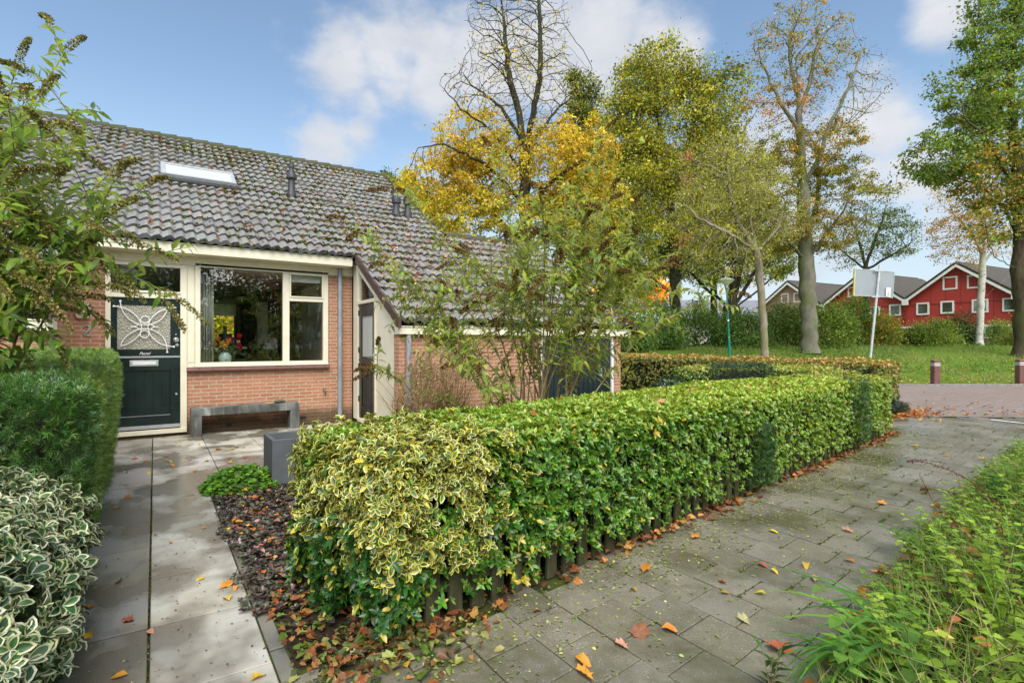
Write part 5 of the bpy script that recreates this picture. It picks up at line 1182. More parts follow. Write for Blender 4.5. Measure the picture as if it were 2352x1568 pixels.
n = 1500; Y = r.uniform(1.6, 9.8, n); P = np.stack([-.024 + r.normal(0, .006, n), Y, np.full(n, .010)], -1)
tag(leaf_object('joint_moss', leaves_arrays(tpl_simple(.7, .2), P, nrm(r.normal(size=P.shape) * [1, 1, .3] + [0, 0, .6]), rand_dirs(len(P), r), r.uniform(.008, .02, len(P)), pal(len(P), [(.09, .11, .03), (.05, .06, .02), (.14, .13, .05)], .25, r)), M_mossleaf), 'moss in the long joint of the garden path', 'moss', kind='stuff')
# leaves on the roof
n = 8500; X = r.uniform(-2.5, 8.0, n); Y = 7.75 + 7.4 * r.random(n); ok = ((Y > 9.8) | (X > 3.15)) & ((Y < 11.2) | (X < 5.55)) & (r.random(n) < .16 + .12 * (X > 1) + .62 * np.clip((X - 2.2) / 1.5, 0, 1) * np.clip((13.5 - Y) / 3, 0, 1)); X, Y = X[ok], Y[ok]
X = (np.floor(X / WAVE) + .72 + r.normal(0, .2, len(X))) * WAVE; nY = len(Y); o = litter('leaf_litter', 'orange and peach leaves caught between the roof tiles', X, Y, roof_z(Y) + .058 + wave(X), (.05, .11), [(.55, .25, .10), (.60, .34, .16), (.45, .16, .05), (.62, .45, .18), (.30, .12, .05), (.55, .20, .03)], r, .25)
# leaves on hedges
def on_hedge(n, o, du, L, W, h, label, u0=0):
    p = np.stack([r.uniform(u0, L, n), r.uniform(-W / 2 + .1, W / 2 - .1, n), np.full(n, h)], -1); w_ = place(p, o, du); litter('leaf_litter', label, w_[:, 0], w_[:, 1], w_[:, 2] + r.uniform(0, .03, n), (.05, .10), FALL, r, .35)
on_hedge(26, HO, HU, 8.5, HW, 1.02, 'stray orange leaves lying on top of the long hedge', .8)
p = np.stack([r.uniform(.4, 3.8, 26), r.uniform(-.5, .5, 26), np.zeros(26)], -1); p[:, 2] = (1.22 + .20 * np.clip(p[:, 0] / 3.4, 0, 1)) + .02; w_ = place(p, YO, YU); litter('leaf_litter', 'orange and pinkish leaves lying on top of the yew hedge', w_[:, 0], w_[:, 1], w_[:, 2], (.05, .10), FALL, r, .3)

# individual conspicuous leaves: position in the photo, colour, length, shape
OR, YE_, RD, BR, PK, PA = (.60, .24, .03), (.66, .44, .04), (.40, .12, .05), (.26, .10, .04), (.55, .27, .17), (.60, .52, .25)
CN = {OR: 'orange', YE_: 'yellow', RD: 'rust red', BR: 'brown', PK: 'pinkish', PA: 'pale straw coloured'}
SING = [
 # garden path, near part
 (507, 1350, OR, .10, 'o'), (527, 1378, YE_, .10, 'e'), (545, 1344, OR, .07, 'e'), (286, 1419, RD, .09, 'o'), (210, 1448, YE_, .11, 'e'), (218, 1391, OR, .08, 'e'), (470, 1326, YE_, .06, 'e'), (279, 1330, PK, .07, 'o'), (360, 1229, YE_, .05, 'e'), (392, 1243, OR, .05, 'o'), (340, 1445, PK, .06, 'e'), (490, 1240, RD, .05, 'e'), (295, 1546, OR, .08, 'e'), (575, 1563, YE_, .09, 'e'), (476, 1210, OR, .05, 'o'),
 # path, far part and terrace
 (290, 1114, OR, .09, 'e'), (285, 1086, YE_, .09, 'e'), (300, 1142, OR, .09, 'o'), (262, 1168, RD, .08, 'e'), (302, 1055, RD, .08, 'o'), (340, 1058, OR, .07, 'e'), (375, 1048, RD, .08, 'o'), (383, 1060, YE_, .09, 'e'), (400, 1070, OR, .08, 'o'), (428, 1050, RD, .07, 'e'), (452, 1078, OR, .09, 'e'), (470, 1060, YE_, .09, 'e'), (484, 1095, OR, .08, 'o'), (500, 1072, YE_, .06, 'e'), (510, 1032, OR, .10, 'o'), (527, 1052, OR, .09, 'e'), (540, 1030, YE_, .09, 'e'), (534, 1061, YE_, .08, 'e'), (555, 1028, YE_, .08, 'e'), (560, 1050, OR, .09, 'o'), (405, 1016, YE_, .07, 'e'), (440, 1000, OR, .07, 'o'), (348, 1085, YE_, .08, 'e'), (572, 1084, OR, .11, 'o'), (455, 1020, YE_, .07, 'e'),
 # pavement
 (1518, 1440, OR, .11, 'e'), (1322, 1506, OR, .11, 'e'), (1358, 1556, OR, .10, 'o'), (1448, 1448, BR, .11, 'o'), (1440, 1486, PK, .08, 'o'), (1719, 1430, PA, .09, 'o'), (1852, 1292, YE_, .10, 'e'), (1740, 1290, RD, .09, 'e'), (1770, 1305, YE_, .07, 'e'), (1760, 1364, YE_, .08, 'e'), (1918, 1482, OR, .10, 'o'), (1872, 1333, PK, .08, 'o'), (1965, 1290, OR, .09, 'e'), (1765, 1216, YE_, .09, 'e'), (1478, 1312, OR, .12, 'o'), (1462, 1356, YE_, .07, 'e'), (1652, 1330, RD, .07, 'o'), (1820, 1496, RD, .13, 'o'), (1655, 1358, YE_, .06, 'e'), (1960, 1222, PK, .10, 'o'), (2090, 1318, YE_, .10, 'e'), (2105, 1292, OR, .11, 'o'), (2140, 1162, YE_, .10, 'e'), (2110, 1024, YE_, .10, 'e'), (2265, 1052, OR, .11, 'o'), (2180, 1046, OR, .11, 'e'), (1118, 1424, OR, .10, 'e'), (990, 1440, BR, .09, 'o'), (1165, 1385, BR, .11, 'o'), (785, 1520, RD, .13, 'o'), (935, 1532, YE_, .07, 'e'), (1225, 1404, RD, .06, 'e'), (2035, 1155, OR, .09, 'o'), (1590, 1235, OR, .10, 'o'), (2240, 1010, OR, .11, 'e')]
cnt = {}
def where(p):
    X, Y = p[0], p[1]
    if X < .6 and Y > 1.6 or Y > 5.8:
        if Y > 8.7: row = 'by the house wall'
        elif Y > 6.0: row = 'on the terrace'
        elif Y > 4.68: row = 'halfway down the path'
        elif Y > 3.34: row = 'on the third path slab'
        else: row = 'on the front path slabs'
        sd = 'left of the mossy joint' if X < -.02 else ('towards the planter' if X > .62 else 'right of the mossy joint')
        return 'garden path', row + ', ' + sd
    f = (fence_y(X) - Y) / (fence_y(X) - verge_y(X))
    sd = 'close to the pickets' if f < .25 else ('in the middle' if f < .7 else 'near the weeds')
    row = 'at the near end' if X < 1.9 else ('in the front half' if X < 3.1 else ('halfway along' if X < 5 else 'near the road'))
    return 'pavement', f'on the pavement {row}, {sd}'
protos = {}
for (x, y, cl, ln, sh) in SING:
    p = at_z(x, y, .03); surf, wtxt = where(p); key = (cl, sh)
    a = r.uniform(0, 2 * PI); tp = (T_oak if r.random() < .7 else T_map) if sh == 'o' else (T_el if r.random() < .5 else T_el2); ln *= .88
    B_ = np.zeros((1, 3)); arr = leaves_arrays(tp, B_, np.array([[math.cos(a), math.sin(a), .06]]), nrm(np.array([[r.normal(0, .32), r.normal(0, .32), 1.0]])), np.array([ln]), pal(1, [cl], .15, r))
    arr2 = leaves_arrays(tpl_blade(.5, .05, 2), B_ + np.array([[0, 0, .002]]), np.array([[-math.cos(a), -math.sin(a), .1]]), np.array([[0, 0, 1.0]]), np.array([ln * .35]), pal(1, [[q * .7 for q in cl]], .1, r))
    o = leaf_object('fallen_leaf', [arr, arr2], M_fall); o.location = p
    tag(o, f"{CN[cl]} {'lobed' if sh == 'o' else 'oval'} leaf {wtxt}", 'leaf', 'single leaves fallen on the ' + surf)
# ------------------------------------------------------------------ trees: space-colonised skeletons, tapered limbs, leaf clouds
UPV = np.array([0, 0, 1.0])
class Ell:
    """a part of a crown: centre and radii from its outline in the photo at a real distance"""
    def __init__(s, cx, cy, rx, ry, dist, n_attr, n_leaf, cols, dd=0.0, rdep=None, size=(.09, .15)):
        s.c = at_d(cx, cy, dist + dd); s.r = np.array([rx * dist / F_, (rdep if rdep is not None else rx * .85) * dist / F_, ry * dist / F_]); s.na = int(n_attr * 1.35); s.nl = int(n_leaf * 1.75); s.cols = cols; s.size = size
    def world(s, q): return s.c + q[:, 0:1] * s.r[0] * RT + q[:, 1:2] * s.r[1] * FW + q[:, 2:3] * s.r[2] * UPV
    def sample(s, n, r, shell=.0):
        d = rand_dirs(n, r); q = d * (r.uniform(shell, 1, n) ** (1 / 3))[:, None]; return s.world(q)
    def inside(s, P, k=1.15):
        d = P - s.c; q = np.stack([d @ RT / s.r[0], d @ FW / s.r[1], d[:, 2] / s.r[2]], -1); return (q ** 2).sum(1) < k * k
def densify(pl, step):
    out = [pl[0]]
    for a, b in zip(pl[:-1], pl[1:]):
        m = max(1, int(np.linalg.norm(b - a) / step))
        for i in range(1, m + 1): out.append(a + (b - a) * i / m)
    return np.array(out)
def grow(limbs, attr, r, step=.35, kill=.5, infl=6.0, up=.06, jit=.12, maxit=110):
    nodes = []; par = []
    for k, pl in enumerate(limbs):
        q = densify(np.array(pl, float), step)
        if k > 2 or len(q) > 6: q[1:-1] += r.normal(0, .025, q[1:-1].shape)
        if k == 0: last = -1
        else:
            d = np.linalg.norm(np.array(nodes) - q[0], axis=1); last = int(d.argmin()); q = q[1:]
        for p in q: nodes.append(p); par.append(last); last = len(nodes) - 1
    A = attr.copy(); P = np.array(nodes)
    D = np.linalg.norm(A[:, None, :] - P[None], axis=2) if len(P) else None
    nd = D.min(1); ni = D.argmin(1); nch = {}
    for it in range(maxit):
        al = nd > kill; A, nd, ni = A[al], nd[al], ni[al]
        act = nd < infl
        if not act.any(): break
        new = []; newp = []
        dirs = nrm(A[act] - np.array(nodes)[ni[act]]); ids = ni[act]
        for k in np.unique(ids):
            if nch.get(k, 0) >= 3: continue
            d = dirs[ids == k].mean(0) + UPV * up + r.normal(0, jit, 3)
            if par[k] >= 0: d = d + .35 * nrm(nodes[k] - nodes[par[k]])
            new.append(nodes[k] + nrm(d) * step); newp.append(int(k)); nch[k] = nch.get(k, 0) + 1
        if not new: break
        b0 = len(nodes); nodes.extend(new); par.extend(newp); Q = np.array(new)
        D = np.linalg.norm(A[:, None, :] - Q[None], axis=2); m = D.min(1); j = D.argmin(1); u = m < nd; nd[u] = m[u]; ni[u] = j[u] + b0
    return np.array(nodes), np.array(par)
def limb_mesh(nodes, par, R0, r_tip, flare=1.35, base_z=None):
    n = len(nodes); ch = [[] for _ in range(n)]
    for i, p in enumerate(par):
        if p >= 0: ch[p].append(i)
    cnt = np.zeros(n)
    for i in range(n - 1, -1, -1):
        if not ch[i]: cnt[i] = 1
        if par[i] >= 0: cnt[par[i]] += cnt[i]
    # par indices are always smaller than own index, so one backward pass is enough
    e = math.log(max(R0 / r_tip, 1.01)) / math.log(max(cnt[0], 2)); rad = r_tip * cnt ** e
    if base_z is not None:
        hgt = nodes[:, 2] - base_z; rad = rad * (1 + (flare - 1) * np.exp(-np.clip(hgt, 0, None) / .28) * (rad > R0 * .55))
    V = []; Fq = []; nv = 0; stack = [0]
    while stack:
        s = stack.pop(); chain = [s]; cur = s
        while ch[cur]:
            kids = sorted(ch[cur], key=lambda k: -cnt[k]); stack.extend(kids[1:]); cur = kids[0]; chain.append(cur)
        pts = nodes[chain]; rr = rad[chain].copy()
        if par[s] >= 0: pts = np.concatenate([[nodes[par[s]]], pts]); rr = np.concatenate([[min(rad[par[s]] * .8, rr[0] * 1.15)], rr])
        if len(pts) < 2: continue
        m = len(pts); sides = 9 if rr[0] > .12 else (6 if rr[0] > .045 else (4 if rr[0] > .018 else 3))
        tg = nrm(np.gradient(pts, axis=0)); ref = np.array([.31, .17, .05]); x = nrm(np.cross(tg, ref)); y = np.cross(tg, x); a = np.arange(sides) * 2 * PI / sides
        ring = pts[:, None, :] + rr[:, None, None] * (np.cos(a)[None, :, None] * x[:, None, :] + np.sin(a)[None, :, None] * y[:, None, :])
        V.append(ring.reshape(-1, 3)); i, j = np.meshgrid(np.arange(m - 1), np.arange(sides), indexing='ij'); i = i.ravel(); j = j.ravel(); j2 = (j + 1) % sides
        Fq.append(np.stack([i * sides + j, i * sides + j2, (i + 1) * sides + j2, (i + 1) * sides + j], -1) + nv); nv += m * sides
    return np.concatenate(V), np.concatenate(Fq), rad, cnt
M_treeleaf = leaf_material('tree_leaf', .5, .03, .45)
T_tree = tpl_simple(.62, .12)
def tree(name, label, limbs, ells, R0, bark, r, group='trees beyond the garden', step=.35, kill=.5, r_tip=.008, spread=.16, extra=None, cat='tree', up=.06, jit=.12, gz=None, tpl=None, infl=6.0, twig_n=0):
    base = np.array(limbs[0][0]); root = thing(name, label, cat, tuple(base), group)
    attr = np.concatenate([e.sample(e.na, r) for e in ells])
    nodes, par = grow(limbs, attr, r, step * .92, kill * .86, infl, up, jit)
    V, Fq, rad, cnt = limb_mesh(nodes, par, R0, r_tip, base_z=base[2])
    link('trunk', np_mesh('trunk', V, Fq.ravel(), np.arange(len(Fq)) * 4, smooth=True), bark, root)
    parts = []
    tips = nodes[cnt <= 7]
    for e in ells:
        if e.nl <= 0: continue
        cand = tips[e.inside(tips)]
        if len(cand) < 5: cand = e.sample(60, r)
        # clumps: a few twig points carry most of the leaves
        wgt = r.gamma(.5, 1.0, len(cand)); tone = r.uniform(.68, 1.34, len(cand)); pk = r.choice(len(cand), e.nl, p=wgt / wgt.sum())
        P = cand[pk] + r.normal(0, spread * 1.05, (e.nl, 3)) * [1, 1, .65]
        parts.append(leaves_arrays(tpl or T_tree, P, nrm(r.normal(size=P.shape) + [0, 0, -.45]), nrm(r.normal(size=P.shape) * .9 + [0, 0, .8]), r.uniform(*e.size, e.nl) * np.exp(r.normal(0, .28, e.nl)), pal(e.nl, e.cols, .2, r) * 1.85 * tone[pk][:, None]))
    if parts: leaf_object('crown', parts, M_treeleaf, root)
    if extra: extra(root, nodes, par, rad)
    return root
def base_at(x, dist):
    p = at_d(x, 800, dist); p[2] = float(ground_z(p[0], p[1])) - .05; return p
def px(dist, *pts): return [at_d(q[0], q[1], dist + (q[2] if len(q) > 2 else 0)) for q in pts]

B_dark = bark_material('dark_bark', (.025, .02, .015), (.075, .062, .045), 5, (.06, .065, .025))
B_grey = bark_material('grey_beech_bark', (.15, .135, .105), (.25, .23, .185), 2.2, (.13, .15, .055), .5)
B_brown = bark_material('brown_bark', (.05, .036, .022), (.13, .10, .065), 5, (.09, .09, .035))
B_slim = bark_material('pinkish_mossy_bark', (.20, .16, .12), (.34, .28, .22), 6, (.19, .19, .07))
T = NT('birch_bark'); s_ = T.noise(2.2, 5, .65, T.coord('Object', (1.2, 1.2, 5))); c_ = T.mix(T.ramp(s_, [(.56, 0.0), (.63, 1.0)]), T.mix(T.noise(2, 3), (.52, .48, .41), (.64, .61, .55)), (.06, .05, .045)); B_birch = T.pbr(c_, .7, 0, .3, T.bump(s_, .4, .01))

GO = [(.40, .27, .02), (.46, .34, .03), (.35, .21, .02), (.35, .31, .03), (.25, .25, .03)]
YG = [(.22, .23, .025), (.30, .28, .03), (.16, .19, .025), (.36, .30, .03)]
OG = [(.085, .115, .018), (.12, .14, .022), (.17, .16, .025), (.065, .09, .016)]
DG = [(.040, .075, .018), (.06, .10, .02), (.085, .12, .025)]
MG = [(.10, .17, .025), (.14, .21, .03), (.07, .13, .02)]
r = np.random.default_rng(61)
# tall tree with bare top and golden skirt, behind the roof
d = 25.0
lim = [[base_at(1206, d)] + px(d, (1204, 640), (1206, 420), (1204, 345)), px(d, (1204, 345), (1192, 260), (1172, 190), (1160, 90, .6), (1150, -40, .8)), px(d, (1205, 350), (1222, 270, -.5), (1240, 180, -.8), (1240, 60, -1), (1235, -50, -1)),
       px(d, (1203, 330), (1150, 245, 1), (1090, 200, 1.5), (1020, 170, 2)), px(d, (1204, 350), (1280, 250, 1), (1330, 210, 1.5), (1360, 160, 1.8)), px(d, (1203, 400), (1130, 300, -1), (1060, 250, -2), (1010, 195, -2.3)),
       px(d, (1203, 470), (1120, 380, -1), (1020, 330, -1.5), (960, 340, -2)), px(d, (1204, 480), (1290, 400, -1), (1370, 350, -1.5)), px(d, (1204, 560), (1110, 470, 1), (980, 440, 1.5), (900, 440, 2)), px(d, (1204, 560), (1300, 480, 1), (1400, 470, 1.5))]
tree('bare_topped_tree', 'tall tree with bare dark top branches and golden yellow lower leaves behind the roof', lim,
     [Ell(1190, 60, 130, 125, d, 1700, 600, GO, size=(.07, .11)), Ell(1190, 200, 170, 80, d, 1000, 1000, GO, size=(.07, .11)), Ell(1080, 330, 100, 80, d, 260, 2600, GO), Ell(1010, 440, 120, 80, d, 320, 5200, GO), Ell(1320, 350, 110, 80, d, 260, 3600, GO), Ell(1200, 400, 170, 90, d, 380, 6200, GO + YG[:1]), Ell(1350, 470, 100, 110, d, 260, 3600, GO + YG), Ell(1140, 520, 170, 90, d, 300, 6400, GO + YG)],
     .34, B_dark, r, step=.27, kill=.34, r_tip=.009, spread=.16, up=.10)
# tiny bare twig sprays are part of the skeleton; dark conifer-like tree right behind it
d = 31.0
tree('ivy_tree', 'narrow dark olive tree standing behind the golden one', [[base_at(1335, d)] + px(d, (1335, 600), (1338, 400), (1340, 200))],
     [Ell(1340, 220, 38, 60, d, 160, 2600, OG, size=(.10, .17)), Ell(1335, 340, 62, 110, d, 300, 6500, OG + DG, size=(.10, .17)), Ell(1325, 500, 85, 110, d, 300, 6500, OG + DG, size=(.10, .17)), Ell(1370, 600, 70, 60, d, 120, 1800, OG)], .26, B_dark, r, step=.4, kill=.6, spread=.24)
# big dense olive-green maple
d = 36.0
def ivy(z0, z1, rad0, n, cols):
    def f(root, nodes, par, rad):
        tr = nodes[:40]; tr = tr[(tr[:, 2] > z0) & (tr[:, 2] < z1)]
        i = r.integers(0, len(tr), n); P = tr[i] + rand_dirs(n, r) * [1, 1, .3] * (rad0 * r.uniform(.7, 1.2, (n, 1))) + np.array([0, 0, 1]) * r.uniform(-.2, .2, (n, 1))
        leaf_object('ivy', leaves_arrays(T_tree, P, nrm(r.normal(size=P.shape) + [0, 0, -.5]), nrm(P - tr[i] + [0, 0, .2]), r.uniform(.09, .14, n), pal(n, cols, .25, r)), M_treeleaf, root)
    return f
lim = [[base_at(1551, d)] + px(d, (1549, 620), (1546, 520), (1538, 440)), px(d, (1538, 440), (1520, 330), (1500, 220), (1510, 150)), px(d, (1540, 450), (1575, 350), (1600, 240), (1590, 160)), px(d, (1538, 440), (1470, 350, 1), (1430, 270, 1.5)), px(d, (1545, 500), (1500, 440, -1), (1440, 400, -2)), px(d, (1545, 500), (1610, 440, -1), (1660, 380, -1.5))]
tree('maple_tree', 'broad dense olive green maple with ivy clad trunk left of the street lamp', lim,
     [Ell(1520, 175, 95, 72, d, 300, 6600, OG + YG + YG[:2], size=(.12, .20)), Ell(1435, 290, 65, 110, d, 280, 5600, OG + YG + YG[:2], size=(.12, .20)), Ell(1540, 300, 130, 120, d, 460, 9500, OG + YG + YG, size=(.12, .20)), Ell(1655, 240, 70, 110, d, 260, 5000, OG + YG[:2], size=(.12, .2)), Ell(1470, 430, 115, 100, d, 340, 8500, YG + YG + OG, size=(.11, .18)), Ell(1610, 430, 120, 110, d, 360, 9000, YG + YG + OG, size=(.11, .18)), Ell(1540, 560, 140, 80, d, 260, 4200, YG, size=(.1, .16))],
     .36, B_dark, r, step=.45, kill=.7, spread=.40, extra=ivy(2.0, 8.5, .45, 2200, DG))
# many-stemmed dark tree by the lamp
d = 38.0
lim = [[base_at(1682, d)] + px(d, (1682, 745), (1680, 705)), px(d, (1680, 705), (1660, 620), (1648, 540)), px(d, (1682, 705), (1684, 610), (1690, 500)), px(d, (1684, 710), (1725, 640), (1760, 560)), px(d, (1680, 710), (1620, 660), (1570, 610)), px(d, (1684, 712), (1760, 650, 1), (1830, 600, 2)), px(d, (1682, 706), (1705, 600, 2), (1715, 500, 2))]
tree('spreading_tree', 'many stemmed dark tree spreading low behind the street lamp', lim,
     [Ell(1680, 520, 125, 75, d, 360, 6000, MG + OG, size=(.11, .18)), Ell(1600, 590, 90, 60, d, 200, 3000, MG + DG, size=(.11, .18)), Ell(1760, 590, 90, 60, d, 240, 2800, OG, size=(.11, .18)), Ell(1690, 430, 115, 80, d, 300, 5200, OG + MG, size=(.11, .18))], .62, B_dark, r, step=.45, kill=.65, spread=.28)
# brown trunk tree behind the butterfly bush
d = 34.0
tree('brown_trunk_tree', 'tree with thick brown trunk showing above the shed roof', [[base_at(1391, d)] + px(d, (1391, 690), (1388, 640)), px(d, (1388, 640), (1376, 590), (1366, 530)), px(d, (1390, 645), (1424, 610), (1440, 560))],
     [Ell(1360, 560, 70, 60, d, 140, 1700, OG + DG), Ell(1440, 560, 60, 60, d, 130, 1300, OG + DG), Ell(1400, 480, 80, 60, d, 120, 1500, OG)], .33, B_brown, r, step=.4, kill=.6, spread=.26)
# paler trees closing the gaps between the nearer crowns
PY = [(.30, .32, .03), (.38, .36, .035), (.22, .27, .03), (.44, .37, .035), (.16, .20, .03)]
d = 45.0
tree('yellow_green_tree', 'pale yellow green tree filling the gap between golden tree and broad maple', [[base_at(1425, d)] + px(d, (1424, 690), (1420, 560)), px(d, (1420, 560), (1400, 460), (1395, 380)), px(d, (1421, 580), (1455, 500), (1465, 420))], [Ell(1410, 430, 80, 95, d, 260, 5200, PY, size=(.15, .24)), Ell(1450, 560, 105, 95, d, 300, 8200, PY, size=(.14, .22)), Ell(1370, 560, 80, 90, d, 200, 5200, PY + GO[:1], size=(.14, .22)), Ell(1440, 660, 100, 60, d, 180, 4000, PY, size=(.14, .22))], .28, B_dark, r, step=.5, kill=.8, spread=.34)
d = 46.0
tree('yellow_green_tree', 'pale yellow green tree behind the slim leaning tree', [[base_at(1640, d)] + px(d, (1640, 690), (1638, 560)), px(d, (1638, 560), (1610, 460), (1600, 390)), px(d, (1639, 580), (1680, 480), (1690, 400))], [Ell(1610, 430, 95, 100, d, 260, 4400, PY, size=(.14, .22)), Ell(1700, 440, 80, 110, d, 240, 3800, PY, size=(.14, .22)), Ell(1610, 580, 130, 90, d, 300, 7000, PY + MG, size=(.14, .22)), Ell(1740, 590, 80, 70, d, 160, 2000, PY + MG, size=(.14, .22))], .28, B_dark, r, step=.5, kill=.8, spread=.34)
# far golden tree
d = 58.0
tree('golden_tree', 'distant bright golden tree glimpsed between the trunks', [[base_at(1498, d)] + px(d, (1496, 720), (1494, 660))], [Ell(1500, 665, 48, 50, d, 160, 2600, [(.72, .42, .03), (.75, .48, .05), (.6, .34, .02)], size=(.16, .26))], .2, B_brown, r, step=.6, kill=.9, spread=.35)
d = 62.0
tree('golden_tree', 'small distant golden tree seen low beside the brown trunk', [[base_at(1345, d)] + px(d, (1345, 740), (1345, 700))], [Ell(1345, 690, 45, 40, d, 100, 1400, [(.70, .40, .03), (.7, .45, .05)], size=(.16, .26))], .2, B_brown, r, step=.6, kill=.9, spread=.35)
# yellow-green trees beyond the ridge
d = 36.0
tree('yellow_green_tree', 'yellow green tree peeping over the right end of the roof ridge', [[base_at(935, d)] + px(d, (935, 560), (935, 470))], [Ell(930, 460, 62, 60, d, 220, 5200, YG, size=(.12, .2)), Ell(990, 500, 60, 60, d, 160, 3600, YG + GO, size=(.12, .2)), Ell(960, 560, 80, 50, d, 120, 2600, YG)], .25, B_dark, r, step=.45, kill=.7, spread=.3)
d = 44.0
tree('dark_distant_tree', 'dark green distant tree just visible behind the roof end', [[base_at(892, d)] + px(d, (890, 520), (888, 440))], [Ell(888, 425, 30, 32, d, 90, 1500, DG, size=(.14, .22)), Ell(895, 470, 40, 40, d, 60, 900, DG)], .25, B_dark, r, step=.5, kill=.8, spread=.3)

# the large beech with smooth grey trunk
d = 28.0
lim = [[base_at(1862, d)] + px(d, (1858, 720), (1852, 610), (1845, 470), (1838, 330), (1832, 220), (1828, 120)),
       px(d, (1850, 600), (1815, 565, .5), (1770, 540, 1), (1700, 500, 1.5)), px(d, (1853, 610), (1878, 560, -.5), (1910, 520, -1), (1960, 505, -1.5)), px(d, (1847, 520), (1874, 490, 1), (1882, 400, 1.5), (1870, 330, 1.8), (1850, 300, 2), (1800, 250, 2)), px(d, (1843, 430), (1880, 370, -.5), (1900, 300, -1), (1950, 200, -1.5), (1980, 120, -1.5)),
       px(d, (1836, 300), (1800, 250), (1770, 190, .5), (1745, 130, .5)), px(d, (1834, 260), (1860, 190), (1870, 130), (1900, 70)), px(d, (1832, 220), (1815, 150), (1812, 90), (1845, 20)), px(d, (1843, 440), (1775, 400, -1), (1720, 350, -1.5)), px(d, (1852, 600), (1780, 520, -1), (1745, 450, -1)),
       px(d, (1870, 330, 1.8), (1920, 300, 2), (1990, 260, 2.2), (2030, 240, 2.2)), px(d, (1910, 520, -1), (1940, 480, -2), (1950, 450, -2.2), (2000, 440, -2.5), (2060, 445, -2.5))]
BL_ = [(.12, .14, .02), (.17, .17, .025), (.20, .14, .02), (.09, .11, .02), (.24, .22, .03)]; BO = [(.42, .19, .025), (.36, .14, .02), (.28, .16, .025)]
tree('beech_tree', 'large sparse beech with smooth grey trunk in front of the red houses', lim,
     [Ell(1830, 110, 125, 105, d, 900, 2600, BL_ + BO[:1], size=(.08, .13)), Ell(1790, 240, 95, 45, d, 160, 1100, BO + BL_[:1], size=(.07, .11)), Ell(1950, 200, 90, 110, d, 520, 900, BL_, size=(.06, .1)), Ell(1880, 340, 95, 65, d, 360, 4600, BL_ + BO[:1], size=(.07, .11)), Ell(1770, 400, 80, 95, d, 380, 5200, BL_ + YG[:1], size=(.07, .11)), Ell(1930, 420, 80, 60, d, 300, 4200, BL_, size=(.07, .11)), Ell(2030, 440, 50, 22, d, 70, 420, BL_, dd=-2.4, size=(.07, .11)), Ell(1890, 520, 110, 60, d, 300, 4800, BL_ + BO[:1], size=(.07, .11)), Ell(1780, 540, 95, 55, d, 260, 3600, BL_, size=(.07, .11))],
     .40, B_grey, r, step=.32, kill=.48, r_tip=.008, spread=.15, up=.05)
# slim leaning tree with mossy pale trunk and yellow-green twigs
d = 25.5
TW = [(.22, .23, .05), (.28, .27, .06), (.33, .29, .05), (.16, .19, .035)]
lim = [[base_at(1758, d)] + px(d, (1752, 720), (1742, 600), (1736, 575)), px(d, (1736, 575), (1700, 520), (1675, 440), (1670, 380)), px(d, (1738, 580), (1722, 500, 1), (1735, 420, 1)), px(d, (1736, 575), (1680, 540, -1), (1600, 500, -1.5)), px(d, (1738, 580), (1790, 520, .5), (1800, 470, .5))]
B_moss = bark_material('mossy_twig_bark', (.12, .12, .05), (.22, .22, .10), 9)
tree('slim_tree', 'slim leaning tree with pale mossy trunk and tangled yellow green twigs', lim, [Ell(1665, 400, 115, 95, d, 900, 3600, TW, size=(.05, .09)), Ell(1610, 490, 85, 75, d, 560, 2200, TW, size=(.05, .09)), Ell(1755, 480, 105, 105, d, 640, 3000, TW, size=(.05, .09)), Ell(1650, 585, 115, 60, d, 420, 1800, TW, size=(.05, .09)),
      Ell(1578, 358, 16, 12, d, 10, 60, [(.36, .12, .08)], size=(.06, .1)), Ell(1580, 415, 14, 12, d, 10, 60, [(.36, .12, .08)], size=(.06, .1)), Ell(1570, 545, 22, 20, d, 14, 130, [(.36, .12, .08)], size=(.06, .1))], .17, B_slim, r, step=.26, kill=.32, r_tip=.010, spread=.14, jit=.34)
# small dark tree behind the road sign
d = 41.0
lim = [[base_at(1992, d)] + px(d, (1990, 690), (1988, 610)), px(d, (1988, 610), (1975, 560), (1955, 500)), px(d, (1988, 610), (2010, 550), (2030, 500)), px(d, (1988, 620), (2040, 590), (2090, 560)), px(d, (1988, 620), (1940, 580), (1915, 560))]
tree('dark_small_tree', 'small dark twiggy tree rising behind the road sign', lim, [Ell(1990, 530, 90, 75, d, 620, 3400, DG + OG, size=(.08, .14)), Ell(2060, 540, 55, 65, d, 300, 1500, DG + OG, size=(.08, .14)), Ell(1930, 580, 45, 50, d, 130, 600, OG, size=(.08, .14))], .22, B_dark, r, step=.34, kill=.46, spread=.2)
# silver birch
d = 34.0
lim = [[base_at(2250, d)] + px(d, (2252, 700), (2257, 600), (2262, 480), (2268, 360)), px(d, (2257, 610), (2285, 570), (2320, 540)), px(d, (2258, 580), (2220, 520), (2190, 490)), px(d, (2252, 690), (2300, 650, -1), (2345, 610, -1.5))]
BO2 = [(.40, .22, .03), (.30, .20, .03), (.20, .18, .03), (.34, .16, .03)]
tree('birch_tree', 'birch with white trunk and thin orange foliage in front of the red gable', lim, [Ell(2230, 450, 85, 80, d, 480, 3600, BO2, size=(.07, .11)), Ell(2200, 550, 75, 65, d, 380, 2400, BO2, size=(.07, .11)), Ell(2300, 540, 60, 60, d, 160, 700, BO2, size=(.07, .11)), Ell(2270, 350, 60, 60, d, 120, 600, BO2, size=(.07, .11))], .19, B_birch, r, step=.32, kill=.48, r_tip=.007, spread=.18)
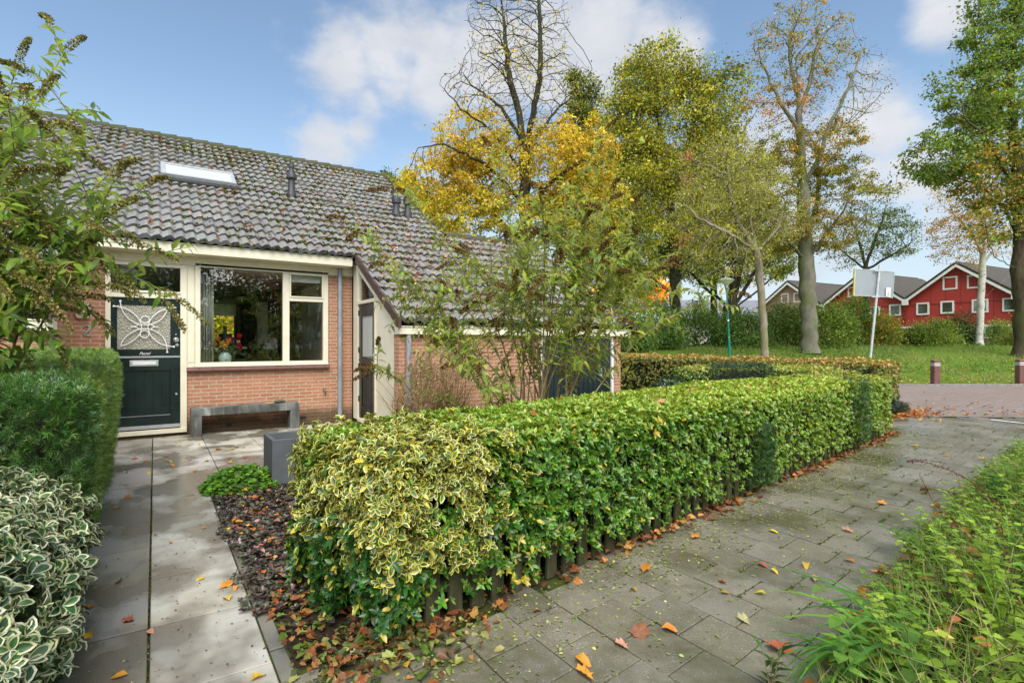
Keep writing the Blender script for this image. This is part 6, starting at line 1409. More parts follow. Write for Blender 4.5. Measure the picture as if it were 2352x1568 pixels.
# big maple at the right edge
d = 27.0
lim = [[base_at(2352, d)] + px(d, (2352, 700), (2345, 620), (2350, 560)), px(d, (2350, 560), (2345, 450), (2330, 330), (2320, 200), (2330, 60)), px(d, (2350, 570), (2310, 480, 1), (2240, 420, 1.5), (2170, 400, 2)), px(d, (2345, 620), (2295, 600, -1), (2270, 560, -1.5), (2262, 500, -2)), px(d, (2350, 560), (2420, 450), (2450, 300)), px(d, (2345, 450), (2270, 320, -1), (2200, 260, -1.5)), px(d, (2330, 330), (2260, 180, 1), (2240, 90, 1))]
RG = [(.10, .17, .025), (.075, .13, .022), (.15, .21, .035), (.17, .18, .03), (.12, .16, .03)]
tree('maple_tree', 'big green and orange tinged maple at the right edge by the birch', lim,
     [Ell(2290, 60, 75, 130, d, 320, 3600, RG, size=(.11, .18)), Ell(2380, 120, 120, 200, d, 360, 3400, RG + MG[:1], size=(.11, .18)), Ell(2225, 230, 75, 105, d, 320, 3000, RG, size=(.11, .18)), Ell(2310, 270, 110, 100, d, 360, 2600, RG + YG[:1], size=(.11, .18)), Ell(2160, 370, 95, 55, d, 300, 2600, RG, size=(.11, .18)), Ell(2280, 400, 105, 75, d, 300, 2600, RG + BO2, size=(.11, .17)), Ell(2390, 400, 90, 120, d, 240, 1800, RG, size=(.11, .18)), Ell(2300, 500, 80, 70, d, 160, 1300, BO2 + RG, size=(.10, .16))],
     .42, B_brown, r, step=.38, kill=.56, spread=.22)

# ------------------------------------------------------------------ shrubs on the bank (each one its own plant)
def bush(label, x, y, rx, ry, dist, cols, r, n=3600, size=(.09, .15), wispy=.0):
    c = at_d(x, y, dist); b = c.copy(); b[2] = float(ground_z(c[0], c[1])); root = thing('shrub', label, 'shrub', tuple(b), 'shrubs on the bank beyond the road')
    R3 = np.array([rx, rx * .7, ry]) * dist / F_; top = c[2] + R3[2]; hh = top - b[2]
    n = int(n * 2.3); nb = max(20, int(n / 150)); dirs = rand_dirs(nb, r); q = dirs * (r.uniform(.5, 1, (nb, 1)) ** .4); q[:, 2] = np.abs(q[:, 2]) * r.choice([1, 1, 1, .5], nb); q[:, :2] *= .85
    cl = b + q[:, 0:1] * R3[0] * RT + q[:, 1:2] * R3[1] * FW + (q[:, 2:3] * hh * .98 + .08) * UPV
    i = r.integers(0, nb, n); P = cl[i] + r.normal(0, 1, (n, 3)) * [.30, .30, .26]; P[:, 2] = np.maximum(P[:, 2], b[2] + .05)
    parts = [leaves_arrays(T_tree, P, nrm(r.normal(size=P.shape) + [0, 0, .1]), nrm(r.normal(size=P.shape) * .8 + [0, 0, .9]), r.uniform(*size, n), 1.55 * pal(n, cols, .22, r) * (.75 + .5 * r.random(nb))[i][:, None])]
    leaf_object('foliage', parts, M_treeleaf, root)
    mb = MB()
    for k_ in range(14):
        e = cl[r.integers(0, nb)]; mb.tube([b + r.normal(0, .2, 3) * [1, 1, 0], b * .4 + e * .6 + r.normal(0, .12, 3), e + [0, 0, .25 + wispy]], [.03, .02, .006], 4, False)
    mb.build('stems', B_brown, root)
LG = [(.085, .16, .03), (.12, .20, .04), (.15, .23, .045), (.06, .12, .022)]; LY = [(.16, .21, .03), (.22, .25, .035), (.11, .17, .025)]
for a in [('grey green rounded shrub left of the street lamp', 1500, 770, 75, 72, 30, LG, 4200), ('tall light green shrub directly behind the street lamp', 1600, 760, 80, 62, 32, LG, 4800), ('light green shrub between street lamp and slim tree', 1700, 762, 70, 55, 31, LG, 4000),
          ('mid green shrub between slim tree and beech trunk', 1800, 768, 65, 70, 33, MG, 4200), ('arching yellow green shrub right of the beech trunk', 1900, 758, 64, 60, 31, LY + MG, 3600), ('bushy green shrub left of the sign pole', 1965, 745, 60, 72, 33, MG, 3600), ('yellow tinged shrub just right of the sign pole', 2025, 770, 34, 50, 32, LY + BO2[:1], 2200), ('low dark green shrub under the white band', 2070, 795, 45, 22, 34, DG + MG, 1800),
          ('yellow green arching shrub below the red wall', 2140, 782, 60, 40, 33, LY + MG[:1], 2800), ('dark feathery shrub beside the birch trunk', 2205, 770, 30, 48, 35, DG + [(.05, .08, .035)], 1900), ('small pale shrub right of the birch trunk', 2305, 780, 34, 40, 36, LY + LG, 1500), ('low olive shrub at the foot of the big maple', 2350, 790, 50, 22, 33, OG, 1300), ('pale wispy shrub behind the golden hedge', 1440, 770, 60, 62, 28, LG, 3000)]:
    bush(*a[:7], r, a[7])
# a far belt of trees closing the view
n = 16000; a = r.uniform(-60, 75, n); tt_ = r.uniform(88, 110, n); z = 5.5 * r.random(n) ** .7 * (1 + .35 * np.sin(a * .21) + .2 * np.sin(a * .63)); P = a[:, None] * RT + tt_[:, None] * FW + z[:, None] * UPV
tag(leaf_object('distant_trees', leaves_arrays(T_tree, P, rand_dirs(n, r), rand_dirs(n, r), r.uniform(.5, .9, n), pal(n, OG + MG + YG, .25, r)), M_treeleaf), 'far belt of mixed trees on the horizon', 'woodland', kind='stuff')
# trees on the camera's side of the path, seen mirrored in the window panes
def mirror_tree(name, label, X, Y, h, cols, r):
    b = np.array([X, Y, 0.0]); root = thing(name, label, 'tree', tuple(b), 'trees on the near side of the pavement'); mb = MB(); mb.tube([b, b + [.1, 0, h * .3], b + [0, .1, h * .7]], [.22, .17, .08], 8)
    for k_ in range(9): a = r.uniform(0, 2 * PI); z = h * r.uniform(.25, .7); mb.tube([b + [0, 0, z], b + [math.cos(a) * h * .16, math.sin(a) * h * .16, z + h * .12], b + [math.cos(a) * h * .3, math.sin(a) * h * .3, z + h * .2]], [.07, .05, .02], 5)
    mb.build('trunk', B_brown, root, smooth=True); nb = 130; q = rand_dirs(nb, r) * r.uniform(.3, 1, (nb, 1)) * [h * .34, h * .34, h * .36]; n = 11000; i = r.integers(0, nb, n); P = b + [0, 0, h * .60] + q[i] + r.normal(0, .32, (n, 3))
    leaf_object('crown', leaves_arrays(T_tree, P, rand_dirs(n, r), rand_dirs(n, r), r.uniform(.12, .2, n), 1.5 * pal(n, cols, .25, r)), M_treeleaf, root)
for a in [('oak_tree', 'dark green oak on the near side, mirrored at the left of the window', .8, -9, 9.5, DG + MG), ('maple_tree', 'orange red maple mirrored in the middle of the window', 5.2, -8, 9.0, [(.42, .13, .03), (.36, .16, .03), (.30, .10, .02), (.25, .16, .03)]), ('oak_tree', 'olive oak mirrored in the small right hand panes', 10.5, -7.5, 8.5, OG + DG + YG[:1]), ('hazel_bush', 'green hazel mirrored low in the window', 3.0, -5.5, 4.2, DG + MG), ('hazel_bush', 'green hazel mirrored low in the right pane', 8.2, -5.0, 4.2, DG + OG)]:
    mirror_tree(*a, r)
# yellow and orange tree in the back garden, seen through the living room
mirror_tree('ornamental_tree', 'yellow green tree in the back garden glimpsed through the living room', 2.4, 27.5, 5.0, [(.5, .5, .05), (.42, .45, .05), (.62, .35, .05), (.3, .36, .05)], r)
# ------------------------------------------------------------------ further hedges between garden and road
r = np.random.default_rng(71)
def far_hedge(name, label, o, du, L, W, Hh, n, size, cols_top, cols_side, tpl=T_round):
    root = thing(name, label, 'hedge', tuple(np.array(o) + np.array([du[0], du[1], 0]) * L / 2)); p, nn = box_shell(n, L, W, Hh, .18, r, zmin=.06)
    P = place(p, o, du); Nw = rotv(nn, du); P += Nw * ((-r.exponential(.05, n) + wob(P, 2.6) * .05 + wob(P, 8) * .025)[:, None])
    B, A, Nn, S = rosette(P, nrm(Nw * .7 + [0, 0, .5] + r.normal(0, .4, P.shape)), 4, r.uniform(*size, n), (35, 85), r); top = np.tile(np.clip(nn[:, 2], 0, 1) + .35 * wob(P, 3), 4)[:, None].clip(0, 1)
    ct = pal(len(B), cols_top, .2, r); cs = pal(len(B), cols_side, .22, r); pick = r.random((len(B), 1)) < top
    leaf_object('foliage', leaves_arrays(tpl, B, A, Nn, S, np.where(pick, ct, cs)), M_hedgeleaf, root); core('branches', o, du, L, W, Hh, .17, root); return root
GOLD = [(.44, .46, .06), (.52, .50, .10), (.34, .40, .05)]; HG = [(.09, .21, .03), (.14, .28, .04), (.22, .34, .04), (.06, .15, .02)]
BEE = [(.50, .34, .07), (.56, .34, .10), (.40, .36, .06), (.54, .25, .08), (.30, .31, .05)]; BEG = [(.18, .25, .035), (.28, .28, .04), (.34, .24, .05), (.13, .19, .03)]
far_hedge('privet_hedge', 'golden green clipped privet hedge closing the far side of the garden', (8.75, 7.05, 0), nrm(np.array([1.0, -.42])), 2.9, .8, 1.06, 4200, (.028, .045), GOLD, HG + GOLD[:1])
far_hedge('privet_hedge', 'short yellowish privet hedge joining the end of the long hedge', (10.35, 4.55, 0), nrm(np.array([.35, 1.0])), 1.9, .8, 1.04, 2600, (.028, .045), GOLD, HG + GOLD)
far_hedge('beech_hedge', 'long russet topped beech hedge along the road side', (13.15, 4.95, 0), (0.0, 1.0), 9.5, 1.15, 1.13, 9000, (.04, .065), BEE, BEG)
YH_ = thing('yew_hedge', 'small dark clipped yew block set into the golden privet hedge', 'hedge', (9.4, 6.2, 0)); n = 5200; du = nrm(np.array([1.0, -.42])); p, nn = box_shell(n, 1.15, .5, 1.03, .08, r)
o = np.array([9.05, 6.45, 0]); P = place(p, o, du); yew_cloud('foliage', P + r.normal(0, .02, P.shape), rotv(nn, du), YH_, r, (.05, .08), ((.03, .075, .02), (.045, .10, .025))); core('branches', o, du, 1.15, .5, 1.03, .08, YH_)
# dark laurel in the shade left of the privet
LS_ = thing('laurel_shrub', 'dark shaded shrub between the shed corner and the golden hedge', 'shrub', (8.35, 6.9, 0)); n = 900; d = rand_dirs(n, r); P = np.array([8.4, 6.95, .42]) + d * [.42, .36, .42] * r.uniform(.7, 1.05, (n, 1))
B, A, Nn, S = rosette(P, d, 4, r.uniform(.05, .08, n), (40, 80), r); leaf_object('foliage', leaves_arrays(T_leaf, B, A, Nn, S, pal(len(B), [(.03, .075, .02), (.05, .10, .025)], .2, r)), M_hedgeleaf, LS_); MB().lathe([(.22, .03), (.28, .35), (.15, .62), (.03, .7)], (8.4, 6.95, 0), 10).build('branches', M_core, LS_)  # the lathe is a dark filler lump added behind the leaves
# low dark plant at the corner of the beech hedge
CP = thing('juniper', 'low dark creeping plant at the foot of the beech hedge corner', 'plant', (12.6, 5.0, 0)); n = 700; P = np.array([12.75, 4.85, .12]) + rand_dirs(n, r) * [.45, .28, .16] * r.uniform(.5, 1, (n, 1)); P[:, 2] = np.maximum(P[:, 2], .03); yew_cloud('foliage', P, nrm(P - [12.75, 4.85, 0]), CP, r, (.08, .13), ((.02, .05, .022), (.03, .07, .03)))
twigs('stems', np.tile([12.75, 4.85, .03], (10, 1)), rand_dirs(10, r) * [1, .7, .2] + [0, 0, .2], .4, .008, CP, r)

# ------------------------------------------------------------------ street lamp
d = 26.0; b = base_at(1676.5, d); top = at_d(1669, 660, d)
SL_ = thing('street_lamp', 'slim green street lamp post with pale mushroom shaped head', 'street lamp', tuple(b))
M_lampgreen = plain('green_lamp_post', (.015, .20, .145), .4, .1, .1, 5); M_lamp_white = plain('opal_lamp', (.82, .80, .70), .4, 0, .05, 6); M_lamp_cap = plain('lamp_cap', (.78, .80, .80), .4, 0, .05, 6)
ax = top - b; ht = np.linalg.norm(ax); mb = MB(); k_ = lambda u: b + ax * u
mb.tube([k_(0), k_(.32)], [.062, .060], 14); mb.build('post', M_lampgreen, SL_, smooth=True); MB().tube([k_(.3205), k_(1)], [.048, .036], 14).build('post', M_lampgreen, SL_, smooth=True)
MB().tube([k_(.54), k_(.56)], .052, 12).build('number_band', M_white, SL_)
MB().tube([k_(.317), k_(.325)], .065, 12).build('collar', plain('brass_band', (.45, .38, .16), .5, .3), SL_)
MB().lathe([(.05, -.02), (.055, .08), (.09, .12), (.32, .31), (.335, .335)], top, 28).build('lamp_shade', M_lamp_white, SL_, smooth=True); MB().lathe([(.36, .336), (.37, .35), (.33, .385), (.22, .43), (.1, .45), (.02, .455)], top, 28).build('cap', M_lamp_cap, SL_, smooth=True); MB().tube([top + [-.12, 0, .43], top + [-.12, 0, .56]], [.03, .012], 8).build('finial', M_lamp_cap, SL_, smooth=True)
# ------------------------------------------------------------------ road sign seen from behind, on a leaning pole
d = 24.0; b = base_at(1999, d); b[2] = at_d(1999, 817, d)[2] - .08; tp = at_d(2021, 609, d)
RS = thing('road_sign', 'back of a grey double road sign on a leaning pole', 'road sign', tuple(b))
M_galv = plain('galvanised_steel', (.56, .57, .58), .5, .4, .08, 4); M_signback = plain('sign_back', (.33, .355, .375), .5, .3, .06, 2)
MB().tube([b, tp], [.055, .05], 14).build('pole', M_galv, RS, smooth=True)
TL, TRR, BLf, BRt = at_d(1964, 617, d + .07), at_d(2055, 624, d + .07), at_d(1961.5, 679, d + .07), at_d(2050.5, 684, d + .07); M1 = at_d(2014, 620, d + .07); M2 = at_d(2008, 681, d + .07); BK = FW * .03
def panel(a, b_, c, e, name, mat):
    return MB().prism([a, b_, c, e], BK).build(name, mat, RS)
panel(TL, M1, M2, BLf, 'panel', M_signback); p2 = panel(M1 + (TRR - M1) * .01, TRR, BRt, M2 + (BRt - M2) * .01, 'panel', M_signback)
for pa in ((TL, M1, M2, BLf), (M1 + (TRR - M1) * .015, TRR, BRt, M2 + (BRt - M2) * .015)):
    mb = MB(); q = [np.array(v) - FW * .012 for v in pa]; cen = sum(q) / 4
    for i in range(4):
        a, e = q[i], q[(i + 1) % 4]; ai, ei = a + (cen - a) * .045, e + (cen - e) * .045; mb.prism([a, e, ei, ai], FW * .011)
    mb.build('frame', M_galv, RS)
MB().prism([TL - FW * .02, TL - FW * .02 - RT * .045, BLf - FW * .02 - RT * .045, BLf - FW * .02], BK * 2).build('edge', plain('yellow_edge', (.55, .47, .05), .5), RS)
mb = MB()
for y in (621, 681): 
    c = at_d(2021 - (y - 609) * .107, y, d - .06); mb.obox(c - RT * .20 - UPV * .03, RT * .36, FW * .05, UPV * .06)
mb.build('clamp', M_galv, RS)
sa, sb, sc2, se = at_d(2035.5, 660, d + .02), at_d(2046, 660.5, d + .02), at_d(2045, 682, d + .02), at_d(2034.5, 681, d + .02)
st_ = MB().prism([sa, sb, sc2, se], FW * .004).build('sticker', M_white, RS)
mb = MB(); u = sb - sa; v = se - sa
def stq(a0, a1, v0, v1): return [sa + u * a0 + v * v0 - FW * .003, sa + u * a1 + v * v0 - FW * .003, sa + u * a1 + v * v1 - FW * .003, sa + u * a0 + v * v1 - FW * .003]
mb.prism([sa + u * .46 + v * .4 - FW * .003, sa + u * .56 + v * .4 - FW * .003, sa + u * .66 + v * .92 - FW * .003, sa + u * .32 + v * .92 - FW * .003], FW * .002); mb.build('pictogram', plain('olive_print', (.33, .30, .04), .6), st_)
mb = MB(); mb.prism(stq(.15, .5, .1, .13), FW * .002); mb.prism(stq(.15, .8, .18, .21), FW * .002); mb.build('print', plain('grey_print', (.2, .2, .2), .6), st_)
# ------------------------------------------------------------------ bollards
M_boll = plain('brown_bollard', (.17, .075, .06), .7, 0, .2, 7, .2)
def bollard(x, y, label):
    b = at_z(x, y, .0); b[2] = float(ground_z(b[0], b[1])) - .03; B_ = thing('bollard', label, 'bollard', tuple(b), 'brown bollards along the grass edge'); mb = MB()
    def rr(z, s, q=.3): return [b + RT * (math.copysign(abs(math.cos(a)) ** q, math.cos(a)) * s) + FW * (math.copysign(abs(math.sin(a)) ** q, math.sin(a)) * s) + UPV * z for a in np.arange(20) * 2 * PI / 20]
    rings = [(0, .112), (.80, .105), (.90, .105), (.93, .09)]; vs = []
    for z, s in rings: vs += rr(z, s)
    mb.add(vs, [(i * 20 + j, i * 20 + (j + 1) % 20, (i + 1) * 20 + (j + 1) % 20, (i + 1) * 20 + j) for i in range(3) for j in range(20)] + [tuple(60 + j for j in range(20))]); mb.build('post', M_boll, B_)
    for z in (.735, .80):
        vs = rr(z, .1105) + rr(z + .028, .1100); MB().add(vs, [(j, (j + 1) % 20, 20 + (j + 1) % 20, 20 + j) for j in range(20)]).build('band', M_white, B_)
bollard(2148, 886, 'brown bollard with two white bands, nearer the hedge'); bollard(2343, 883, 'brown bollard with two white bands at the right edge of the photo')
# ------------------------------------------------------------------ row of red gabled houses
T = NT('red_cladding'); uvn = T.attr('u'); fr = T.math('FRACT', T.math('MULTIPLY', uvn, 4.2)); gl_ = T.ramp(fr, [(.0, 0.0), (.06, 1.0)]); cl_ = T.mix(T.noise(1.5, 5), (.38, .040, .034), (.48, .058, .048)); M_red = T.pbr(T.mix(gl_, (.12, .014, .013), cl_), .65, 0, .3, T.bump(gl_, .5, .02))
M_palebrick = brick_mat('far_pale_brick', (.40, .20, .16), (.46, .26, .2), (.45, .36, .3), False)
M_trim = plain('white_trim', (.80, .80, .77), .5, 0, .04, 2)
T = NT('far_roof_tile'); sp_ = T.n('ShaderNodeSeparateXYZ'); T.l(T.coord(), sp_.inputs[0]); fz = T.math('FRACT', T.math('MULTIPLY', sp_.outputs[2], 4.2)); M_fartile = T.pbr(T.mix(T.ramp(fz, [(.0, 0.0), (.2, 1.0)]), (.035, .03, .026), T.mix(T.noise(3, 5), (.075, .062, .05), (.11, .10, .085))), .8, 0, .2, T.bump(fz, .8, .05))
T = NT('far_window_pane'); M_farpane = T.pbr(T.mix(T.noise(.8, 4), (.025, .03, .022), (.10, .10, .07)), .05, 0, .9)
LATS = [29.7, 33.4, 37.1, 40.8, 44.5]; DS = [64.0, 57.0, 50.0, 43.0, 36.0]
def fpt(lat, dd, z): return RT * lat + FW * dd + UPV * z
ZV, ZP, ZB, ZG = 5.46, 8.34, 3.04, .35
def on_facade(k, x, y):
    """point on the facade plane of house k seen at photo pixel x, y -> (u along the facade, z)"""
    p0 = np.array([LATS[k], DS[k]]); dv = np.array([LATS[k + 1] - LATS[k], DS[k + 1] - DS[k]]); q = (x - CX_) / F_
    s = (q * p0[1] - p0[0]) / (dv[0] - q * dv[1]); dd = p0[1] + s * dv[1]; return s * np.linalg.norm(dv), EYE - (y - CY_) / F_ * dd
def red_house(k, label, wall_mat, wins, last=False):
    A_ = fpt(LATS[k], DS[k], 0); B_ = fpt(LATS[k + 1], DS[k + 1], 0); U = B_ - A_; W = np.linalg.norm(U); U = U / W; Nf = np.array([U[1], -U[0], 0]); Nf = Nf if Nf @ FW < 0 else -Nf
    root = thing('gabled_house', label, 'house', tuple((A_ + B_) / 2), 'row of gabled houses behind the bank'); bk = -Nf * 11
    P = lambda u, z, o=0.0: A_ + U * u + UPV * z + Nf * o
    def ushade(ob):
        me = ob.data; a = me.attributes.new('u', 'FLOAT_COLOR', 'POINT'); c = np.ones((len(me.vertices), 4), dtype=np.float32); co = np.empty(len(me.vertices) * 3); me.vertices.foreach_get('co', co); c[:, 0] = (co.reshape(-1, 3) - A_) @ U; a.data.foreach_set('color', c.ravel())
    w1 = MB().prism([P(0.0, ZB), P(W - .0, ZB), P(W, 5.0), P(0, 5.0)], bk).build('wall', wall_mat, root); w2 = MB().prism([P(0, 5.004, .05), P(W, 5.004, .05), P(W, ZV, .05), P(W / 2, ZP, .05), P(0, ZV, .05)], bk).build('wall', wall_mat, root); ushade(w1); ushade(w2)
    MB().prism([P(.02, ZG - .3, -.3), P(W - .02, ZG - .3, -.3), P(W - .02, ZB - .2, -.3), P(.02, ZB - .2, -.3)], bk).build('wall', M_palebrick, root)
    MB().prism([P(0, ZB - .2, .10), P(W, ZB - .2, .10), P(W, ZB - .005, .10), P(0, ZB - .005, .10)], -Nf * .5).build('band', M_trim, root)
    for sgn in (0, 1):
        a0 = P(0 if not sgn else W, ZV, .5); m0 = P(W / 2, ZP, .5); n_ = nrm(np.cross(m0 - a0, bk)); n_ = n_ if n_[2] > 0 else -n_; ov = (a0 - m0) * (.02)
        MB().prism([a0 + ov * 0 + n_ * .06, m0 + n_ * .06, m0 + n_ * .20, a0 + n_ * .20], bk * 1.05).build('roof', M_fartile, root)
        MB().prism([a0 + n_ * .0, m0 + n_ * .0, m0 - UPV * .25, a0 - UPV * .25], Nf * -.06).build('bargeboard', M_trim, root)
    MB().prism([P(W / 2 - .02, ZP + .12, .52), P(W / 2, ZP + .26, .52), P(W / 2 + .02, ZP + .12, .52)], bk).build('ridge', M_fartile, root)
    MB().prism([P(-.22, ZV - .45, .56), P(.22, ZV - .45, .56), P(.22, ZV + .1, .56), P(-.22, ZV + .1, .56)], -Nf * .3).build('valley_end', M_trim, root)
    MB().tube([P(W - .12, ZV - .3, .12), P(W - .12, ZB, .12)], .05, 8).build('downpipe', plain('dark_red_pipe', (.16, .02, .02), .5), root)
    for x0, x1, y0, y1 in wins:
        u0, z1 = on_facade(k, x0, y0); u1, _ = on_facade(k, x1, y0); _, z0 = on_facade(k, (x0 + x1) / 2, y1); z1 = on_facade(k, (x0 + x1) / 2, y0)[1]
        off = .09 if z1 > 2.9 else -.26; mb = MB(); f = min(.13, (u1 - u0) * .13)
        for a in ((u0, u0 + f, z0, z1), (u1 - f, u1, z0, z1), (u0 + f, u1 - f, z0, z0 + f), (u0 + f, u1 - f, z1 - f, z1)): mb.prism([P(a[0], a[2], off), P(a[1], a[2], off), P(a[1], a[3], off), P(a[0], a[3], off)], -Nf * .08)
        wo_ = mb.build('window', M_trim, root); MB().prism([P(u0 + f, z0 + f, off - .05), P(u1 - f, z0 + f, off - .05), P(u1 - f, z1 - f, off - .05), P(u0 + f, z1 - f, off - .05)], -Nf * .02).build('pane', M_farpane, wo_)
red_house(0, 'pale brick gabled house at the left of the row, behind the beech trunk', M_palebrick, [(1795, 1812, 674, 696), (1823.5, 1842, 672, 694), (1866, 1881, 711, 732)])
red_house(1, 'red gabled house standing behind the road sign', M_red, [(1948, 1970, 659, 682), (1908, 1929, 709, 730), (1945, 1967, 707, 729), (1999, 2022, 704, 727), (2043, 2070, 699, 725), (2000, 2022, 654, 677)])
red_house(2, 'red gabled house with small square windows, behind the birch', M_red, [(2166, 2200, 635, 665), (2222, 2254, 631, 662), (2105.5, 2135, 695, 723), (2161, 2192, 691, 720), (2233, 2271, 687, 718), (2303, 2336, 684, 715), (2262, 2280, 748, 776), (2290, 2330, 750, 790)])
red_house(3, 'red house at the far right edge, half hidden by the big maple', M_red, [(2362, 2395, 675, 705)])
# low grey roofed house far left behind the shrubs
c = at_d(1640, 720, 74); FH = thing('distant_house', 'low distant house with grey roof behind the spreading tree', 'house', (c[0], c[1], 0)); c[2] = 0; u = RT * 6.5; v = FW * 4
MB().prism([c - u - v, c + u - v, c + u - v + UPV * 4.6, c - u - v + UPV * 4.6], FW * 8).build('wall', plain('pale_render', (.62, .58, .52), .9), FH)
MB().prism([c - u * 1.03 - v * 1.1 + UPV * 4.6, c - u * 1.03 + UPV * 7.4, c - u * 1.03 + v * 1.1 + UPV * 4.6], u * 2.06).build('roof', plain('grey_slate', (.20, .20, .22), .6, 0, .15, 3), FH)
for s in (-.6, 0.05, .55): wo_ = MB().prism([c + u * s - v * 1.006 + UPV * 2.9, c + u * (s + .22) - v * 1.006 + UPV * 2.9, c + u * (s + .22) - v * 1.006 + UPV * 4.2, c + u * s - v * 1.006 + UPV * 4.2], FW * .05).build('window', M_trim, FH)
# garden fence in front of the right red house
fa, fb = at_d(2275, 790, 40), at_d(2420, 790, 35); fa[2] = fb[2] = 0.9; GF = thing('garden_fence', 'low dark garden fence in front of the red houses at the right', 'fence', tuple((fa + fb) / 2)); 
for i in range(11): q = fa + (fb - fa) * i / 10; MB().box(q[0] - .05, q[0] + .05, q[1] - .05, q[1] + .05, .6, 1.75).build('post', B_brown, GF)
for z in (1.0, 1.3, 1.6): MB().obox(fa + UPV * (z - .9), fb - fa, FW * .03, UPV * .14).build('rail', B_brown, GF)

# ------------------------------------------------------------------ grass on the bank and the lawn
M_grass = leaf_material('grass_blade', .5, .03, .35)
n = 60000; tt_ = 18.75 + 17 * r.random(n) ** 1.6; a = r.uniform(7.5, 30, n); X = tt_ * FW[0] + a * RT[0]; Y = tt_ * FW[1] + a * RT[1]; ok = (np.abs((a / tt_)) < 1.05) & ~((X < 19.3) & (Y > 9.6)); X, Y, tt_ = X[ok], Y[ok], tt_[ok]; n = len(X); Z = ground_z(X, Y) - .01
rough = np.clip((tt_ - 20.5) / 4, 0, 1); L = (.045 + .12 * rough * (.5 + .6 * r.random(n))) * r.uniform(.7, 1.3, n)
c = pal(n, [(.14, .27, .022), (.19, .32, .03), (.11, .22, .02)], .2, r); dry = r.random(n) < .06 + .22 * rough; c[dry] = pal(dry.sum(), [(.30, .27, .10), (.24, .24, .07)], .2, r); ws = np.clip(.02 / L * .55, .10, .5) * 5
tag(leaf_object('grass', leaves_arrays(tpl_blade(.6, .07, 2), np.stack([X, Y, Z], -1), nrm(np.stack([r.normal(0, .4, n), r.normal(0, .4, n), np.ones(n)], -1)), rand_dirs(n, r), L, c, ws), M_grass), 'mown and rough grass on the bank beyond the road', 'grass', kind='stuff')
n = 700; a = r.uniform(14, 29, n); tt_ = 18.9 + 5 * r.random(n) ** 1.3; X = tt_ * FW[0] + a * RT[0]; Y = tt_ * FW[1] + a * RT[1]; litter('leaf_litter', 'yellow and brown leaves sprinkled over the lawn', X, Y, ground_z(X, Y) + .04, (.06, .11), FALL + [(.55, .45, .15)], r, .3)
n = 26000; tt_ = 20.2 + 11 * r.random(n); a = r.uniform(9, 30, n); X = tt_ * FW[0] + a * RT[0]; Y = tt_ * FW[1] + a * RT[1]; q = np.stack([X, Y, X * 0], -1); ok = (np.abs(a / tt_) < 1.05) & (X > 19.3) & (wob(q, .9) + .5 * wob(q, 2.3) > -.15 + .5 * (tt_ < 22)); X, Y = X[ok], Y[ok]; n = len(X); L = r.uniform(.10, .30, n)
c = pal(n, [(.20, .30, .04), (.27, .33, .06), (.13, .24, .03), (.36, .34, .13), (.42, .37, .18)], .2, r)
tag(leaf_object('rough_grass', leaves_arrays(tpl_blade(.8, .05, 2), np.stack([X, Y, ground_z(X, Y) - .01], -1), nrm(np.stack([r.normal(0, .5, n), r.normal(0, .5, n), np.ones(n)], -1)), rand_dirs(n, r), L, c, r.uniform(1.0, 1.6, n)), M_grass), 'tufts of rough seeding grass on the higher part of the bank', 'grass', kind='stuff')
# leafy ground plants on the bank
n = 9000; tt_ = r.uniform(22, 31, n); a = r.uniform(8, 27, n); X = tt_ * FW[0] + a * RT[0]; Y = tt_ * FW[1] + a * RT[1]; ok = (wob(np.stack([X, Y, X * 0], -1), .8) > .0) & (X > 19.5); X, Y = X[ok], Y[ok]; P = np.stack([X, Y, ground_z(X, Y) + r.uniform(.02, .22, len(X))], -1)
tag(leaf_object('ground_ivy', leaves_arrays(T_tree, P, rand_dirs(len(P), r), nrm(np.array([0, 0, 1.0]) + r.normal(0, .4, P.shape)), r.uniform(.06, .11, len(P)), pal(len(P), [(.06, .16, .025), (.09, .2, .03), (.12, .22, .03)], .2, r)), M_treeleaf), 'leafy weeds covering the bank below the shrubs', 'weeds', kind='stuff')

# ------------------------------------------------------------------ weedy verge on the right
r = np.random.default_rng(83)
M_weed = leaf_material('weed_leaf', .5, .03, .42, tr_tint=(1.2, 1.15, .6)); T_net = tpl_leaf(.68, .08, .16, .25, .62, .72)
def verge_pts(n, x0, x1, q, sc_=.0): X = x0 + (x1 - x0) * r.random(n); return X, np.array([verge_y(x) for x in X]) - sc_ - np.abs(q)
tag(sheet('verge_soil', [(-1, .95), (2.0, 1.08), (2.46, 1.16), (3.34, 1.34), (5.35, 1.68), (8.88, 2.08), (9.83, 2.12), (12, 1.96), (14.5, 1.3), (15, -8), (-1, -8)], .024, M_soil), 'bare soil under the weeds of the verge', 'verge', kind='structure')
# grass blades
n = 8000; X, Y = verge_pts(n, 2.1, 11, r.exponential(.42, n), -.02); hg = .16 + .30 * np.clip((np.array([verge_y(x) for x in X]) - Y) / .6, 0, 1)
P = np.stack([X, Y, np.full(n, .02)], -1); d_ = nrm(np.stack([r.normal(-.05, .42, n), r.normal(.12, .42, n), np.ones(n)], -1)); c = pal(n, [(.20, .33, .04), (.26, .38, .05), (.14, .26, .03), (.32, .38, .08)], .2, r); dry = r.random(n) < .25; c[dry] = pal(dry.sum(), [(.42, .36, .18), (.34, .28, .12)], .2, r)
tag(leaf_object('verge_grass', leaves_arrays(tpl_blade(.9, .016, 4), P, d_, nrm(np.cross(d_, rand_dirs(n, r))), hg * r.uniform(.5, 1.3, n), c), M_grass), 'long loose grass on the verge at the right', 'grass', kind='stuff')
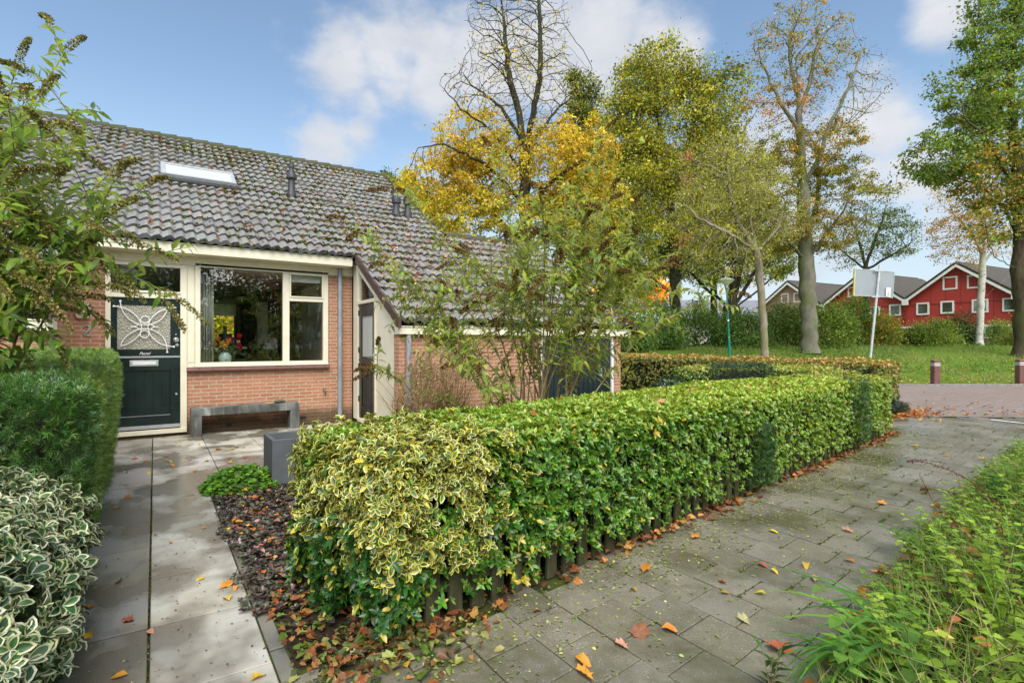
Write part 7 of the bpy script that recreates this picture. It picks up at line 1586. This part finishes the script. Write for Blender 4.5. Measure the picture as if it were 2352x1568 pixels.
# nettles and dead nettles
LB = []; LA = []; LN = []; LS = []; mb = MB(); ns = 380
X, Y = verge_pts(ns, 2.35, 10.5, r.exponential(.38, ns), .06); gp = wob(np.stack([X, Y, X * 0], -1), 2.6); X, Y, gp = X[gp > -.28], Y[gp > -.28], gp[gp > -.28]; LC = []; vy = np.array([verge_y(x) for x in X])
for x, y, v, g_ in zip(X, Y, vy, gp):
    h = (.75 + .9 * g_) * (.12 + .42 * min(1, (v - y) / .55)) * r.uniform(.7, 1.15); b = np.array([x, y, .02]); tp_ = b + np.array([r.normal(-.03, .08), r.normal(.07, .08), h]); mb.tube([b, (b + tp_) / 2 + [0, -.01, .02], tp_], [.004, .003, .0015], 4, False); m = max(4, int(h / .05)); ph = r.uniform(0, PI)
    for j in range(m):
        u = (j + .8) / m; p = b + (tp_ - b) * u; a = ph + j * PI / 2
        for s in (0, PI): e = np.array([math.cos(a + s), math.sin(a + s), r.uniform(-.05, .35)]); LB.append(p); LA.append(e); LN.append(np.array([0, 0, 1.0]) + e * .3 + r.normal(0, .15, 3)); LC.append(0 if g_ < .05 else (1 if g_ < .35 else 2)); LS.append((.088 if g_ < .35 else .12) * (1.05 - .55 * u) * r.uniform(.75, 1.2))
NE = tag(leaf_object('nettles', leaves_arrays(T_net, np.array(LB), np.array(LA), np.array(LN), np.array(LS), np.array([(.22, .40, .045), (.36, .52, .06), (.17, .34, .05)])[np.array(LC)] * r.normal(1, .2, (len(LB), 1)).clip(.5, 1.5)), M_weed), 'light green nettles crowding the verge at the right', 'nettles', kind='stuff'); mb.build('stems', plain('nettle_stem', (.16, .20, .06), .7), NE, smooth=True)
# iris-like clumps of broad blades
def iris(label, x, y, n, hgt, lean=(0, 0)):
    b = at_z(x, y, .02); G = thing('iris_clump', label, 'plant', tuple(b)); B_ = b + np.stack([r.normal(0, .05, n), r.normal(0, .05, n), np.zeros(n)], -1); d_ = nrm(np.stack([r.normal(lean[0], .34, n), r.normal(lean[1], .34, n), np.ones(n)], -1)); cb = np.cross(d_, np.array([0, 0, 1.0])) + 1e-4; outw = nrm(np.stack([d_[:, 0], d_[:, 1], np.zeros(n)], -1)); nn_ = nrm(UPV - outw * .2 - d_ * (d_ @ UPV)[:, None] + 1e-3)
    leaf_object('blades', leaves_arrays(tpl_blade(.95, .055, 7), B_, d_, nn_, hgt * r.uniform(.55, 1.05, n), pal(n, [(.14, .33, .04), (.19, .40, .05), (.10, .26, .04)], .15, r), np.full(n, 1.0)), M_weed, G)
iris('broad bladed clump leaning over the pavement in the lower right', 2095, 1540, 30, .62, (-.40, .20)); iris('broad bladed green clump beside the lowest nettles', 1995, 1560, 18, .5, (-.35, .1)); iris('broad bladed clump at the verge edge further along', 2060, 1420, 16, .42, (-.35, .2))
# small leafy shoot standing in front
sx = at_z(1770, 1585, .02); SH = thing('seedling', 'small dark leafy shoot sprouting at the bottom edge of the pavement', 'plant', tuple(sx)); mb = MB(); LB = []; LA = []; LN = []
for i in range(3):
    tp_ = sx + np.array([r.normal(0, .05), r.normal(0, .04), .12 + .05 * i]); mb.tube([sx, tp_], [.004, .002], 5, False)
    for j in range(7): a = r.uniform(0, 2 * PI); LB.append(sx + (tp_ - sx) * (j + 1) / 7); e = np.array([math.cos(a), math.sin(a), .8]); LA.append(e); LN.append(UPV + e * -.2)
mb.build('stem', M_budstem, SH); leaf_object('foliage', leaves_arrays(T_lance, np.array(LB), np.array(LA), np.array(LN), r.uniform(.05, .09, len(LB)), pal(len(LB), [(.07, .13, .03), (.10, .17, .04)], .2, r)), M_weed, SH)
# dried dock stems arching over the pavement
M_dock = plain('dry_stem', (.13, .05, .03), .8, 0, .3, 20)
def dock(label, pts, n, rad, cols, leafy=0):
    G = thing('dock_stem', label, 'dried plant', tuple(pts[0])); pl = arc(pts, 10); mb = MB(); mb.tube(pl, np.linspace(.0045, .0012, len(pl)), 5, False); mb.build('stem', M_dock, G, smooth=True); i = (len(pl) * (.35 + .64 * r.random(n))).astype(int).clip(0, len(pl) - 1); P = pl[i] + rand_dirs(n, r) * rad * r.random((n, 1)); 
    leaf_object('seeds', leaves_arrays(tpl_simple(.8, .3), P, rand_dirs(n, r), rand_dirs(n, r), r.uniform(.007, .013, n), pal(n, cols, .25, r)), M_spike, G)
    if leafy:
        i = (len(pl) * (.3 + .6 * r.random(leafy))).astype(int); leaf_object('leaves', leaves_arrays(T_el, pl[i], nrm(r.normal(size=(leafy, 3)) + [0, 0, -.6]), rand_dirs(leafy, r), r.uniform(.03, .05, leafy), pal(leafy, [(.30, .11, .04), (.20, .07, .03), (.4, .2, .05)], .2, r)), M_fall, G)
def vp(x, y, dd): return at_d(x, y, dd)
DC = [(.16, .05, .03), (.22, .08, .04), (.11, .035, .025)]
dock('dried rust brown dock stem arching left over the pavement', [vp(2420, 1330, 3.4), vp(2330, 1200, 3.5), vp(2230, 1105, 3.6), vp(2130, 1062, 3.7), vp(2085, 1058, 3.75)], 190, .022, DC)
dock('dried dock stem with curled brown leaves below the first one', [vp(2430, 1480, 3.0), vp(2330, 1320, 3.1), vp(2210, 1210, 3.2), vp(2150, 1160, 3.25), vp(2112, 1090, 3.3)], 30, .02, DC, 16)
dock('upright dried rust brown dock stem at the right edge', [vp(2370, 1560, 2.5), vp(2345, 1420, 2.6), vp(2320, 1290, 2.7), vp(2290, 1200, 2.8)], 150, .022, DC)
G = thing('bramble_shoot', 'thin bramble shoot with fresh green leaflets reaching over the pavement', 'plant', tuple(vp(2330, 1330, 3.1))); pl = arc([vp(2330, 1330, 3.1), vp(2200, 1262, 3.2), vp(2130, 1268, 3.25), vp(2080, 1250, 3.3)], 8); mb = MB(); mb.tube(pl, np.linspace(.003, .0012, len(pl)), 5, False); mb.build('stem', M_dock, G); q = pl[r.integers(6, len(pl), 34)]; leaf_object('foliage', leaves_arrays(T_net, q + r.normal(0, .012, q.shape), nrm(r.normal(size=q.shape) + [0, 0, .5]), nrm(UPV + r.normal(0, .4, q.shape)), r.uniform(.025, .045, 34), pal(34, [(.20, .34, .05), (.28, .40, .07)], .15, r)), M_weed, G)
n = 500; X, Y = verge_pts(n, 2.2, 10, r.exponential(.35, n), -.05); litter('leaf_litter', 'brown leaves lodged among the weeds of the verge', X, Y, .03 + .25 * r.random(n) * np.clip((np.array([verge_y(x) for x in X]) - Y) / .5, 0, 1), (.05, .09), FALL, r, .5)
